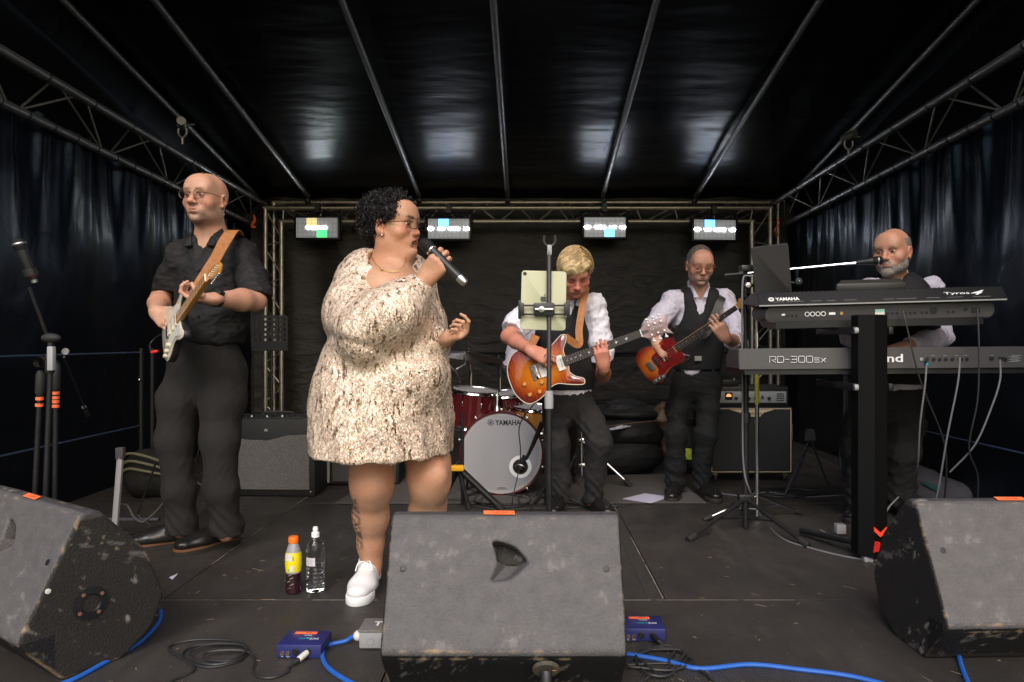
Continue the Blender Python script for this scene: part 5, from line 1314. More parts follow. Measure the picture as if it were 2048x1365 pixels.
def ribbon(t, nm, mt, pts, nrms, wd, th=.004):
    b = B(); P_ = spline(pts, 8); Nn = spline(nrms, 8); vs = []
    for i, p in enumerate(P_):
        p = Vector(p); tg = (Vector(P_[min(i+1, len(P_)-1)])-Vector(P_[max(i-1, 0)])).normalized(); n = Vector(Nn[i]); n = (n-tg*n.dot(tg)).normalized(); s_ = tg.cross(n)
        vs += [p+s_*wd/2+n*th/2, p-s_*wd/2+n*th/2, p-s_*wd/2-n*th/2, p+s_*wd/2-n*th/2]
    k = len(P_); fs = [(4*i+j, 4*i+(j+1) % 4, 4*i+4+(j+1) % 4, 4*i+4+j) for i in range(k-1) for j in range(4)]+[(0, 1, 2, 3), (4*k-1, 4*k-2, 4*k-3, 4*k-4)]
    b.add([tuple(q) for q in vs], fs); return b.build(nm, mt, t, smooth=False)

STRAT = [(-.135, 0), (-.12, .09), (-.06, .155), (.02, .156), (.09, .118), (.15, .108), (.21, .125), (.265, .152), (.292, .138), (.270, .105), (.225, .072), (.205, .035), (.205, -.035), (.215, -.072), (.238, -.105), (.222, -.138), (.17, -.132), (.11, -.108), (.06, -.115), (0, -.15), (-.07, -.16), (-.12, -.10)]
FH = [(0, -.022), (.02, -.026), (.035, -.035), (.045, -.025), (.17, .000), (.188, .020), (.175, .045), (.155, .058), (.05, .034), (.03, .024), (0, .022)]
# --- cream guitar of the bald man
t, A, N, v, n, k = guitar(P(338, 664, 3.14), P(414, 557, 2.80), (-.62, -.74, .12), .648, STRAT, 'cream double-cutaway electric guitar with amber maple neck', 'cream', 'black_pl', thick=.044,
    fb='maple', headpts=[(a, -c) for a, c in FH][::-1], joint=.165, inl='black_pl')
put(t, 'pickguard', 'pickguard_w', lambda b: b.prism(sc2d(spline([(.02, .03), (.06, .07), (.17, .09), (.20, .05), (.20, -.05), (.19, -.11), (.12, -.085), (.04, -.10), (-.06, -.125), (-.07, -.10), (-.01, -.05)], 4, True), k), A(0, 0, 0), N, v, n, .0005, .003*k))
for x in (.03, .09, .15): put(t, 'pickup', 'pickup_c', lambda b: b.box(A(x, 0, .007), (.018*k, .072*k, .012*k), rotm(N, v), .004))
for x, y in ((.0, -.085), (-.03, -.108), (-.055, -.128)): put(t, 'knob', 'pickup_c', lambda b: b.cyl(A(x, y, .002), A(x, y, .020), .013*k, .011*k, 16))
put(t, 'bridge', 'steel', lambda b: b.box(A(-.005, 0, .006), (.035*k, .075*k, .012*k), rotm(N, v), .002))
for i in range(6):
    put(t, 'tuning_peg', 'chrome', lambda b: (b.cyl(A(.648+.045+.021*i, -.028+.0035*i*-1-.006, -.006), A(.648+.045+.021*i, -.052-.0035*i*0, -.006), .0028, n=8), b.sph(A(.648+.045+.021*i, -.056, -.006), (.008, .008, .0045), 6), b.cyl(A(.648+.045+.021*i, -.012, 0), A(.648+.045+.021*i, -.012, .012), .004, n=8)))
ribbon(t, 'strap', 'leather', [P(476, 470, 3.42), P(466, 462, 3.34), P(452, 480, 3.29), P(430, 520, 3.225), P(405, 560, 3.19), P(388, 585, 3.16), A(.28, .14, -.01)], [(.3, 0, 1), (0, -.6, .8), (0, -1, .35), (-.2, -1, .15), (-.2, -1, .1), (-.3, -1, .1), (-.3, -1, 0)], .062)
put(t, 'strap_button', 'brass', lambda b: b.cyl(P(388, 569, 3.155), P(388, 569, 3.135), .008, n=12))
put(t, 'jack_plug', 'red', lambda b: b.lathe([(0, 0), (.006, .002), (.008, .01), (.007, .03), (.004, .036)], P(316, 703, 3.17), (-1, .1, -.2), 12))
# --- orange sunburst guitar
PR = [(-.165, 0), (-.152, .08), (-.095, .146), (-.01, .152), (.055, .115), (.10, .104), (.15, .122), (.205, .150), (.232, .140), (.222, .110), (.192, .070), (.188, .035), (.188, -.035), (.182, -.062), (.205, -.098), (.246, -.128), (.240, -.156), (.205, -.150), (.15, -.128), (.10, -.106), (.05, -.112), (-.02, -.150), (-.10, -.158), (-.152, -.09)]
PH = [(0, -.022), (.03, -.040), (.055, -.046), (.09, -.040), (.13, -.040), (.170, -.062), (.150, -.02), (.155, .008), (.178, .050), (.13, .045), (.09, .048), (.055, .058), (.030, .044), (0, .022)]
def prs(N, v, off): c = off.dot(N); cb = off.dot(v); return burst('orange flame sunburst', 0, N, v, c+.03, .215, .165, [(.0, (.50, .17, .012)), (.5, (.46, .13, .010)), (.78, (.33, .055, .010)), (.98, (.14, .015, .010))], .16)
t, A, N, v, n, k = guitar(P(1072, 745, 3.90), P(1282, 668, 3.80), (.10, -1, .22), .635, PR, 'orange flame sunburst electric guitar with plum headstock', prs, mat('mahogany', (.10, .02, .012), .2, coat=.5), bind='pickup_c',
    headpts=PH, head_m='plum', nfret=24, joint=.175, marks='wing', neck=(.057, .043))
for x, r_ in ((.042, 0), (.150, 0)):
    f = put(t, 'pickup', 'pearl', lambda b: b.prism(sc2d(rrect(.040, .088, .004), k), A(x, 0, 0), N, v, n, 0, .009*k, .001)); put(f, 'pole_pieces', 'black_pl', lambda b: [b.cyl(A(x+.008, q*.0105, .0085), A(x+.008, q*.0105, .0102), .0026*k, n=8) for q in (-2.5, -1.5, -.5, .5, 1.5, 2.5)])
put(t, 'bridge', 'chrome', lambda b: (b.prism(sc2d(rrect(.040, .088, .005), k), A(-.008, 0, 0), N, v, n, 0, .006*k, .001), [b.box(A(-.004, q*.0105, .010), (.022*k, .008*k, .008*k), rotm(N, v)) for q in (-2.5, -1.5, -.5, .5, 1.5, 2.5)]))
for x, y in ((-.085, -.045), (-.075, -.112), (-.015, -.115), (.015, -.068)): put(t, 'knob', 'maple', lambda b: b.lathe([(.012*k, 0), (.0115*k, .012*k), (.010*k, .015*k), (0, .015*k)], A(x, y, 0), n, 18))
for i in range(3):
    for sg in (1, -1): put(t, 'tuning_peg', 'pearl', lambda b: (b.cyl(A(.635+.055+.036*i, sg*.045, -.006), A(.635+.055+.036*i, sg*.058, -.006), .003, n=8), b.sph(A(.635+.055+.036*i, sg*.064, -.006), (.0105, .0105, .007), 8), b.cyl(A(.635+.055+.036*i, sg*.028, 0), A(.635+.055+.036*i, sg*.028, .006), .0055, n=10)))
put(t, 'headstock_script', 'pearl', lambda b: [b.tube([A(.635+x/1000, y/1000, .0035-.1*x/1000*0-.0) for x, y in q], .0014, 4) for q in ([(62, -4), (58, 6), (70, 12), (74, 0), (60, -8)], [(72, -6), (84, 14), (80, -4), (92, 12), (90, -4)], [(92, -2), (104, 12), (100, -6), (114, 10), (112, -2), (126, 6)])])
put(t, 'trussrod_cover', 'black_pl', lambda b: b.prism(sc2d([(.004, -.012), (.045, -.006), (.045, .006), (.004, .012)], k), A(.635, 0, 0), (N-n*.10).normalized(), v, n, .002*k, .004*k))
ribbon(t, 'strap', 'leather', [P(1172, 575, 4.12), P(1168, 596, 4.06), P(1163, 625, 4.02), P(1158, 660, 3.98), P(1157, 690, 3.93), A(.225, .135, -.01)], [(0, -.5, 1), (0, -1, .4), (0, -1, .1), (0, -1, 0), (0, -1, 0), (0, -1, 0)], .042)
ribbon(t, 'strap_end', 'leather', [P(1072, 672, 4.14), P(1058, 700, 4.08), P(1040, 735, 4.0), A(-.16, .01, -.02)], [(0, -1, .2)]*4, .05)
# --- sunburst bass
BA = [(-.115, .01), (-.105, .085), (-.055, .150), (.02, .160), (.11, .128), (.19, .118), (.27, .132), (.335, .160), (.365, .150), (.345, .112), (.30, .075), (.285, .040), (.285, -.035), (.285, -.070), (.315, -.105), (.300, -.140), (.25, -.142), (.19, -.120), (.13, -.112), (.06, -.130), (-.01, -.172), (-.075, -.165), (-.11, -.09)]
BH = [(0, -.020), (.03, -.030), (.05, -.045), (.07, -.032), (.20, -.012), (.235, .012), (.215, .055), (.18, .060), (.06, .036), (.03, .026), (0, .020)]
def bas(N, v, off): return burst('three tone sunburst', 0, N, v, off.dot(N)+.05, .24, .155, [(.0, (.50, .15, .02)), (.45, (.42, .10, .014)), (.68, (.20, .018, .010)), (.88, (.010, .007, .007))], .03)
t, A, N, v, n, k = guitar(P(1304, 731, 4.34), P(1474, 615, 3.99), (.08, -1, .16), .864, BA, 'sunburst bass guitar with a red tortoiseshell pickguard', bas, 'black_pl', thick=.045, headpts=[(a, -c) for a, c in BH][::-1],
    nfret=20, joint=.26, nstr=4, neck=(.062, .040), name='bass_guitar')
put(t, 'pickguard', 'tort', lambda b: b.prism(sc2d(spline([(.03, .045), (.12, .075), (.24, .105), (.285, .07), (.285, -.04), (.27, -.09), (.20, -.10), (.10, -.10), (.02, -.12), (.0, -.09), (.03, -.05)], 4, True), k), A(0, 0, 0), N, v, n, .0005, .003*k))
for x in (.055, .14): put(t, 'pickup', 'black_pl', lambda b: b.prism(sc2d(rrect(.018, .092, .004), k), A(x, 0, 0), N, v, n, .002*k, .012*k, .001))
put(t, 'bridge', 'steel', lambda b: b.box(A(-.012, 0, .006), (.05*k, .080*k, .012*k), rotm(N, v), .002))
put(t, 'control_plate', 'steel', lambda b: b.prism(sc2d(rrect(.13, .035, .014, 4, -.02, -.128), k), A(0, 0, 0), N, v, n, .0005, .002))
for x in (-.06, -.025, .01): put(t, 'knob', 'chrome', lambda b: b.cyl(A(x, -.128, .002), A(x, -.128, .02), .010*k, n=14))
for i in range(4): put(t, 'tuning_peg', 'chrome', lambda b: (b.cyl(A(.864+.06+.038*i, -.0, 0), A(.864+.06+.038*i, -.0, .012), .006*k, n=10), b.cyl(A(.864+.06+.038*i, -.03, -.008), A(.864+.06+.038*i, -.058, -.008), .004, n=8), b.box(A(.864+.06+.038*i, -.065, -.008), (.020*k, .018*k, .004), rotm(N, v))))
ribbon(t, 'strap', 'black_pl', [P(1448, 590, 4.58), P(1442, 600, 4.50), P(1425, 640, 4.46), P(1405, 672, 4.42), A(.34, .14, -.02)], [(0, -.5, 1), (0, -1, .3), (0, -1, .1), (0, -1, 0), (0, -1, 0)], .05)
# ================================================================ stage gear
Z = Vector((0, 0, 1)); X1 = Vector((1, 0, 0)); Y1_ = Vector((0, 1, 0))
def poly_sd(pts, x, y):
    d = np.full(x.shape, 1e9); sgn = np.zeros(x.shape, bool); n = len(pts)
    for i in range(n):
        ax, ay = pts[i]; bx, by = pts[(i+1) % n]; ex, ey = bx-ax, by-ay; wx, wy = x-ax, y-ay
        t = np.clip((wx*ex+wy*ey)/(ex*ex+ey*ey+1e-12), 0, 1); d = np.minimum(d, (wx-ex*t)**2+(wy-ey*t)**2)
        c1 = (ay <= y) & (by > y); c2 = (ay > y) & (by <= y); cr = ex*wy-ey*wx; sgn ^= (c1 & (cr > 0)) | (c2 & (cr < 0))
    d = np.sqrt(d); return np.where(sgn, -d, d)
M['wedge'] = mat('textured cabinet paint', (.1, .1, .1), .62, attr=True, bump=1.0, bscale=170, spec=.35)
M['wedge'].node_tree.nodes['Bump'].inputs['Distance'].default_value = .0035
WPROF = [(0, .158), (.012, .13), (.12, 0), (.30, 0), (.395, .065), (.44, .174), (.375, .345), (.225, .505), (.205, .512), (.168, .500)]
def wedge(Bp, v, W, seed, label, fin=(0.0, 0.0), flip=False):
    v = Vector(v).normalized(); u = Vector((v.y, -v.x, 0)); Bp = Vector((Bp[0], Bp[1], 0))       # Bp = middle of lower face edge on the floor plan
    r_ = np.random.RandomState(seed); h = .0042
    lo = Bp-Vector((.62, .25, 0)); hi = Bp+Vector((.62, .75, .54)); cs = [Bp+u*a+v*b_ for a in (-W/2, W/2) for b_ in (0, .45)]
    lo = Vector((min(c.x for c in cs)-.02, min(c.y for c in cs)-.02, -.012)); hi = Vector((max(c.x for c in cs)+.02, max(c.y for c in cs)+.02, .535))
    S = SDF(lo, hi, h); S.d[:] = -1
    cen = (.2, .2); n = len(WPROF)
    for i in range(n):
        (a0, z0), (a1, z1) = WPROF[i], WPROF[(i+1) % n]; nx, nz = (z1-z0), -(a1-a0); L = math.hypot(nx, nz); nx, nz = nx/L, nz/L
        if (cen[0]-a0)*nx+(cen[1]-z0)*nz > 0: nx, nz = -nx, -nz
        p = Bp+v*a0+Z*z0; S.plane(p, v*nx+Z*nz, .010)
    S.plane(Bp+u*W/2, u, .012); S.plane(Bp-u*W/2, -u, .012)
    # handle pocket in the big face
    f0, f1 = Vector((0, .158)), Vector((.168, .500)); fl = (f1-f0).length; fd = (f1-f0).normalized(); e = v*fd.x+Z*fd.y; nn = (-v*fd.y+Z*fd.x)
    o = Bp+Z*.158+e*(fl*.66)+u*fin[0]
    sl, X_, Y_, Z_ = S._sl(np.array(o)-.10, np.array(o)+.10)
    x, y, z = X_-o.x, Y_-o.y, Z_-o.z; a = x*u.x+y*u.y+z*0; b_ = x*e.x+y*e.y+z*e.z; c = x*nn.x+y*nn.y+z*nn.z
    a, b_, c = np.broadcast_arrays(a, b_, c); fp = spline([(-.052, .055), (-.030, .058), (.020, .040), (.056, .0), (.054, -.014), (.01, -.050), (-.030, -.060), (-.056, -.058), (-.046, -.035), (-.036, .0), (-.044, .035)], 3, True)
    sd = poly_sd(fp, a.astype(np.float64), b_.astype(np.float64)); dep = np.maximum(sd, -(c+.07)); dd = np.maximum(sd+np.clip(-c*.35, 0, .03)*(b_ < 0), -(c+.070-.9*np.clip(-b_, 0, .06)))
    S._mix(sl, dd.astype(np.float32), .008, 'sub')
    vs, f = S.mesh(); vs = smooth(vs, f, 1)
    lx = (vs-np.array(Bp)); A_ = lx@np.array(u); V_ = lx@np.array(v); Zz = lx[:, 2]
    dface = lx@np.array(nn)-(.158*nn.z); along = (lx-np.array([0, 0, .158]))@np.array(e)
    face = (np.abs(dface) < .012) & (np.abs(A_) < W/2-.006); pocket = (dface < -.010) & (np.abs(A_-fin[0]) < .07) & (np.abs(along-fl*.66) < .07) & (dface > -.065)
    fp_ = face | pocket
    dedge = np.minimum(W/2-np.abs(A_), 1)
    n1 = fnoise(A_*18+V_*7, Zz*18+V_*11, seed, 5); n2 = fnoise(A_*70, Zz*70+V_*50, seed+1, 4); n3 = r_.uniform(-1, 1, len(vs))
    col = np.where(fp_[:, None], np.array([.094, .088, .090]), np.array([.020, .018, .017]))
    strip = (Zz > .485) & ~face; col[strip] = (.052, .048, .050)
    low = (V_ < .10) & (Zz < .15) & ~fp_; col[low] = (.008, .008, .009)  # shade of the undercut front panel painted in as near-black
    col = col*(1+.05*n1[:, None]+.07*n2[:, None]*(fp_[:, None]*.5+.8)+.10*n3[:, None])
    fine = fnoise(A_*140+V_*60, Zz*110-A_*50, seed+7, 3); scuff = np.clip((n1*.9+n2*.6+fine*.9-1.05)*1.6, 0, 1)*np.where(fp_, .20, .28)*np.where(pocket, 0, 1); col = paint(col, scuff, (.30, .28, .27))
    sc2 = np.clip(fnoise(A_*8+Zz*30, V_*70+Zz*20, seed+3, 4)*1.2+n2*.6-1.25, 0, 1)*(~fp_)*1.0; col = paint(col, np.clip(sc2, 0, 1), (.30, .27, .25))
    # chipped edges show pale wood
    side = np.abs(np.abs(A_)-W/2)
    pr = np.stack([np.hypot(V_-a0, Zz-z0) for a0, z0 in WPROF], 1).min(1)
    pe = np.full(len(vs), 1.)
    for i in range(n):
        (a0, z0), (a1, z1) = WPROF[i], WPROF[(i+1) % n]; ex, ez = a1-a0, z1-z0; t = np.clip(((V_-a0)*ex+(Zz-z0)*ez)/(ex*ex+ez*ez), 0, 1); pe = np.minimum(pe, np.hypot(V_-a0-ex*t, Zz-z0-ez*t))
    ed = np.maximum(np.clip(1-(side+pe)/.016, 0, 1), np.clip(1-pr/.010, 0, 1)*.8)
    chip = np.clip(ed*1.7+n1*.45+n2*.6-1.0, 0, 1); col = paint(col, chip, (.33, .23, .13), .85)
    sp = np.clip(fnoise(A_*90+V_*120, Zz*130+V_*40, seed+11, 3)*2.2+.5*n1-2.35, 0, 1)*(~fp_)*(Zz < .48); col = paint(col, sp, (.26, .20, .14), .8)
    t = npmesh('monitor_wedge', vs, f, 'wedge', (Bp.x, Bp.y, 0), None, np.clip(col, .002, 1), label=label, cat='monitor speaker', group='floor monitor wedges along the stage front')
    fa = lambda a, b_, c=0: Bp+Z*.158+u*a+e*b_+nn*c
    for a in (-W*.43, W*.43):
        b = B(); b.lathe([(.0095, .0), (.0095, .0015), (.006, .0025), (0, .0018)], fa(a, fl*.60, .0005), nn, 16); s_ = b.build('screw', 'black', t)
        b = B(); b.box(fa(a, fl*.60, .003), (.009, .0022, .001), rotm(u, e)); b.box(fa(a, fl*.60, .003), (.0022, .009, .001), rotm(u, e)); b.build('cross_slot', 'black_pl', s_, smooth=False)
    # orange tape with hand lettering on the top edge
    tp = Bp+v*.186+Z*.509+u*(-.02 if not flip else .0); up = (v*.037+Z*.012).normalized(); wn = u.cross(up)
    b = B(); b.prism([(-.048, -.009), (.050, -.011), (.047, .010), (-.050, .012)], tp, u, up, wn, .002, .0032); tpo = b.build('tape_label', 'orange', t, smooth=False)
    # speaker grille towards the performers
    g0, g1 = Vector((.225, .505)), Vector((.375, .345)); gd = (g1-g0).normalized(); ge = v*gd.x+Z*gd.y; gn = u.cross(ge); gn = gn if gn.dot(v) > 0 else -gn
    b = B(); b.box(Bp+v*(.300)+Z*.425+gn*.001, (W-.05, .19, .006), rotm(u, ge)); b.build('speaker_grille', 'grille', t, smooth=False)
    return t, u, v, e, nn, fa, fl, Bp, tp, up
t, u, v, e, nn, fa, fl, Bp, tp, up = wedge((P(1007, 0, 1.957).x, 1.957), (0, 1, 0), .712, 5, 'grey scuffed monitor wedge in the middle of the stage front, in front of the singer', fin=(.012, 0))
text('WEDGE 2', 'handwriting', t, tp+u*.028+up*.004+Z*.0035, -u, -up, .008, 'ink', width=.05, depth=.0)
pc = P(1092, 1338, 1.985); ln = Vector((0, -.8, -.6)).normalized()
b = B(); b.lathe([(0, .004), (.036, .004), (.040, .0), (.040, -.006)], pc-ln*(-.004), ln, 28); sk_ = b.build('socket_plate', mat('moulded socket', (.07, .06, .045), .5, var=.3, vscale=60), t)
b = B(); b.box(pc+Vector((.024, -.008, .006)), (.012, .003, .016)); b.build('sticker', 'maple', sk_)
b = B(); b.tube([pc+Vector((0, -.01, -.004)), pc+Vector((0, -.025, -.03)), pc+Vector((0, -.03, -.06))], [.017, .016, .014], 14); b.build('speaker_plug', 'black_pl', sk_)
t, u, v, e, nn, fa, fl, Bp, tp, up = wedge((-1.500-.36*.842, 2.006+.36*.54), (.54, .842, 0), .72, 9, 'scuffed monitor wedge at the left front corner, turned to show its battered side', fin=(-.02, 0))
text('WEDGE 1', 'handwriting', t, tp+u*.028+up*.004+Z*.0035, -u, -up, .008, 'ink', width=.05, depth=0)
sc_ = Bp+u*.3615+v*.20+Z*.215; b = B(); b.lathe([(.052, -.002), (.052, .003), (.030, .004), (.024, -.006), (.018, -.03), (0, -.03)], sc_, u, 28); so_ = b.build('pole_socket', 'black', t)
for k in range(4):
    a = .6+1.57*k; b = B(); b.lathe([(.006, 0), (.006, .0025), (0, .003)], sc_+(v*math.cos(a)+Z*math.sin(a))*.040+u*.003, u, 10); b.build('screw', mat('rusty screw', (.18, .08, .05), .6) if k == 0 else bpy.data.materials['rusty screw'], so_)
b = B(); b.lathe([(.008, 0), (.008, .003), (0, .004)], Bp+u*.360+v*.08+Z*.29, u, 12); b.build('screw', 'offwhite', t)
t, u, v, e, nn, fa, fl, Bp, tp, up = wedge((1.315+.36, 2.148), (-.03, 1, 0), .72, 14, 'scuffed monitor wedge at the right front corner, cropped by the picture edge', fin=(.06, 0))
text('WEDGE 3', 'handwriting', t, tp+u*.028+up*.004+Z*.0035, -u, -up, .008, 'ink', width=.05, depth=0)

# ---------------------------------------------------------------- bottles
def clear(name, col, rough=.03):
    m = mat(name, col, rough, trans=1.0, ior=1.33); return m
M['pet'] = clear('clear plastic', (.92, .95, .97)); M['pet_thin'] = mat('thin clear plastic', (.9, .92, .95), .06, trans=.9, ior=1.2)
M['juice'] = mat('dark squash', (.022, .006, .010), .12, coat=.5); M['yellow'] = mat('yellow label', (.75, .62, .01), .45); M['cap_o'] = mat('orange cap', (.9, .17, .01), .35)
M['greenpr'] = mat('green print', (.1, .4, .05), .5)
c = G(587, 1186); t = thing('drink_bottle', 'small bottle of dark squash with orange cap and yellow label', 'bottle', c, 'two bottles standing on the stage beside the singer')
rp = [(.0, .0), (.026, .0), (.031, .006), (.0315, .03), (.0285, .07), (.030, .085)]
b = B(); b.lathe(rp+[(.0, .088)], c, n=36); b.build('liquid', 'juice', t)
b = B(); b.lathe([(.0305, .086), (.0335, .12), (.0330, .155), (.026, .188), (.019, .205), (.0175, .21), (.0175, .218)], c, n=36); b.build('bottle_shell', mat('smoky bottle', (.28, .27, .29), .15, coat=.4), t)
b = B(); b.lathe([(.0312, .092), (.0340, .12), (.0336, .155), (.0300, .172)], c, n=36); lb = b.build('label', 'yellow', t)
def arc_panel(c, a0, a1, z0, z1, r, n=10):
    vs = []; 
    for k in range(n+1):
        a = R(a0+(a1-a0)*k/n); vs += [(c.x+r*math.cos(a), c.y+r*math.sin(a), c.z+z0), (c.x+r*math.cos(a), c.y+r*math.sin(a), c.z+z1)]
    return vs, [(2*k, 2*k+2, 2*k+3, 2*k+1) for k in range(n)]
for a0, a1, z0, z1, mm in ((225, 278, .140, .170, 'offwhite'), (262, 290, .096, .122, 'offwhite'), (283, 290, .142, .160, 'greenpr'), (252, 262, .098, .108, 'greenpr')):
    b = B(); b.add(*arc_panel(c, a0, a1, z0, z1, .0347)); b.build('print_panel', mm, lb)
b = B(); [b.tube([(c.x+.031*math.cos(R(a0+q*14)), c.y+.031*math.sin(R(a0+q*14)), c.z+z+.003*q) for q in range(3)], .0008, 4) for a0, z in ((238, .025), (262, .040), (235, .052), (258, .066), (245, .078))]; b.build('moulded_rib', 'offwhite', t)
b = B(); b.lathe([(.019, .208), (.0205, .210), (.0205, .231), (.019, .234), (0, .234)], c, n=32); b.build('cap', 'cap_o', t)
c = G(631, 1184); t = thing('water_bottle', 'clear ribbed water bottle with a white sports cap', 'bottle', c, 'two bottles standing on the stage beside the singer')
prof = [(0, .001), (.030, .001), (.037, .008)]
for k in range(14): prof += [(.0355 if k % 2 else .0385, .014+k*.0085)]
prof += [(.0385, .138), (.0388, .165), (.0375, .185), (.030, .207), (.018, .222), (.0145, .228), (.0145, .236)]
b = B(); b.lathe(prof+[(0, .236)], c, n=40); b.build('bottle_shell', 'pet', t)
b = B(); b.add(*arc_panel(c, 222, 285, .118, .152, .0395)); lb = b.build('label', mat('faded label', (.55, .54, .56), .5), t)
b = B(); [b.add(*arc_panel(c, 226+3*(q % 2), 276-5*(q % 3), .122+.0045*q, .1238+.0045*q, .0397)) for q in range(6)]; b.build('small_print', mat('pale print', (.3, .3, .33), .6), lb)
b = B(); b.lathe([(.0165, .230), (.0165, .248), (.010, .251), (.0115, .262), (.009, .272), (0, .273)], c, n=24); b.build('cap', 'white', t)

# ---------------------------------------------------------------- di boxes, junction box
M['blue'] = mat('blue enamel', (.018, .022, .12), .4, coat=.2, var=.15, vscale=40); M['cyan'] = mat('cyan print', (.03, .45, .6), .5)
def di(o, ang, label, gcol):
    rz = Matrix.Rotation(R(ang), 3, 'Z'); at = lambda x, y, z: o+rz @ Vector((x, y, z)); u, v = rz @ X1, rz @ Y1_
    t = thing('di_box', label, 'audio box', o, 'blue active di boxes on the stage floor')
    b = B(); b.box(at(0, .055, .024), (.148, .115, .044), rz, .003); b.build('case', 'blue', t)
    for x in (-.055, -.037): b = B(); b.lathe([(.0065, 0), (.0065, .003), (.004, .003), (.003, -.004), (0, -.004)], at(x, -.0025, .018), -v, 16); b.build('jack_socket', 'brass', t)
    for x in (-.010, .030): b = B(); b.lathe([(.0115, 0), (.0115, .003), (.009, .004), (0, .002)], at(x, -.0025, .024), -v, 18); b.build('socket', 'black', t)
    b = B(); b.box(at(-.006, .088, .0475), (.075, .016, .0015), rz); tp = b.build('tape_label', 'orange', t, smooth=False)
    text('DI 1' if gcol else 'DI 2', 'handwriting', t, at(.012, .091, .049), -u, -v, .008, 'ink', depth=.0004)
    text('SERIAL', 'lettering', t, at(.020, .074, .0465), -u, -v, .008, 'letter_w', width=.030, depth=.0004, bold=.01)
    text('DCE', 'lettering', t, at(.050, .050, .0465), -u, -v, .012, 'letter_w', width=.030, depth=.0004, bold=.02); text('AUDIO', 'lettering', t, at(.018, .050, .0465), -u, -v, .010, 'cyan', width=.035, depth=.0004, bold=.01)
    text('IN', 'lettering', t, at(-.058, -.0025, .005), u, Z, .004, 'letter_w', depth=.0005); text('OUT', 'lettering', t, at(-.041, -.0025, .005), u, Z, .004, 'letter_w', depth=.0005)
    return t, at, v
def plug(a, d, label, mt='chrome', L=.06):
    d = Vector(d).normalized(); t = thing('cable_plug', label, 'plug', a); b = B(); b.lathe([(.0085, 0), (.0098, .004), (.0098, L*.62), (.0075, L*.66)], a, d, 16); b.build('barrel', mt, t)
    b = B(); b.lathe([(.0085, L*.62), (.0075, L*.8), (.0045, L)], a, d, 14); b.build('boot', 'rubber', t); return Vector(a)+d*L
o = G(598, 1318); t, at, v = di(o, -1.5, 'blue di box with orange tape left of the middle monitor', 1)
pe1 = plug(at(.030, -.006, .024), Vector((-.45, -.85, -.22)), 'silver xlr plug in the left blue di box', 'offwhite')
o = G(1288, 1284); t, at, v = di(o, -2, 'blue di box half hidden at the right edge of the middle monitor', 0)
pe2 = plug(at(.030, -.006, .024), Vector((.45, -.85, -.22)), 'black xlr plug in the right blue di box', 'black')
o = G(748, 1300); t = thing('junction_box', 'grey plastic junction box with a blue cable, tucked beside the middle monitor', 'junction box', o)
M['gplastic'] = mat('grey plastic', (.30, .30, .31), .5); b = B(); b.box(o+Vector((.012, .045, .033)), (.125, .10, .058), None, .006); b.build('box', 'gplastic', t)
b = B(); b.box(o+Vector((.012, .045, .064)), (.131, .106, .008), None, .003); b.build('lid', mat('dark lid', (.16, .15, .145), .5), t)
text('T', 'lettering', t, o+Vector((-.01, .03, .0685)), X1, Y1_, .035, 'white', width=.028, depth=.0004, bold=.03)
for x in (-.012, .03): b = B(); b.lathe([(.012, 0), (.012, .002), (.0105, .002), (.010, .0005), (0, .0005)], o+Vector((x, -.005, .03)), (0, -1, 0), 18); b.build('knockout', 'gplastic', t)
b = B(); b.lathe([(.015, 0), (.018, .008), (.017, .022), (.010, .030)], o+Vector((-.048, .04, .03)), (-1, 0, 0), 18); b.build('cable_gland', 'offwhite', t)
JB = o+Vector((-.078, .04, .03))

# ---------------------------------------------------------------- cables
def cable(pts, r, mt, label, name='cable', z=None, grp=None, sub=8):
    q = [Vector(p) for p in pts]; b = B(); b.tube(spline([tuple(p) for p in q], sub), r, 8); return b.build(name, mt, label=label, cat='cable', group=grp)
FG = lambda px, py, r=.005: G(px, py, r)
cable([JB, FG(690, 1283, .012), FG(655, 1292, .008), FG(645, 1310, .008), FG(655, 1335, .008), FG(690, 1360, .008), FG(740, 1385, .008)], .0075, 'cable_b', 'blue cable curling from the grey junction box past the left di box')
cable([FG(1250, 1308, .008), FG(1330, 1322, .008), FG(1400, 1338, .008), FG(1500, 1330, .008), FG(1600, 1340, .008), FG(1700, 1353, .008), FG(1790, 1375, .008)], .0075, 'cable_b', 'blue cable running along the stage front right of the middle monitor')
cable([FG(322, 1222, .008), FG(318, 1245, .008), FG(280, 1285, .008), FG(220, 1320, .008), FG(150, 1358, .008), FG(90, 1380, .008)], .0075, 'cable_b', 'blue cable bending round the left monitor')
cable([FG(1915, 1300, .008), FG(1922, 1330, .008), FG(1935, 1365, .008), FG(1950, 1400, .008)], .0075, 'cable_b', 'short blue cable coming out under the right monitor')
pts = [FG(300, 1395)]; 
for a_, b__, cx, cy in ((0, 0, 0, 0),): pass
pts += [FG(345, 1362), FG(388, 1340), FG(360, 1315), FG(337, 1300), FG(350, 1288), FG(400, 1280), FG(470, 1283), FG(495, 1300), FG(480, 1322), FG(420, 1335), FG(375, 1325), FG(365, 1308), FG(390, 1292, .010), FG(440, 1288, .012), FG(488, 1294, .012), FG(480, 1318, .012), FG(430, 1330, .012), FG(390, 1322, .012), FG(380, 1306, .014), FG(420, 1290, .018), FG(478, 1290, .018), FG(492, 1302, .018), FG(460, 1322, .018), FG(415, 1320, .018), FG(410, 1308, .018), FG(440, 1302, .018), FG(490, 1303, .016), FG(508, 1318, .010), FG(506, 1342), FG(520, 1355), FG(548, 1356), FG(575, 1345), pe1+Vector((-.01, -.02, -.004)), pe1]
cable(pts, .0042, 'cable', 'black microphone cable lying in a loose coil left of the blue di box')
rr2 = random.Random(12)
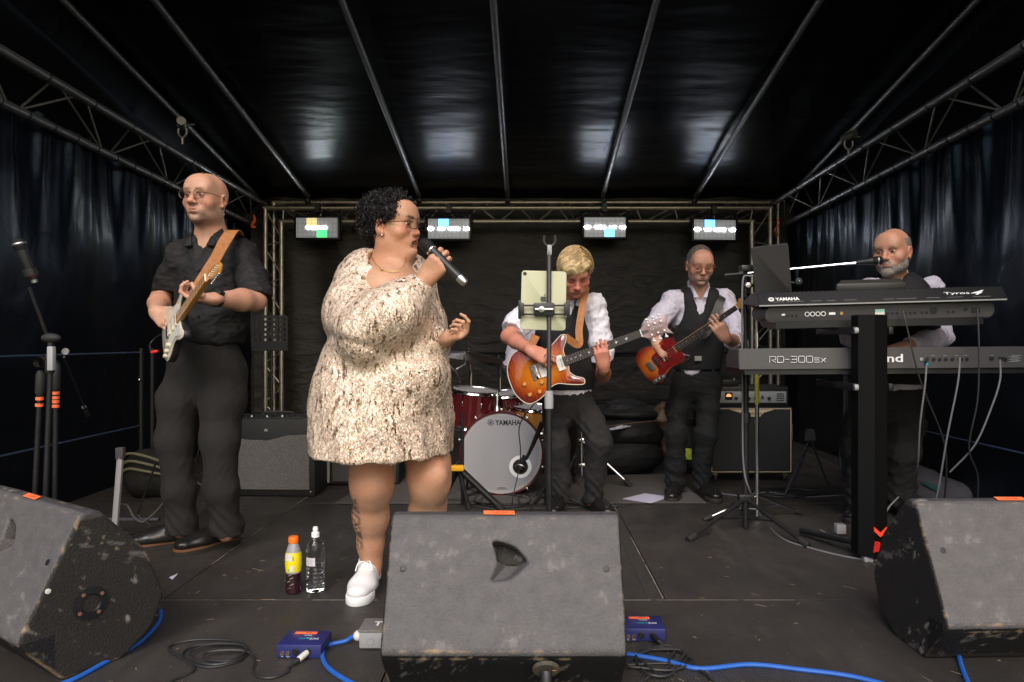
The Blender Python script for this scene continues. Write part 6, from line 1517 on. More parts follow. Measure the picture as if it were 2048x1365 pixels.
pts = [pe2, pe2+Vector((.01, -.03, -.012))]+[FG(1315+62*math.cos(a)*s_+12*rr2.uniform(-1, 1), 1322+30*math.sin(a)*s_+5*rr2.uniform(-1, 1), .006+.003*(i % 4)) for i, (a, s_) in enumerate([(2*math.pi*k/7.3-1.0, rr2.uniform(.55, 1.15)) for k in range(26)])]+[FG(1290, 1360), FG(1240, 1385)]
cable(pts, .0042, 'cable', 'tangle of black microphone cable by the right blue di box')
cable([FG(1255, 1330), FG(1340, 1328), FG(1400, 1342), FG(1430, 1370), FG(1440, 1390)], .0042, 'cable', 'loose end of black cable running off the stage front')
cable([P(1494, 552, 3.79), P(1486, 560, 3.79), P(1484, 620, 3.79), P(1485, 800, 3.79), P(1487, 930, 3.80), P(1500, 985, 3.82), FG(1520, 1030), FG(1560, 1075), FG(1620, 1097), FG(1700, 1116), FG(1760, 1122), FG(1840, 1130)], .0052, 'cable_g', 'grey cable running down the black tripod and across the floor')
cable([P(1494, 552, 3.77), P(1512, 556, 3.75), P(1527, 568, 3.75), P(1526, 585, 3.75), P(1522, 600, 3.75)], .0048, 'cable_g', 'grey cable looped over the top of the black tripod')
for pts, mt, lb in (([P(1806, 622, 3.33), P(1815, 660, 3.31), P(1840, 760, 3.30), P(1885, 875, 3.35), P(1893, 940, 3.4), P(1888, 1010, 3.5)], 'cable', 'black lead hanging from the middle sockets of the upper keyboard'),
                    ([P(1955, 618, 3.28), P(1958, 700, 3.26), P(1955, 800, 3.26), P(1938, 895, 3.3), P(1955, 950, 3.35), P(1955, 1010, 3.4)], 'cable', 'black power lead hanging from the right end of the upper keyboard'),
                    ([P(1920, 716, 3.24), P(1915, 770, 3.24), P(1895, 870, 3.28), P(1880, 960, 3.35), P(1870, 1010, 3.4)], 'cable_g', 'grey lead hanging from the middle of the lower keyboard'),
                    ([P(2000, 720, 3.24), P(2000, 760, 3.24), P(1985, 810, 3.25), P(1950, 890, 3.3), P(1900, 945, 3.4)], 'cable_g', 'thin adaptor lead hanging from the right of the lower keyboard'),
                    ([P(1853, 730, 3.24), P(1850, 770, 3.24), P(1840, 850, 3.28), P(1835, 930, 3.4), P(1822, 960, 3.6)], 'cable_g', 'thin grey lead with a blue clip hanging from the lower keyboard'),
                    ([P(1797, 995, 3.5), P(1775, 1020, 3.4), P(1768, 1050, 3.4), P(1766, 1080, 3.4)], 'cable_g', 'short grey lead beside the keyboard stand column')): cable(pts, .0042, mt, lb)
cable([P(355, 660, 3.2), P(318, 672, 3.3), P(300, 690, 3.3), P(303, 706, 3.2), P(316, 704, 3.17)], .0035, 'cable', 'guitar lead looping from the cream guitar')
for k in range(9):
    y0 = 965+k*5+rr2.uniform(-3, 3); x0 = 1180+rr2.uniform(-60, 60); x1 = 1330+rr2.uniform(-40, 30)
    cable([FG(x0-120*(k % 3), y0+18), FG(x0, y0+12+rr2.uniform(-5, 5)), FG((x0+x1)/2, y0+5+rr2.uniform(-6, 6)), FG(x1, y0+rr2.uniform(-4, 4))], .004, 'cable', 'black cable strewn over the carpet between the guitarists', grp='black cables strewn on the carpet')
pts = [FG(1000+70*math.cos(a)*s_, 1000+16*math.sin(a)*s_, .006+.003*(i % 5)) for i, (a, s_) in enumerate([(.9*k, rr2.uniform(.5, 1.2)) for k in range(40)])]
cable(pts, .0042, 'cable', 'heap of black cable in front of the bass drum')
pts = [FG(1580+70*math.cos(a)*s_, 985+10*math.sin(a)*s_, .006+.003*(i % 5)) for i, (a, s_) in enumerate([(.9*k, rr2.uniform(.5, 1.2)) for k in range(22)])]
cable(pts, .004, 'cable', 'black cable scattered in front of the bass amplifier')
cable([FG(1425, 985), FG(1480, 992), FG(1540, 985), FG(1600, 995), FG(1700, 990)], .004, 'cable_g', 'grey cable on the floor in front of the bass amplifier')
cable([P(1075, 800, 4.1), P(1040, 850, 4.2), P(1041, 900, 4.35), P(1039, 935, 4.4), P(1028, 985, 4.3), P(1024, 1010, 4.3)], .0035, 'cable', 'thin cable dropping past the front of the bass drum')
cable([P(1640, 1060, 3.6), FG(1690, 1088), FG(1740, 1125), FG(1790, 1150)], .002, 'cable_g', 'thin straight lead from the keyboard stand foot')

# ---------------------------------------------------------------- paper, straw, carpet
def flat(pts, name, mt, lb, cat, z=.003, th=.002, grp=None):
    o = G(*pts[0]); b = B(); q = [G(*p) for p in pts]; A = sum(q[i].x*q[(i+1) % len(q)].y-q[(i+1) % len(q)].x*q[i].y for i in range(len(q)))
    pp = [(p.x, p.y) for p in (q if A > 0 else q[::-1])]; b.prism(pp, (0, 0, 0), X1, Y1_, Z, z, z+th); return b.build(name, mt, label=lb, cat=cat, smooth=False, group=grp)
M['carpet'] = mat('grey carpet', (.085, .078, .075), .95, var=.35, vscale=120, bump=1, bscale=300)
flat([(668, 1010), (760, 958), (1345, 952), (1412, 1009)], 'carpet', 'carpet', 'grey carpet under the drum kit and guitarists', 'carpet', .0045, .006)
M['sheet'] = mat('printed sheet', (.50, .48, .62), .8, var=.12, vscale=90, stretch=(1, 6, 1))
flat([(1244, 1002), (1290, 991), (1340, 998), (1302, 1011)], 'paper_sheet', 'sheet', 'printed white sheet lying on the carpet in front of the bassist', 'paper', .011, .001)
flat([(338, 1158), (356, 1150), (345, 1162)], 'paper_scrap', 'paper', 'scrap of white paper beside the left monitor', 'paper', .004, .001)
b = B(); rr3 = random.Random(5)
for k in range(150):
    px, py = (rr3.uniform(150, 2000), 1130+240*rr3.random()**.8) if k % 3 else (rr3.uniform(350, 1750), rr3.uniform(1010, 1200))
    p = G(px, py, .003); a = rr3.uniform(0, 3.14); L = rr3.uniform(.004, .028) if k % 4 else rr3.uniform(.02, .06); d = Vector((math.cos(a), math.sin(a), 0))*L
    b.tube([p-d/2, p+Vector((rr3.uniform(-.002, .002), rr3.uniform(-.002, .002), .001)), p+d/2], rr3.uniform(.0005, .0012), 4)
b.build('straw', mat('dry straw', (.24, .18, .11), .8, var=.4, vscale=9), base=(0, 2.5, 0), label='bits of straw and grit scattered on the stage', cat='straw', kind='stuff')

# ---------------------------------------------------------------- amplifiers
M['weave'] = mat('silver weave grille cloth', (.21, .20, .195), .7)
def weave_mat(name, c0, c1, sc_, zs=1.0):
    m = bpy.data.materials.new(name); m.use_nodes = True; t = m.node_tree; p = t.nodes['Principled BSDF']; tc = _n(t, 'ShaderNodeTexCoord'); mp = _n(t, 'ShaderNodeMapping'); mp.inputs['Scale'].default_value = (sc_, sc_, sc_*zs)
    t.links.new(tc.outputs['Object'], mp.inputs[0]); ck = _n(t, 'ShaderNodeTexBrick'); ck.inputs['Scale'].default_value = 1; ck.inputs['Mortar Size'].default_value = .16; ck.inputs['Brick Width'].default_value = 1.6; ck.inputs['Row Height'].default_value = .7
    ck.inputs['Color1'].default_value = (*c0, 1); ck.inputs['Color2'].default_value = (*[q*.6 for q in c0], 1); ck.inputs['Mortar'].default_value = (*c1, 1)
    sw = _n(t, 'ShaderNodeSeparateXYZ'); cb = _n(t, 'ShaderNodeCombineXYZ'); t.links.new(mp.outputs[0], sw.inputs[0]); t.links.new(sw.outputs[0], cb.inputs[0]); t.links.new(sw.outputs[2], cb.inputs[1]); t.links.new(cb.outputs[0], ck.inputs[0])
    t.links.new(ck.outputs[0], p.inputs['Base Color']); p.inputs['Roughness'].default_value = .7; return m
M['weave'] = weave_mat('silver weave grille', (.26, .245, .23), (.018, .018, .018), 170)
M['basket'] = weave_mat('basket weave grille', (.022, .023, .028), (.005, .005, .006), 60)
o = Vector((-1.73, 4.59, 0)); rz = Matrix.Rotation(R(-2), 3, 'Z'); at = lambda x, y, z: o+rz @ Vector((x, y, z))
t = thing('combo_amplifier', 'black guitar combo amplifier with a silver woven grille behind the bald guitarist', 'amplifier', o)
b = B(); b.box(at(0, .14, .27), (.60, .26, .53), rz, .010); b.build('cabinet', 'tolex', t)
b = B(); b.prism([(-.265, -.205), (.265, -.205), (.265, .165), (.12, .160), (-.02, .125), (-.16, .130), (-.265, .150)], at(0, .008, .255), rz @ X1, Z, -(rz @ Y1_), 0, .010, .003); b.build('grille_cloth', 'weave', t, smooth=False)
b = B(); b.box(at(-.03, .035, .530), (.50, .05, .012), rz, .002); cp = b.build('control_panel', 'black', t)
for k in range(12): b = B(); b.cyl(at(-.24+.035*k, .022, .537), at(-.24+.035*k, .022, .549), .006, .005, 10); b.build('knob', 'offwhite' if k % 3 == 0 else 'black_pl', cp)
for x, z in ((-.272, .46), (.272, .46), (.272, .035), (-.272, .035)): b = B(); b.sph(at(x, .010, z), .006, 6); b.build('stud', 'chrome', t)
b = B(); b.tube([at(-.03+x/1000, .004, .450+z/1000) for x, z in ((-12, -8), (-2, 10), (4, -8), (12, 6), (-10, 2), (10, -8))], .0016, 5); b.build('badge', 'pearl', t)
for x in (-.25, .25): b = B(); b.cyl(at(x, .05, 0), at(x, .05, .012), .015, n=12); b.build('foot', 'rubber', t)
b = B(); b.tube(spline([at(-.10, .14, .532), at(-.09, .14, .556), at(.09, .14, .556), at(.10, .14, .532)], 6), .009, 8); b.build('handle', 'rubber', t)
o = Vector((-1.21, 4.93, 0)); t = thing('small_amplifier', 'low dark amplifier with a grey stripe, behind the singer', 'amplifier', o)
b = B(); b.box(o+Vector((0, .13, .21)), (.56, .24, .40), None, .01); b.build('cabinet', 'tolex', t); b = B(); b.box(o+Vector((.03, .006, .20)), (.46, .008, .33), None); b.build('grille_cloth', 'grille', t, smooth=False)
b = B(); b.box(o+Vector((-.235, .006, .20)), (.028, .010, .35)); b.build('trim', 'gplastic', t, smooth=False)
# bass stack
o = Vector((P(1503, 0, 5.08).x, 5.08, 0)); t = thing('bass_cabinet', 'bass speaker cabinet with dark basket-weave grille and cream piping', 'amplifier', o)
b = B(); b.box(o+Vector((0, .18, .31)), (.62, .34, .50), None, .008); b.build('cabinet', 'tolex', t)
b = B(); b.box(o+Vector((0, .007, .31)), (.58, .012, .46)); b.build('grille_cloth', 'basket', t, smooth=False)
for r_s in (1,):
    q = rrect(.590, .470, .004, 2); b = B(); w3 = [o+Vector((x, .004, .31+z)) for x, z in q]; b.tube(w3+[w3[0]], .0035, 6, cap=False); b.build('piping', mat('cream piping', (.50, .40, .28), .5), t)
b = B(); b.prism([(-.165, .035), (-.09, .012), (-.06, -.018), (.06, -.018), (.09, .012), (.165, .035)], o+Vector((.0, -.001, .505)), X1, Z, -Y1_, 0, .006, .001); bd = b.build('badge', mat('cream badge', (.55, .45, .30), .5), t, smooth=False)
text('Ashdown', 'lettering', bd, o+Vector((.0, -.008, .512)), X1, Z, .026, 'letter_k', width=.15, depth=.0008, center=True, shear=.3)
for x in (-.26, .26):
    b = B(); b.lathe([(.028, -.012), (.03, -.006), (.03, .006), (.028, .012)], o+Vector((x, .05, .03)), X1, 16); b.build('castor', 'rubber', t); b = B(); b.box(o+Vector((x, .05, .052)), (.03, .04, .012)); b.build('castor_plate', 'steel', t)
b = B(); b.tube([o+Vector((.312, .10, .42)), o+Vector((.34, .10, .42)), o+Vector((.34, .10, .30)), o+Vector((.312, .10, .30))], .008, 8); b.build('handle', 'steel', t)
o2 = o+Vector((.0, .0, .562)); t = thing('amplifier_head', 'bass amplifier head with a silver panel and glowing meter on the bass cabinet', 'amplifier', o2)
b = B(); b.box(o2+Vector((0, .16, .075)), (.56, .30, .145), None, .008); b.build('case', 'black', t)
b = B(); b.box(o2+Vector((0, .006, .070)), (.52, .010, .085), None, .002); fpn = b.build('front_panel', mat('silver panel', (.26, .28, .29), .45, .3), t)
b = B(); b.box(o2+Vector((-.17, -.001, .078)), (.055, .008, .056), None, .003); mt_ = b.build('meter', 'black', t); b = B(); b.prism([(math.cos(R(a))*.02, math.sin(R(a))*.022-.004) for a in range(0, 181, 15)], o2+Vector((-.17, -.0055, .078)), X1, Z, -Y1_, 0, .001); b.build('dial', mat('amber meter', (.8, .35, .12), .5, emit=(1, .42, .14), estr=.8), mt_, smooth=False)
for x, r0 in ((-.115, .012), (-.235, .007), (-.02, .012), (.03, .012), (.08, .009), (.13, .012), (-.06, .007)): b = B(); b.lathe([(r0, 0), (r0*.9, .014), (0, .015)], o2+Vector((x, 0, .062+.01*(r0 < .01))), -Y1_, 14); b.build('knob', 'black_pl', t)
for k in range(4): b = B(); b.box(o2+Vector((.215, -.001, .046+.016*k)), (.055, .004, .006)); b.build('vent_slot', 'black', t, smooth=False)
o3 = o2+Vector((-.16, .06, .149)); t = thing('pedal', 'black pedal box lying on the bass amplifier head', 'pedal', o3)
b = B(); b.box(o3+Vector((0, .03, .022)), (.15, .10, .044), None, .004); b.build('case', 'black', t)
for x in (-.05, .05): b = B(); b.cyl(o3+Vector((x, .0, .044)), o3+Vector((x, .0, .062)), .006, n=10); b.build('switch', 'chrome', t)
# ================================================================ keyboards and their stand
M['kb_grey'] = mat('grey keyboard shell', (.050, .048, .050), .45, bump=.3, bscale=300); M['kb_dark'] = mat('dark keyboard shell', (.014, .014, .015), .4); M['kb_line'] = mat('pale edge strip', (.30, .30, .31), .4)
def frame(a, b_, back):
    u = (b_-a).normalized(); w_ = Vector(back); w_ = (w_-u*w_.dot(u)).normalized(); up = u.cross(w_)
    if up.z < 0: up = -up
    return u, w_, up
PL, PR = P(1530, 640, 3.44), P(1990, 629, 3.30)
u, wv, up = frame(PL, PR, (0, 1, .06)); L = (PR-PL).length; at = lambda x, y, z: PL+u*x+wv*y+up*z
t = thing('keyboard', 'upper keyboard with a pale brand name on its back, tilted towards the player', 'keyboard', at(L/2, .2, -.02), 'two keyboards on one stand')
b = B(); b.prism(sc2d(rrect(L, .085, .035, 5, L/2, .0225), 1), at(0, 0, 0), u, up, wv, 0, .34, .006); b.build('lower_case', 'kb_grey', t)
b = B(); b.prism([(0, -.035), (.12, -.045), (.34, -.040), (.40, 0), (.0, .0)], at(.02, 0, -.012), wv, up, u, .03, L-.07, .004); b.build('underside', 'kb_dark', t)
tz = .072; b = B(); b.prism([(-.03, 0), (.40, 0), (.40, .02), (.16, .062), (.02, .060), (-.03, .008)], at(-.035, 0, tz), wv, up, u, 0, L+.075, .004); b.build('upper_case', 'kb_dark', t)
b = B(); b.box(at(L/2, -.032, tz-.002), (L+.07, .006, .006), rotm(u, wv)); b.build('edge_strip', 'kb_line', t)
fn_ = Vector((0, 0, 0)); sl_ = (wv*.05+up*.052).normalized(); ft = lambda x, s_: at(x, -.0305, tz+.009)+sl_*s_
b = B(); b.lathe([(0, .001), (.014, .001)], ft(.028, .026), u.cross(sl_), 20); b.build('logo_disc', 'letter_w', t)
b = B(); [b.tube([ft(.028, .026)+(u*math.cos(a)+sl_*math.sin(a))*.002+u.cross(sl_)*.0025, ft(.028, .026)+(u*math.cos(a)+sl_*math.sin(a))*.011+u.cross(sl_)*.0025], .0010, 4) for a in [k*math.pi/3+.52 for k in range(6)]]; b.build('logo_forks', 'letter_k', t)
text('YAMAHA', 'lettering', t, ft(.048, .016), u, sl_, .021, 'letter_w', width=.115, depth=.001, bold=.03)
text('Tyros', 'lettering', t, ft(L-.235, .022), u, sl_, .020, 'letter_w', width=.115, depth=.001, bold=.01); text('4', 'lettering', t, ft(L-.115, .020), u, sl_, .030, 'letter_w', width=.065, depth=.001, shear=.5, bold=.02)
b = B(); 
for k in range(46):
    if .42 < k/46 < .58: continue
    b.box(at(.05+k*(L-.1)/46, .035, tz+.0625), (.010, .012, .003), rotm(u, wv))
vn = b.build('vent_grille', 'black', t, smooth=False); vn['kind'] = 'stuff'
c_ = at(L*.485, .05, tz+.074); b = B(); b.box(c_, (.33, .03, .046), rotm(u, wv), .006); b.build('display', 'black_pl', t)
b = B(); b.prism([(-.16, .0), (.16, 0), (.14, .02), (-.14, .02)], c_+up*.020-wv*.005, u, up, wv, 0, .01, .001); b.build('display_lip', 'black', t)
fz = lambda x, z: at(x, -.0015, z)
def sockets(t, spec, fz, nrm):
    for x, z, r, mm in spec:
        b = B(); b.lathe([(r, 0), (r, .002), (r*.62, .002), (r*.55, -.002) if 0 else (r*.55, .0005), (0, .0005)], fz(x, z), nrm, 16); b.build('socket', mm, t)
kx = lambda px: (px-1530)/460*L
sockets(t, [(kx(q), .022, .012, 'letter_w') for q in (1617, 1628, 1639, 1650)]+[(kx(q), .016, .006, 'black') for q in (1577, 1586, 1595, 1780, 1789, 1798, 1815, 1825, 1834, 1848, 1857, 1899, 1909)]+[(kx(1871), .026, .017, 'black'), (kx(1933), .028, .008, 'black'), (kx(1687), .022, .008, 'brass')], fz, -wv)
for q in (1617, 1628, 1639, 1650): b = B(); b.lathe([(.0085, 0), (.0085, .003), (0, .003)], fz(kx(q), .022), -wv, 14); b.build('socket_core', 'black', t)
for px, w_, h_, mm in ((1668, .030, .012, 'letter_w'), (1568, .016, .008, 'letter_w'), (1764, .044, .030, 'offwhite'), (1953, .036, .026, 'black')): b = B(); b.box(fz(kx(px), .022), (w_, .003, h_), rotm(u, wv)); b.build('port_plate', mm, t, smooth=False)
b = B(); b.box(fz(kx(1764), .030)-wv*.0012, (.044, .003, .009), rotm(u, wv)); b.build('sticker_band', mat('mint print', (.2, .55, .42), .5), t, smooth=False)
b = B(); [b.box(ft(x, .008), (w_, .0010, .0022), rotm(u, sl_)) for x, w_ in ((.06, .05), (.14, .08), (.24, .05), (.31, .04), (.40, .06), (.58, .05), (.66, .09), (.78, .06), (.88, .07), (1.0, .08))]; b.build('small_print', 'kb_line', t, smooth=False)
# lower keyboard
PL, PR = P(1478, 742, 3.38), P(2075, 738, 3.32)
u, wv, up = frame(PL, PR, (0, 1, .02)); L = (PR-PL).length; at = lambda x, y, z: PL+u*x+wv*y+up*z
t = thing('keyboard', 'lower stage piano reaching past the right picture edge', 'keyboard', at(L/2, .15, -.02), 'two keyboards on one stand')
b = B(); b.prism([(0, .006), (.26, 0), (.26, .06), (.20, .10), (.01, .108)], at(0, 0, 0), wv, up, u, .0, L, .006); b.build('case', 'kb_grey', t)
b = B(); b.prism([(.012, -.020), (.30, -.020), (.34, .01), (.30, .045), (.012, .010)], at(0, 0, -.002), wv, up, u, .03, L-.03, .003); b.build('underside', 'kb_dark', t)
b = B(); b.box(at(L/2, .34, .058), (L-.1, .14, .016), rotm(u, wv)); b.build('keys', 'white', t)
fz = lambda x, z: at(x, .0005-.0008, z)
kx = lambda px: (px-1478)/597*L
def seg(b, pts, x0, z0, k, r): b.tube([fz(x0+x*k, z0+z*k)-wv*.0015 for x, z in pts], r, 4)
b = B(); k = .030; x0 = kx(1540); z0 = .038     # squared outline letters
gl = {'R': [[(0, 0), (0, 1), (.9, 1), (1, .8), (1, .6), (.9, .45), (.2, .45), (1, 0)]], 'D': [[(0, 0), (0, 1), (.85, 1), (1, .85), (1, .15), (.85, 0), (0, 0)]], '-': [[(0, .5), (.6, .5)]], '3': [[(0, 1), (1, 1), (1, 0), (0, 0)], [(.2, .5), (1, .5)]], '0': [[(.1, 0), (0, .1), (0, .9), (.1, 1), (.9, 1), (1, .9), (1, .1), (.9, 0), (.1, 0)]], 's': [[(.8, .7), (0, .7), (0, .36), (.8, .36), (.8, 0), (0, 0)]], 'x': [[(0, 0), (.8, .7)], [(0, .7), (.8, 0)]]}
x = 0
for ch in 'RD-300sx':
    for g_ in gl[ch]: seg(b, g_, x0+x*k, z0, k, .0017)
    x += {'-': .85, 's': 1.05, 'x': 1.05}.get(ch, 1.28)
b.build('lettering', 'letter_w', t)
text('Roland', 'lettering', t, fz(kx(1714), .036), u, up, .040, 'letter_w', width=kx(1808)-kx(1714), depth=.0025, bold=.02)
sockets(t, [(kx(q), .048, .008, 'black') for q in (1870, 1882, 1894, 1907, 1925, 1936)]+[(kx(1845), .050, .008, 'kb_line'), (kx(1920), .052, .006, 'brass'), (kx(2012), .045, .008, 'black')], fz, -wv)
for q, w_ in ((1985, .02), (2005, .03)): b = B(); b.box(fz(kx(q), .05), (w_, .003, .014), rotm(u, wv)); b.build('port_plate', 'black', t, smooth=False)
b = B(); [b.box(fz(kx(2028+5*(q % 2)), .034+.006*q), (.045, .0014, .0018), rotm(u, wv)) for q in range(6)]; [b.box(fz(kx(q), .066), (.016, .0014, .0018), rotm(u, wv)) for q in (1868, 1892, 1915, 1932, 1985)]; b.build('small_print', 'kb_line', t, smooth=False)
b = B(); b.lathe([(.006, 0), (.0055, .03)], fz(kx(1858), .055), (-.5, -.4, -.6), 10); b.build('jack_plug', 'black_pl', t); b = B(); b.cyl(fz(kx(1855), .030), fz(kx(1855), .022)-wv*.012, .006); b.build('cable_clip', 'cyan', t)
# stand
c0 = Vector((P(1746, 0, 3.24).x, 3.245, 0)); t = thing('keyboard_stand', 'black column keyboard stand with an orange chevron near its foot', 'stand', c0)
b = B(); b.prism([(-.068, .0), (-.008, -.035), (.068, -.005), (.068, .07), (-.068, .07)], c0+Z*.03, X1, Y1_, Z, 0, 1.145, .004); b.build('column', mat('matt black column', (.0022, .0022, .0024), .6, spec=.2), t, smooth=False)
for z in (1.10, .83):
    for x in (-.085, .085):
        b = B(); b.box(c0+Vector((x, .20, z)), (.022, .42, .035), None, .003); b.build('support_arm', 'black', t)
    b = B(); b.lathe([(0, -.012), (.016, -.010), (.018, 0), (.016, .008), (0, .010)], c0+Vector((-.082, .0, z)), (-1, 0, 0), 14); b.build('clamp_knob', 'gplastic', t)
for s_, z in ((-1, .02),):
    b = B(); b.prism([(-.03, 0), (0, -.028), (.03, 0), (.03, .022), (0, -.006), (-.03, .022)], c0+Vector((.02, -.033, .155)), X1, Z, Vector((0, -1, 0)), 0, .003); b.build('chevron_sticker', mat('orange sticker', (.9, .06, .02), .5), t, smooth=False)
b = B(); b.prism([(-.02, 0), (.018, .01), (.012, .05), (-.012, .055)], c0+Vector((.004, -.036, .055)), X1, Z, Vector((0, -1, 0)), 0, .003); b.build('red_patch', mat('red sticker', (.5, .015, .012), .5), t, smooth=False)
b = B(); b.tube([c0+Vector((-.02, .0, .08)), G(1603, 1062, .03)], .017, 8); b.build('foot_bar', 'black', t)
b = B(); b.tube([c0+Vector((.0, .02, .07)), G(1733, 1112, .03)], .016, 8); b.build('foot_bar', 'black', t)
b = B(); b.tube([c0+Vector((.02, .02, .07)), c0+Vector((.35, .25, .03))], .016, 8); b.build('foot_bar', 'black', t)
p = G(1734, 1114, .022); b = B(); b.box(p, (.042, .04, .044), None, .004); b.build('foot_cap', 'gplastic', t)
p = G(1680, 1058, .05); b = B(); b.box(p, (.05, .04, .05), None, .004); b.build('foot_cap', 'gplastic', t)

# ================================================================ stands and microphones
def tripod(t, c, hub, feet, r=.012, mt='black', cap=True):
    for f in feet:
        b = B(); b.tube([Vector((c.x, c.y, hub)), f+Z*.012], r*.8, 10); lg = b.build('leg', mt, t)
        d = (f+Z*.012-Vector((c.x, c.y, hub))).normalized(); b = B(); b.tube([f+Z*.012-d*.045, f+Z*.012+d*.01], r*1.35, 10); b.build('rubber_foot', 'rubber', lg)
        b = B(); b.tube([Vector((c.x, c.y, .06)), Vector((c.x, c.y, .06)).lerp(f+Z*.03, .0)+(f-Vector((c.x, c.y, 0)))*.45+Z*(hub*.5-.06)], .005, 6); b.build('brace', mt, lg)
def tpole(t, c, z0, z1, r, mt='black', name='pole'):
    b = B(); b.cyl((c.x, c.y, z0), (c.x, c.y, z1), r, n=16); return b.build(name, mt, t)
# big black tripod in front of the bass amplifier
c = Vector((P(1491, 0, 3.82).x, 3.82, 0)); t = thing('tripod_stand', 'tall black tripod stand in front of the bass amplifier, its legs spread on the floor', 'stand', c)
tpole(t, c, .01, .98, .0175); tpole(t, c, .98, 1.44, .012, name='upper_pole'); b = B(); b.lathe([(.026, -.03), (.028, 0), (.026, .03)], c+Z*.62, Z, 18); b.build('collar', 'black_pl', t)
b = B(); b.box(c+Z*.175, (.085, .05, .04), None, .008); b.build('hub', 'black', t)
tripod(t, c, .17, [G(1378, 1084), G(1614, 1096), Vector((c.x+.12, c.y+.42, 0))], .014)
b = B(); b.lathe([(0, 0), (.022, .0), (.022, .03), (.016, .04)], c+Z*1.30, (0, -1, .1), 16); b.build('clutch', 'black_pl', t); b = B(); b.lathe([(0, .022), (.014, .020), (.015, 0)], c+Vector((-.0, -.03, 1.36)), (0, -1, 0), 16); b.build('clamp_knob', 'steel', t)
b = B(); b.box(c+Vector((.01, -.01, 1.455)), (.09, .06, .035), None, .008); b.box(c+Vector((.055, -.01, 1.44)), (.012, .06, .07), None, .003); b.build('clamp_head', 'black_pl', t)
b = B(); b.tube([c+Vector((0, 0, 1.36)), c+Vector((.10, -.02, 1.36)), c+Vector((.22, -.02, 1.34))], .010, 8); b.lathe([(.012, 0), (.014, .02), (.006, .03)], c+Vector((.09, -.03, 1.33)), (0, 0, -1), 12); b.build('side_arm', 'black', t)
b = B(); b.sph(c+Vector((.085, -.045, 1.355)), .012, 8); b.build('blue_knob', 'cable_b', t)
# dark tablet / score board held by the tripod
q = [P(1497, 497, 3.72), P(1571, 488, 3.66), P(1589, 584, 3.70), P(1516, 592, 3.76)]; o = (q[0]+q[2])/2
t = thing('score_board', 'flat black board clamped above the left end of the keyboards', 'music stand', o)
u = (q[1]-q[0]).normalized(); v = (q[0]-q[3]); v = (v-u*v.dot(u)).normalized(); w_ = u.cross(v)
b = B(); b.prism(rrect((q[1]-q[0]).length, (q[0]-q[3]).length, .012), o, u, v, w_, -.006, .006, .002); b.build('board', mat('black board', (.022, .021, .021), .6), t)
b = B(); b.tube([o-v*.06+u*.04-w_*.01, o-v*.09+u*.12-w_*.01, o-v*.02+u*.13], .008, 8); b.lathe([(.018, 0), (.018, .02), (0, .022)], o-v*.08+u*.12+Vector((0, -.02, 0)), (0, -1, 0), 14); b.build('bracket', 'black', t)
b = B(); b.sph(o-v*.08+u*.12+Vector((0, -.045, 0)), .004, 6); b.build('bolt', 'chrome', t)
# chrome boom stand behind it
c = Vector((P(1514, 0, 4.02).x, 4.02, 0)); t = thing('boom_stand', 'chrome microphone boom stand with yellow tape reaching over to the keyboard player', 'stand', c)
tpole(t, c, .02, 1.10, .0125, 'chrome'); tpole(t, c, .68, .86, .0130, mat('yellow tape', (.55, .5, .06), .5), 'tape'); tripod(t, c, .14, [G(1410, 1043), Vector((c.x+.30, c.y+.1, 0)), Vector((c.x-.05, c.y+.3, 0))], .011, 'chrome')
p0, p1 = P(1450, 552, 4.05), P(1752, 523, 3.72); tpole(t, c, 1.10, P(0, 546, 4.02).z, .009, 'chrome', 'upper_pole')
b = B(); b.tube([p0, p1], .0075, 10); b.build('boom', 'chrome', t); b = B(); b.tube([p0, p0.lerp(p1, .15)], .013, 10); b.build('counterweight', 'black', t); b = B(); b.sph(P(1512, 547, 4.0), .022, 10); b.build('clutch', 'black_pl', t)
def mic(hd, d, L, label, band=None, r=.0255):
    d = Vector(d).normalized(); t = thing('microphone', label, 'microphone', hd)
    b = B(); b.lathe([(0, -r), (r*.6, -r*.82), (r*.92, -r*.4), (r, 0), (r*.95, r*.6), (r*.8, r*1.1)], hd, d, 22); b.build('grille', 'skin_mic', t); b = B(); b.lathe([(r*.98, -.004), (r*1.04, 0), (r*.98, .004)], hd, d, 22); b.build('grille_ring', 'steel', t)
    b = B(); b.lathe([(r*.8, r), (r*.82, r*1.4), (r*.68, L*.5), (r*.5, L), (0, L)], hd, d, 22); b.build('body', 'black_pl', t)
    if band: b = B(); b.lathe([(r*.62, L*.84), (r*.64, L*.86), (r*.60, L*.92)], hd, d, 18); b.build('band', band, t); b = B(); b.lathe([(.011, L*.93), (.011, L*1.08), (0, L*1.08)], hd, d, 14); b.build('connector', 'steel', t)
mic(P(1757, 522, 3.70), (p0-p1), .11, "microphone at the grey-bearded keyboard player's mouth")
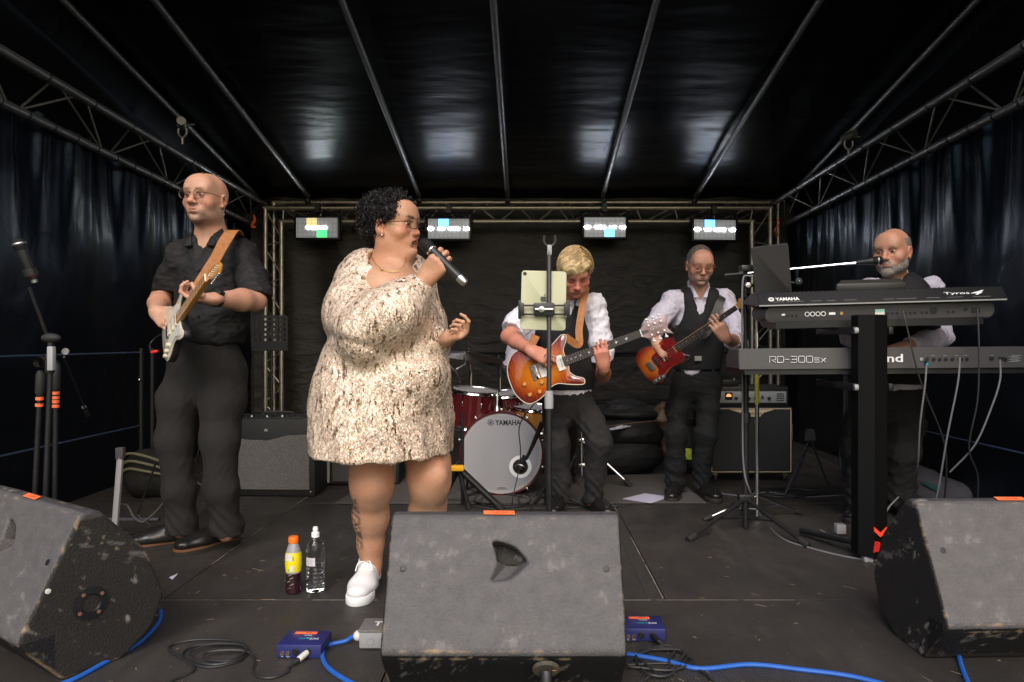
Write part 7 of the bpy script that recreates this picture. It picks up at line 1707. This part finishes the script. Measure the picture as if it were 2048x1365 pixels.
# tablet on its own stand in front of the blond guitarist
D = 2.68; c = Vector((P(1098, 0, D).x, D, 0)); t = thing('tablet_stand', 'straight black microphone stand holding the pale green tablet', 'stand', c)
tpole(t, c, .02, P(0, 800, D).z, .0125); tpole(t, c, P(0, 800, D).z, P(0, 505, D).z, .0095, mat('dark steel pole', (.10, .095, .10), .35, .8), 'upper_pole'); b = B(); b.lathe([(.017, -.035), (.018, 0), (.016, .035)], Vector((c.x, c.y, P(0, 800, D).z)), Z, 16); b.build('clutch', 'gplastic', t)
b = B(); b.lathe([(0, 0), (.13, 0), (.13, .012), (.03, .022), (.0, .022)], c, Z, 32); b.build('base', 'black', t)
h0 = P(1099, 495, D); b = B(); b.box(h0-Z*.012, (.018, .018, .04), None, .003); b.build('swivel', 'gplastic', t)
b = B(); b.tube(spline([h0+Vector((-.020, 0, .045)), h0+Vector((-.022, 0, .02)), h0+Vector((-.010, 0, .004)), h0+Vector((.010, 0, .004)), h0+Vector((.022, 0, .02)), h0+Vector((.020, 0, .045))], 5), .006, 8); b.build('mic_clip', 'black_pl', t)
hc = P(1088, 620, D-.015)
b = B(); b.box(hc+Vector((0, 0, .0)), (.082, .020, .052), None, .006); b.build('holder_block', 'black_pl', t)
for z in (-.018, .016): b = B(); b.cyl(hc+Vector((-.10, .0, z)), hc+Vector((.10, .0, z)), .0035, n=8); b.build('holder_rod', 'black', t)
for s_ in (-1, 1): b = B(); b.box(hc+Vector((s_*.095, .004, 0)), (.012, .030, .074), None, .004); b.box(hc+Vector((s_*.088, -.008, .0)), (.02, .006, .05), None, .002); b.build('holder_jaw', 'black_pl', t)
b = B(); b.cyl(hc+Vector((-.035, -.014, 0)), hc+Vector((.035, -.014, 0)), .006, n=10); b.lathe([(.012, 0), (.012, .008), (0, .01)], hc+Vector((-.01, -.012, 0)), (0, -1, 0), 14); b.build('wing_screw', 'steel', t)
tc = P(1087, 602, D+.012); u = Vector((math.cos(R(1.8)), 0, -math.sin(R(1.8)))) if 0 else Vector((1, 0, -.025)).normalized(); v = Vector((.045, .10, 1)); v = (v-u*v.dot(u)).normalized(); w_ = u.cross(v)
t = thing('tablet', 'pale green tablet seen from the back, held upright on the black stand', 'tablet', tc)
b = B(); b.prism(rrect(.178, .236, .012), tc, u, v, w_, -.0035, .0035, .0015); b.build('shell', mat('pale green aluminium', (.40, .40, .27), .4, .15), t)
b = B(); b.prism(rrect(.172, .230, .010), tc, u, v, w_, -.0040 if w_.y < 0 else .0036, -.0036 if w_.y < 0 else .0042); b.build('screen', 'black_pl', t)
fn = w_ if w_.y < 0 else -w_
b = B(); b.lathe([(0, .0025), (.0062, .0025), (.0075, .0005)], tc-u*.076+v*.105+fn*.0035, fn, 18); b.build('camera_lens', 'black', t)
ac = tc+v*.006+fn*.0037; b = B(); b.prism(spline([(0, .008), (.006, .010), (.011, .006), (.008, 0), (.012, -.006), (.006, -.013), (0, -.011), (-.006, -.013), (-.012, -.004), (-.011, .006), (-.006, .010)], 3, True), ac, u, v, fn, 0, .0008); b.prism(spline([(.001, .012), (.006, .014), (.008, .020), (.003, .017)], 3, True), ac, u, v, fn, 0, .0008); b.build('emblem', 'black_pl', t, smooth=False)
# left microphone stands
def straight(px0, px1, y_top, D, label, tape_y, grip=(735, 800), base=True):
    a = P(px0, y_top, D); g = Vector((P(px1, 1010, D).x, D, 0)); g = a+(g-a)*1.0; t = thing('microphone_stand', label, 'stand', g, 'black microphone stands behind the left monitor')
    b = B(); b.tube([a, g+Z*.02], .0095, 12); b.build('pole', 'black', t)
    ax = (g-a).normalized(); f = lambda py: a+(g-a)*((py-y_top)/(683+FOC*CAMH/D-y_top)); b = B(); b.tube([f(grip[0]), f(grip[0]+8), f(grip[1]-6), f(grip[1])], [.011, .0165, .0165, .011], 14); b.build('grip', 'rubber', t)
    for y in tape_y: b = B(); b.cyl(f(y), f(y+6), .0135, n=14); b.build('tape_band', 'orange', t)
    b = B(); b.lathe([(0, 0), (.12, 0), (.12, .012), (.03, .02), (0, .02)], g, Z, 28); b.build('base', 'black', t); return t, a
t, a = straight(82, 58, 742, 2.62, 'black microphone stand with two orange tape bands, leftmost of the cluster', (795, 808), (742, 792)); b = B(); b.lathe([(.020, -.014), (.022, 0), (.020, .014)], P(82, 725, 2.60), (0, -1, 0), 18); b.build('clutch', 'black_pl', t)
t, a = straight(102, 82, 700, 2.56, 'plain black microphone stand in the middle of the left cluster', (), (702, 748)); b = B(); b.box(P(103, 718, 2.55), (.022, .02, .09), None, .003); b.build('sleeve', 'gplastic', t)
t, a = straight(112, 108, 722, 2.75, 'black microphone stand with four orange tape bands, right of the cluster', (784, 793, 801, 810), (728, 782))
b = B(); b.tube([P(104, 700, 2.57), P(58, 575, 2.50)], .006, 8); b.build('boom', 'black', t); b = B(); b.lathe([(0, -.004), (.013, -.003), (.013, .003), (0, .004)], P(131, 704, 2.6), (0, -1, .1), 16); b.build('knob', 'gplastic', t)
b = B(); b.tube([P(128, 715, 2.66), P(152, 775, 2.9), P(173, 825, 3.1)], .004, 6); b.tube([P(168, 815, 3.08), P(176, 832, 3.14)], .010, 8); b.build('rear_boom', 'black', t)
b = B(); b.sph(P(102, 677, 2.55), (.036, .02, .018), 12); b.box(P(102, 690, 2.55), (.014, .014, .03)); b.build('clip', 'rubber', t)
mic(P(38, 488, 2.46), P(72, 572, 2.50)-P(38, 488, 2.46), .135, 'black microphone on a boom hanging at the far left', 'red', .0225)
b = B(); b.lathe([(.0185, -.012), (.023, -.010), (.023, .014), (.0185, .016)], P(60, 545, 2.485), P(72, 572, 2.5)-P(38, 488, 2.46), 18); b.build('mic_clip', 'black_pl', label='black plastic clip gripping the far left microphone', cat='clip')
# yellow clamp stand in front of the drums
c = G(932, 1018); c = Vector((P(925, 0, 4.3).x, 4.30, 0)); t = thing('tripod_stand', 'black folding tripod with a yellow clamp in front of the bass drum', 'stand', c)
tpole(t, c, .02, .60, .011); hub = P(917, 937, 4.25)
b = B(); b.box(P(915, 937, 4.20), (.082, .04, .036), None, .008); b.build('clamp', mat('yellow plastic', (.75, .38, .01), .45), t)
for f, r_ in ((G(937, 1020), .013), (G(1003, 1022), .020), (G(885, 1005), .016)): b = B(); b.tube([hub, f+Z*.01], r_*1.1, 10); lg = b.build('leg', 'black', t); b = B(); b.tube([(f+Z*.012).lerp(hub, .12), f+Z*.006], r_*1.25, 10); b.build('rubber_foot', 'rubber', lg)

# ================================================================ drum kit
M['maroon'] = mat('maroon drum lacquer', (.075, .008, .010), .12, coat=.6); M['skin_d'] = mat('silver grey drum head', (.30, .295, .32), .45); M['headrim'] = mat('pale rim of head', (.36, .35, .36), .4); M['bronze'] = mat('dark bronze cymbal', (.075, .055, .035), .32, .85, bump=.4, bscale=60, stretch=(1, 1, 1)); M['amberwood'] = mat('amber wood shell', (.36, .15, .03), .3, coat=.3, var=.2, vscale=12, stretch=(4, 4, 1))
c = P(1003, 908, 4.62); t = thing('bass_drum', 'bass drum with a grey head, round port and brand lettering', 'drum', (c.x, c.y, 0), 'drums of the kit behind the singer'); RD = .285; c.z = RD+.005
n_ = Vector((0, -1, 0)); b = B(); b.lathe([(RD-.006, -.42), (RD-.006, -.02), (RD-.02, -.02)], c, n_, 56); b.build('shell', 'maroon', t)
b = B(); b.lathe([(RD-.012, .012), (RD, .014), (RD+.004, .0), (RD, -.03), (RD-.012, -.03)], c, n_, 56); b.build('hoop', 'maroon', t)
b = B(); b.lathe([(0, .004), (RD-.030, .004)], c, n_, 56); b.build('drum_head', 'skin_d', t); b = B(); b.lathe([(RD-.030, .0045), (RD-.012, .006), (RD-.011, 0)], c, n_, 56); b.build('head_collar', 'headrim', t)
pc = c+Vector((.128, -.0045, -.09)); b = B(); b.lathe([(.052, .002), (.076, .002), (.076, .0), (.052, 0)], pc, n_, 40); b.build('port_ring', 'letter_w', t); b = B(); b.lathe([(0, .0015), (.052, .0015)], pc, n_, 36); b.build('port_hole', 'black', t)
text('YAMAHA', 'lettering', t, c+Vector((-.043, -.005, .190)), X1, Z, .038, 'letter_k', width=.172, depth=.001, bold=.02)
lc = c+Vector((-.073, -.0055, .209)); b = B(); b.lathe([(.0180, .0), (.0180, .001), (.0205, .001), (.0205, .0)], lc, n_, 32); [b.tube([lc+Vector((math.cos(a)*.001, -.001, math.sin(a)*.001)), lc+Vector((math.cos(a)*.0165, -.001, math.sin(a)*.0165))], .0013, 4) for a in [k*math.pi/3+.52 for k in range(6)]]; b.build('logo', 'letter_k', t)
for k in range(2): b = B(); b.box(c+Vector((.0+.004*k, -.005, -.232-.008*k)), (.05+.02*k, .001, .003)); b.build('small_print', 'letter_k', t, smooth=False)
for k in range(10):
    a = R(18+36*k); d = Vector((math.cos(a), 0, math.sin(a))); b = B(); b.box(c+d*(RD+.010)+Vector((0, -.004, 0)), (.020, .022, .014), rotm(d, Y1_), .002); b.tube([c+d*(RD+.012)+Vector((0, -.01, 0)), c+d*(RD+.012)+Vector((0, .11, 0))], .0035, 6); b.build('lug', 'chrome', t)
b = B(); b.lathe([(.030, 0), (.022, .03), (.012, .06), (.011, .15)], c+Vector((-.03, .06, RD-.01)), Z, 16); b.build('tom_mount', 'chrome', t)
for s_ in (-1, 1): b = B(); b.tube([c+Vector((s_*(RD-.01), .10, -.10)), Vector((c.x+s_*(RD+.10), c.y-.04, .012))], .009, 8); b.build('spur', 'chrome', t)
def drum(c, r, h, ax, sm, label, name='tom_drum', hm='headrim', lugs=8):
    ax = Vector(ax).normalized(); t = thing(name, label, 'drum', c, 'drums of the kit behind the singer'); b = B(); b.lathe([(r, 0), (r, h)], c, ax, 44); b.build('shell', sm, t)
    b = B(); b.lathe([(0, h+.006), (r-.004, h+.006)], c, ax, 44); b.build('drum_head', hm, t)
    for z in (0, h): b = B(); b.lathe([(r+.006, -.012+z), (r+.010, -.006+z), (r+.004, .004+z), (r+.008, .014+z), (r-.002, .014+z)], c, ax, 44); b.build('rim', 'chrome', t)
    u = ax.orthogonal().normalized(); v = ax.cross(u)
    for k in range(lugs):
        a = 6.283*k/lugs+.35; d = u*math.cos(a)+v*math.sin(a); b = B(); b.tube([c+d*(r+.010)+ax*(h-.01), c+d*(r+.010)+ax*(h-.06)], .0035, 6); b.box(c+d*(r+.007)+ax*(h-.075), (.014, .014, .035), rotm(d, v), .003); b.tube([c+d*(r+.010)+ax*.01, c+d*(r+.010)+ax*.05], .0035, 6); b.build('lug', 'chrome', t)
    return t
drum(Vector((P(944, 0, 4.75).x, 4.80, P(0, 852, 4.8).z)), .165, .245, (.09, -.06, 1), 'maroon', 'maroon tom drum with chrome rim left of the bass drum')
drum(Vector((P(1012, 0, 5.1).x, 5.05, .46)), .14, .20, (-.08, -.10, 1), 'maroon', 'small dark tom drum behind the bass drum', lugs=6)
drum(Vector((P(1068, 0, 4.95).x, 4.92, P(0, 858, 4.92).z)), .17, .15, (.05, -.05, 1), 'amberwood', 'amber wood snare drum just right of the bass drum', 'snare_drum')
def cym(c, r, ax, label):
    t = thing('cymbal_stand', label, 'cymbal', (c.x+.02, c.y, 0), 'cymbals on stands around the drum kit'); b = B(); b.lathe([(0, .016), (r*.10, .014), (r*.18, .004), (r, -.014), (r*.98, -.0155), (r*.17, .002), (0, .013)], c, ax, 48); b.build('cymbal', 'bronze', t)
    b = B(); b.lathe([(.012, .014), (.016, .02), (.010, .03), (.004, .034), (.003, .045)], c, ax, 12); b.build('wing_nut', 'chrome', t); b = B(); b.tube([c, c-Z*.12+Vector((.02, 0, 0)), Vector((c.x+.02, c.y, .25))], .0105, 10); b.build('pole', 'chrome', t)
    for k in range(3): a = 2.09*k+.5; b = B(); b.tube([(c.x+.02, c.y, .28), (c.x+.02+.26*math.cos(a), c.y+.26*math.sin(a), .012)], .008, 8); b.build('leg', 'chrome', t)
cym(P(936, 709, 5.0), .255, (.12, -.10, 1), 'dark bronze cymbal seen edge-on behind the singer')
cym(P(995, 722, 5.45), .22, (.22, -.12, 1), 'second dark cymbal, lower and further back, beside the seated drummer')
t = thing('drum_microphone', 'small clip-on microphone over the maroon tom', 'microphone', P(905, 740, 4.7)); b = B(); b.tube([P(893, 728, 4.7), P(912, 745, 4.7), P(921, 765, 4.72)], [.014, .018, .012], 10); b.build('body', 'black_pl', t); b = B(); b.tube([P(912, 740, 4.7), P(930, 728, 4.7), P(930, 712, 4.7)], .006, 8); b.build('clip', 'chrome', t)
t = thing('boom_stand', 'short black boom stand aiming a microphone into the bass drum port', 'stand', (P(1095, 0, 4.35).x, 4.35, 0)); c = Vector((P(1092, 0, 4.35).x, 4.35, 0))
tpole(t, c, .02, .52, .011); b = B(); b.tube([P(1085, 845, 4.35), P(1066, 890, 4.38), P(1052, 920, 4.40)], [.018, .014, .010], 10); b.build('boom', 'black', t); tripod(t, c, .12, [Vector((c.x+.25, c.y-.05, 0)), Vector((c.x-.12, c.y-.2, 0)), Vector((c.x-.05, c.y+.25, 0))], .011)
mic(P(1041, 936, 4.42), (.2, .5, .5), .09, 'round black microphone at the bass drum port', r=.033)
t = thing('hardware_stand', 'chrome double-braced drum stand right of the bass drum', 'stand', (P(1163, 0, 4.9).x, 4.9, 0)); c = Vector((P(1163, 0, 4.9).x, 4.9, 0)); tpole(t, c, .08, .62, .012, 'chrome')
for f in (G(1262, 977), G(1120, 985), G(1175, 960)):
    b = B(); b.tube([Vector((c.x, c.y, .34)), f+Z*.015], .010, 10); lg = b.build('leg', 'chrome', t); b = B(); b.tube([f+Z*.03+(c-f)*.14+Z*.03, f+Z*.012], .020, 10); b.build('rubber_foot', 'rubber', lg)
for z in (.34, .16): b = B(); b.box(c+Z*z, (.05, .035, .025), None, .004); b.build('clamp', 'chrome', t)

# ================================================================ rails, bags and odds and ends
M['bluewire'] = mat('blue painted rail', (.03, .045, .09), .45)
def rail(x, y0, y1, label, post=True, hi=True):
    t = thing('guard_rail', label, 'railing', (x, y1, 0), 'guard rails along the stage sides')
    for z in ((.97, .46) if hi else (.47,)): b = B(); b.cyl((x, y0, z), (x, y1, z), .006, n=8); b.build('rail', 'bluewire', t)
    for dy, dx in ((0, 0), (.06, .045)) if post else (): b = B(); b.cyl((x+dx, y1+dy, .01), (x+dx, y1+dy, 1.0), .016, n=12); b.build('post', 'black', t)
    for z in (.78, .25) if post else (): b = B(); b.sph((x-.0, y1-.02, z), .012, 6); b.build('bolt', 'chrome', t)
rail(-2.70, 2.6, 4.77, 'thin blue-black guard rail with a post along the left curtain'); rail(2.60, 2.9, 5.6, 'thin blue-black guard rail along the right curtain', hi=True)
def lump(name, parts, mt, label, cat, base=None, seed=1, amp=.006, grp=None, freq=14):
    cs = [V3(p[0]) for p in parts]; rs = [max(p[1]) for p in parts]; lo = np.min([c-r for c, r in zip(cs, rs)], 0)-.03; hi = np.max([c+r for c, r in zip(cs, rs)], 0)+.03; lo[2] = max(lo[2], -.01)
    S = SDF(lo, hi, .009)
    for p in parts: S.ell(p[0], p[1], p[2] if len(p) > 2 else None, .04)
    S.plane((0, 0, .002), (0, 0, -1)); vs, f = S.mesh(); vs = wrinkle(vs, vnormals(vs, f), amp, freq, seed, (1, 0, .1), 2.5); vs[:, 2] = np.maximum(vs[:, 2], .002)
    lo, hi = vs.min(0), vs.max(0); return npmesh(name, vs, f, mt, ((lo[0]+hi[0])/2, (lo[1]+hi[1])/2, 0), None, label=label, cat=cat, group=grp)
M['bag'] = mat('black nylon bag', (.0055, .0052, .0058), .7, var=.3, vscale=10, bump=.5, bscale=200)
xg = P(1255, 0, 5.5).x
lump('gig_bag', [((xg, 5.5, .15), (.29, .24, .18)), ((xg-.1, 5.45, .12), (.22, .18, .14))], 'bag', 'black soft drum bag, lowest of the pile behind the guitarists', 'bag', seed=3)
lump('gig_bag', [((xg+.03, 5.5, .32), (.27, .23, .15)), ((xg-.12, 5.52, .30), (.18, .18, .14))], 'bag', 'black soft drum bag with a zip in the middle of the pile', 'bag', seed=4)
lump('gig_bag', [((xg+.02, 5.52, .47), (.27, .22, .06)), ((xg-.02, 5.5, .53), (.16, .12, .05))], 'bag', 'flat black bag on top of the pile with a paper on it', 'bag', seed=5)
b = B(); b.tube(spline([(xg-.27, 5.27, .38), (xg, 5.24, .42), (xg+.25, 5.28, .44)], 6), .003, 5); b.build('strap', mat('brown cord', (.16, .08, .04), .6), label='thin brown cord across the pile of bags', cat='cord')
lump('jacket', [((xg+.27, 5.42, .45), (.07, .07, .12)), ((xg+.32, 5.38, .25), (.06, .07, .16))], mat('brown crackled leather', (.05, .028, .014), .5, col2=(.15, .09, .045), var=.3, vscale=20), 'brown crackled jacket hanging over the right of the bag pile', 'jacket', seed=8, amp=.012)
t0_ = P(1246, 850, 5.22); b = B(); b.add([tuple(P(1212, 860, 5.25)), tuple(P(1262, 846, 5.35)), tuple(P(1278, 849, 5.35)), tuple(P(1232, 858, 5.2)), tuple(P(1212, 862, 5.25)), tuple(P(1262, 848, 5.35)), tuple(P(1278, 851, 5.35)), tuple(P(1232, 860, 5.2))], [(0, 1, 2, 3), (7, 6, 5, 4), (0, 3, 7, 4), (3, 2, 6, 7), (2, 1, 5, 6), (1, 0, 4, 5)]); b.build('paper_sheet', 'paper', smooth=False, label='white sheet of paper lying on the pile of black bags', cat='paper')
b = B(); p = P(1376, 909, 5.3); b.box(p, (.055, .03, .085), None, .006); b.build('fluorescent_tag', mat('fluorescent yellow', (.42, .55, .04), .5, var=.4, vscale=60), label='fluorescent yellow patch seen between the legs of the bassist', cat='tag')
x2 = P(1375, 0, 5.4).x; lump('gig_bag', [((x2, 5.42, .22), (.11, .12, .22)), ((x2, 5.42, .44), (.09, .10, .10))], 'bag', 'upright black bag with a fluorescent patch behind the bassist', 'bag', seed=13)
M['canvas'] = mat('grey canvas', (.055, .052, .060), .85, bump=.6, bscale=150)
c = G(1858, 1003); bp_ = lump('backpack', [((c.x-.05, 4.45, .09), (.20, .15, .13), Matrix.Rotation(R(18), 3, 'Y')), ((c.x+.10, 4.42, .06), (.16, .14, .09)), ((c.x-.12, 4.46, .12), (.10, .12, .11))], 'canvas', 'grey backpack slumped behind the right monitor', 'backpack', seed=9)
b = B(); b.prism([(0, 0), (.10, -.03), (.13, -.08), (.04, -.03)], P(1838, 962, 4.30), X1, Z, Vector((0, -1, 0)), 0, .01); o_ = b.build('pocket', mat('teal lining', (.01, .07, .065), .5), bp_)
xl = P(285, 0, 4.55).x; sb = lump('striped_bag', [((xl, 4.6, .16), (.15, .13, .17)), ((xl+.12, 4.62, .14), (.12, .12, .15))], mat('dark olive bag', (.008, .0075, .0055), .8, var=.3, vscale=8), 'dark bag with pale yellow stripes by the left guard rail', 'bag', seed=17)
for k in range(3): b = B(); b.tube(spline([(xl-.13, 4.50, .27-.05*k), (xl-.04, 4.46, .315-.05*k), (xl+.06, 4.46, .30-.05*k), (xl+.18, 4.49, .25-.04*k)], 6), .009, 6); b.build('stripe', mat('pale yellow stripe', (.13, .12, .07), .7) if k == 0 else bpy.data.materials['pale yellow stripe'], sb)
# grey folding leg, perforated music stand, a-frames
a_, c_ = P(241, 915, 3.55), P(228, 1045, 3.55); t = thing('folding_bracket', 'grey flat metal leg with a dark cap standing behind the left monitor', 'stand', (c_.x, 3.55, 0)); b = B(); b.tube([a_, Vector((c_.x, 3.55, .02))], .016, 6); b.build('leg', 'gplastic', t); b = B(); b.box(a_+Z*.02, (.040, .03, .06), None, .004); b.build('cap', 'canvas', t)
b = B(); b.tube(spline([P(238, 1010, 3.6), P(255, 1012, 3.6), P(268, 1035, 3.6), P(285, 1045, 3.6), P(300, 1035, 3.6), P(318, 1018, 3.6), P(330, 1000, 3.6)], 6), .006, 8); b.cyl(P(215, 1040, 3.7), P(318, 1040, 3.7), .010); b.build('yoke', 'canvas', t)
t = thing('guitar_stand', 'thin black guitar stand legs behind the bald guitarist', 'stand', (P(300, 0, 3.9).x, 3.9, 0))
for a_, c_ in (((312, 925), (275, 1030)), ((275, 1030), (312, 1060)), ((420, 800), (385, 960)), ((385, 960), (425, 985)), ((400, 950), (430, 935))): b = B(); b.tube([P(a_[0], a_[1], 3.9), P(c_[0], c_[1], 3.9)], .006, 8); b.build('leg', 'black', t)
b = B(); b.sph(P(386, 968, 3.88), .012, 8); b.build('bolt', 'chrome', t)
p = P(540, 660, 5.3); t = thing('music_stand', 'black perforated music stand in front of the left truss post', 'music stand', (p.x, 5.35, 0)); b = B(); W_, H_ = .26, .20
for k in range(8): b.box(p+Vector((-W_/2+W_*k/7, 0, 0)), (.019, .003, H_))
for k in range(6): b.box(p+Vector((0, .0032, -H_/2+H_*k/5)), (W_, .003, .021))
b.box(p+Vector((0, 0, -H_/2-.03)), (W_+.02, .006, .07)); b.build('desk', 'black', t, smooth=False); b = B(); b.cyl((p.x, 5.33, .05), (p.x, 5.33, p.z-.05), .010); b.build('pole', 'black', t)
for k in range(3): a = 2.09*k; b = B(); b.tube([(p.x, 5.33, .25), (p.x+.22*math.cos(a), 5.33+.22*math.sin(a), .01)], .007, 6); b.build('leg', 'black', t)
tp_ = P(1620, 870, 4.55); t = thing('guitar_stand', 'black a-frame stand with grey feet right of the bass cabinet', 'stand', (tp_.x, 4.55, 0)); b = B(); b.prism([(-.035, -.04), (.035, -.04), (.022, .035), (-.022, .035)], tp_+Z*.0, X1, Z, Vector((0, -1, 0)), -.02, .02, .004); b.build('apex', 'canvas', t)
for f in (G(1570, 992), G(1657, 975), Vector((tp_.x, 4.85, 0))): b = B(); b.tube([tp_-Z*.02, f+Z*.01], .008, 8); b.build('leg', 'canvas', t)
c = P(1690, 900, 4.9); b = B(); b.tube([(c.x+.02*math.cos(a)+.0, c.y+.13*math.cos(a), .22+.16*math.sin(a)) for a in np.linspace(0, 12.4, 60)], .008, 8); b.build('cable_coil', mat('navy hose', (.010, .014, .03), .5), label='navy cable coil standing left of the keyboard player', cat='cable')
for x_, z_, lb in ((P(505, 0, 6.5).x, 1.0, 'thin black upright pole beside the left truss post'),): b = B(); b.cyl((x_, 6.5, .01), (x_, 6.5, z_), .010); b.build('upright_pole', 'black', label=lb, cat='pole')
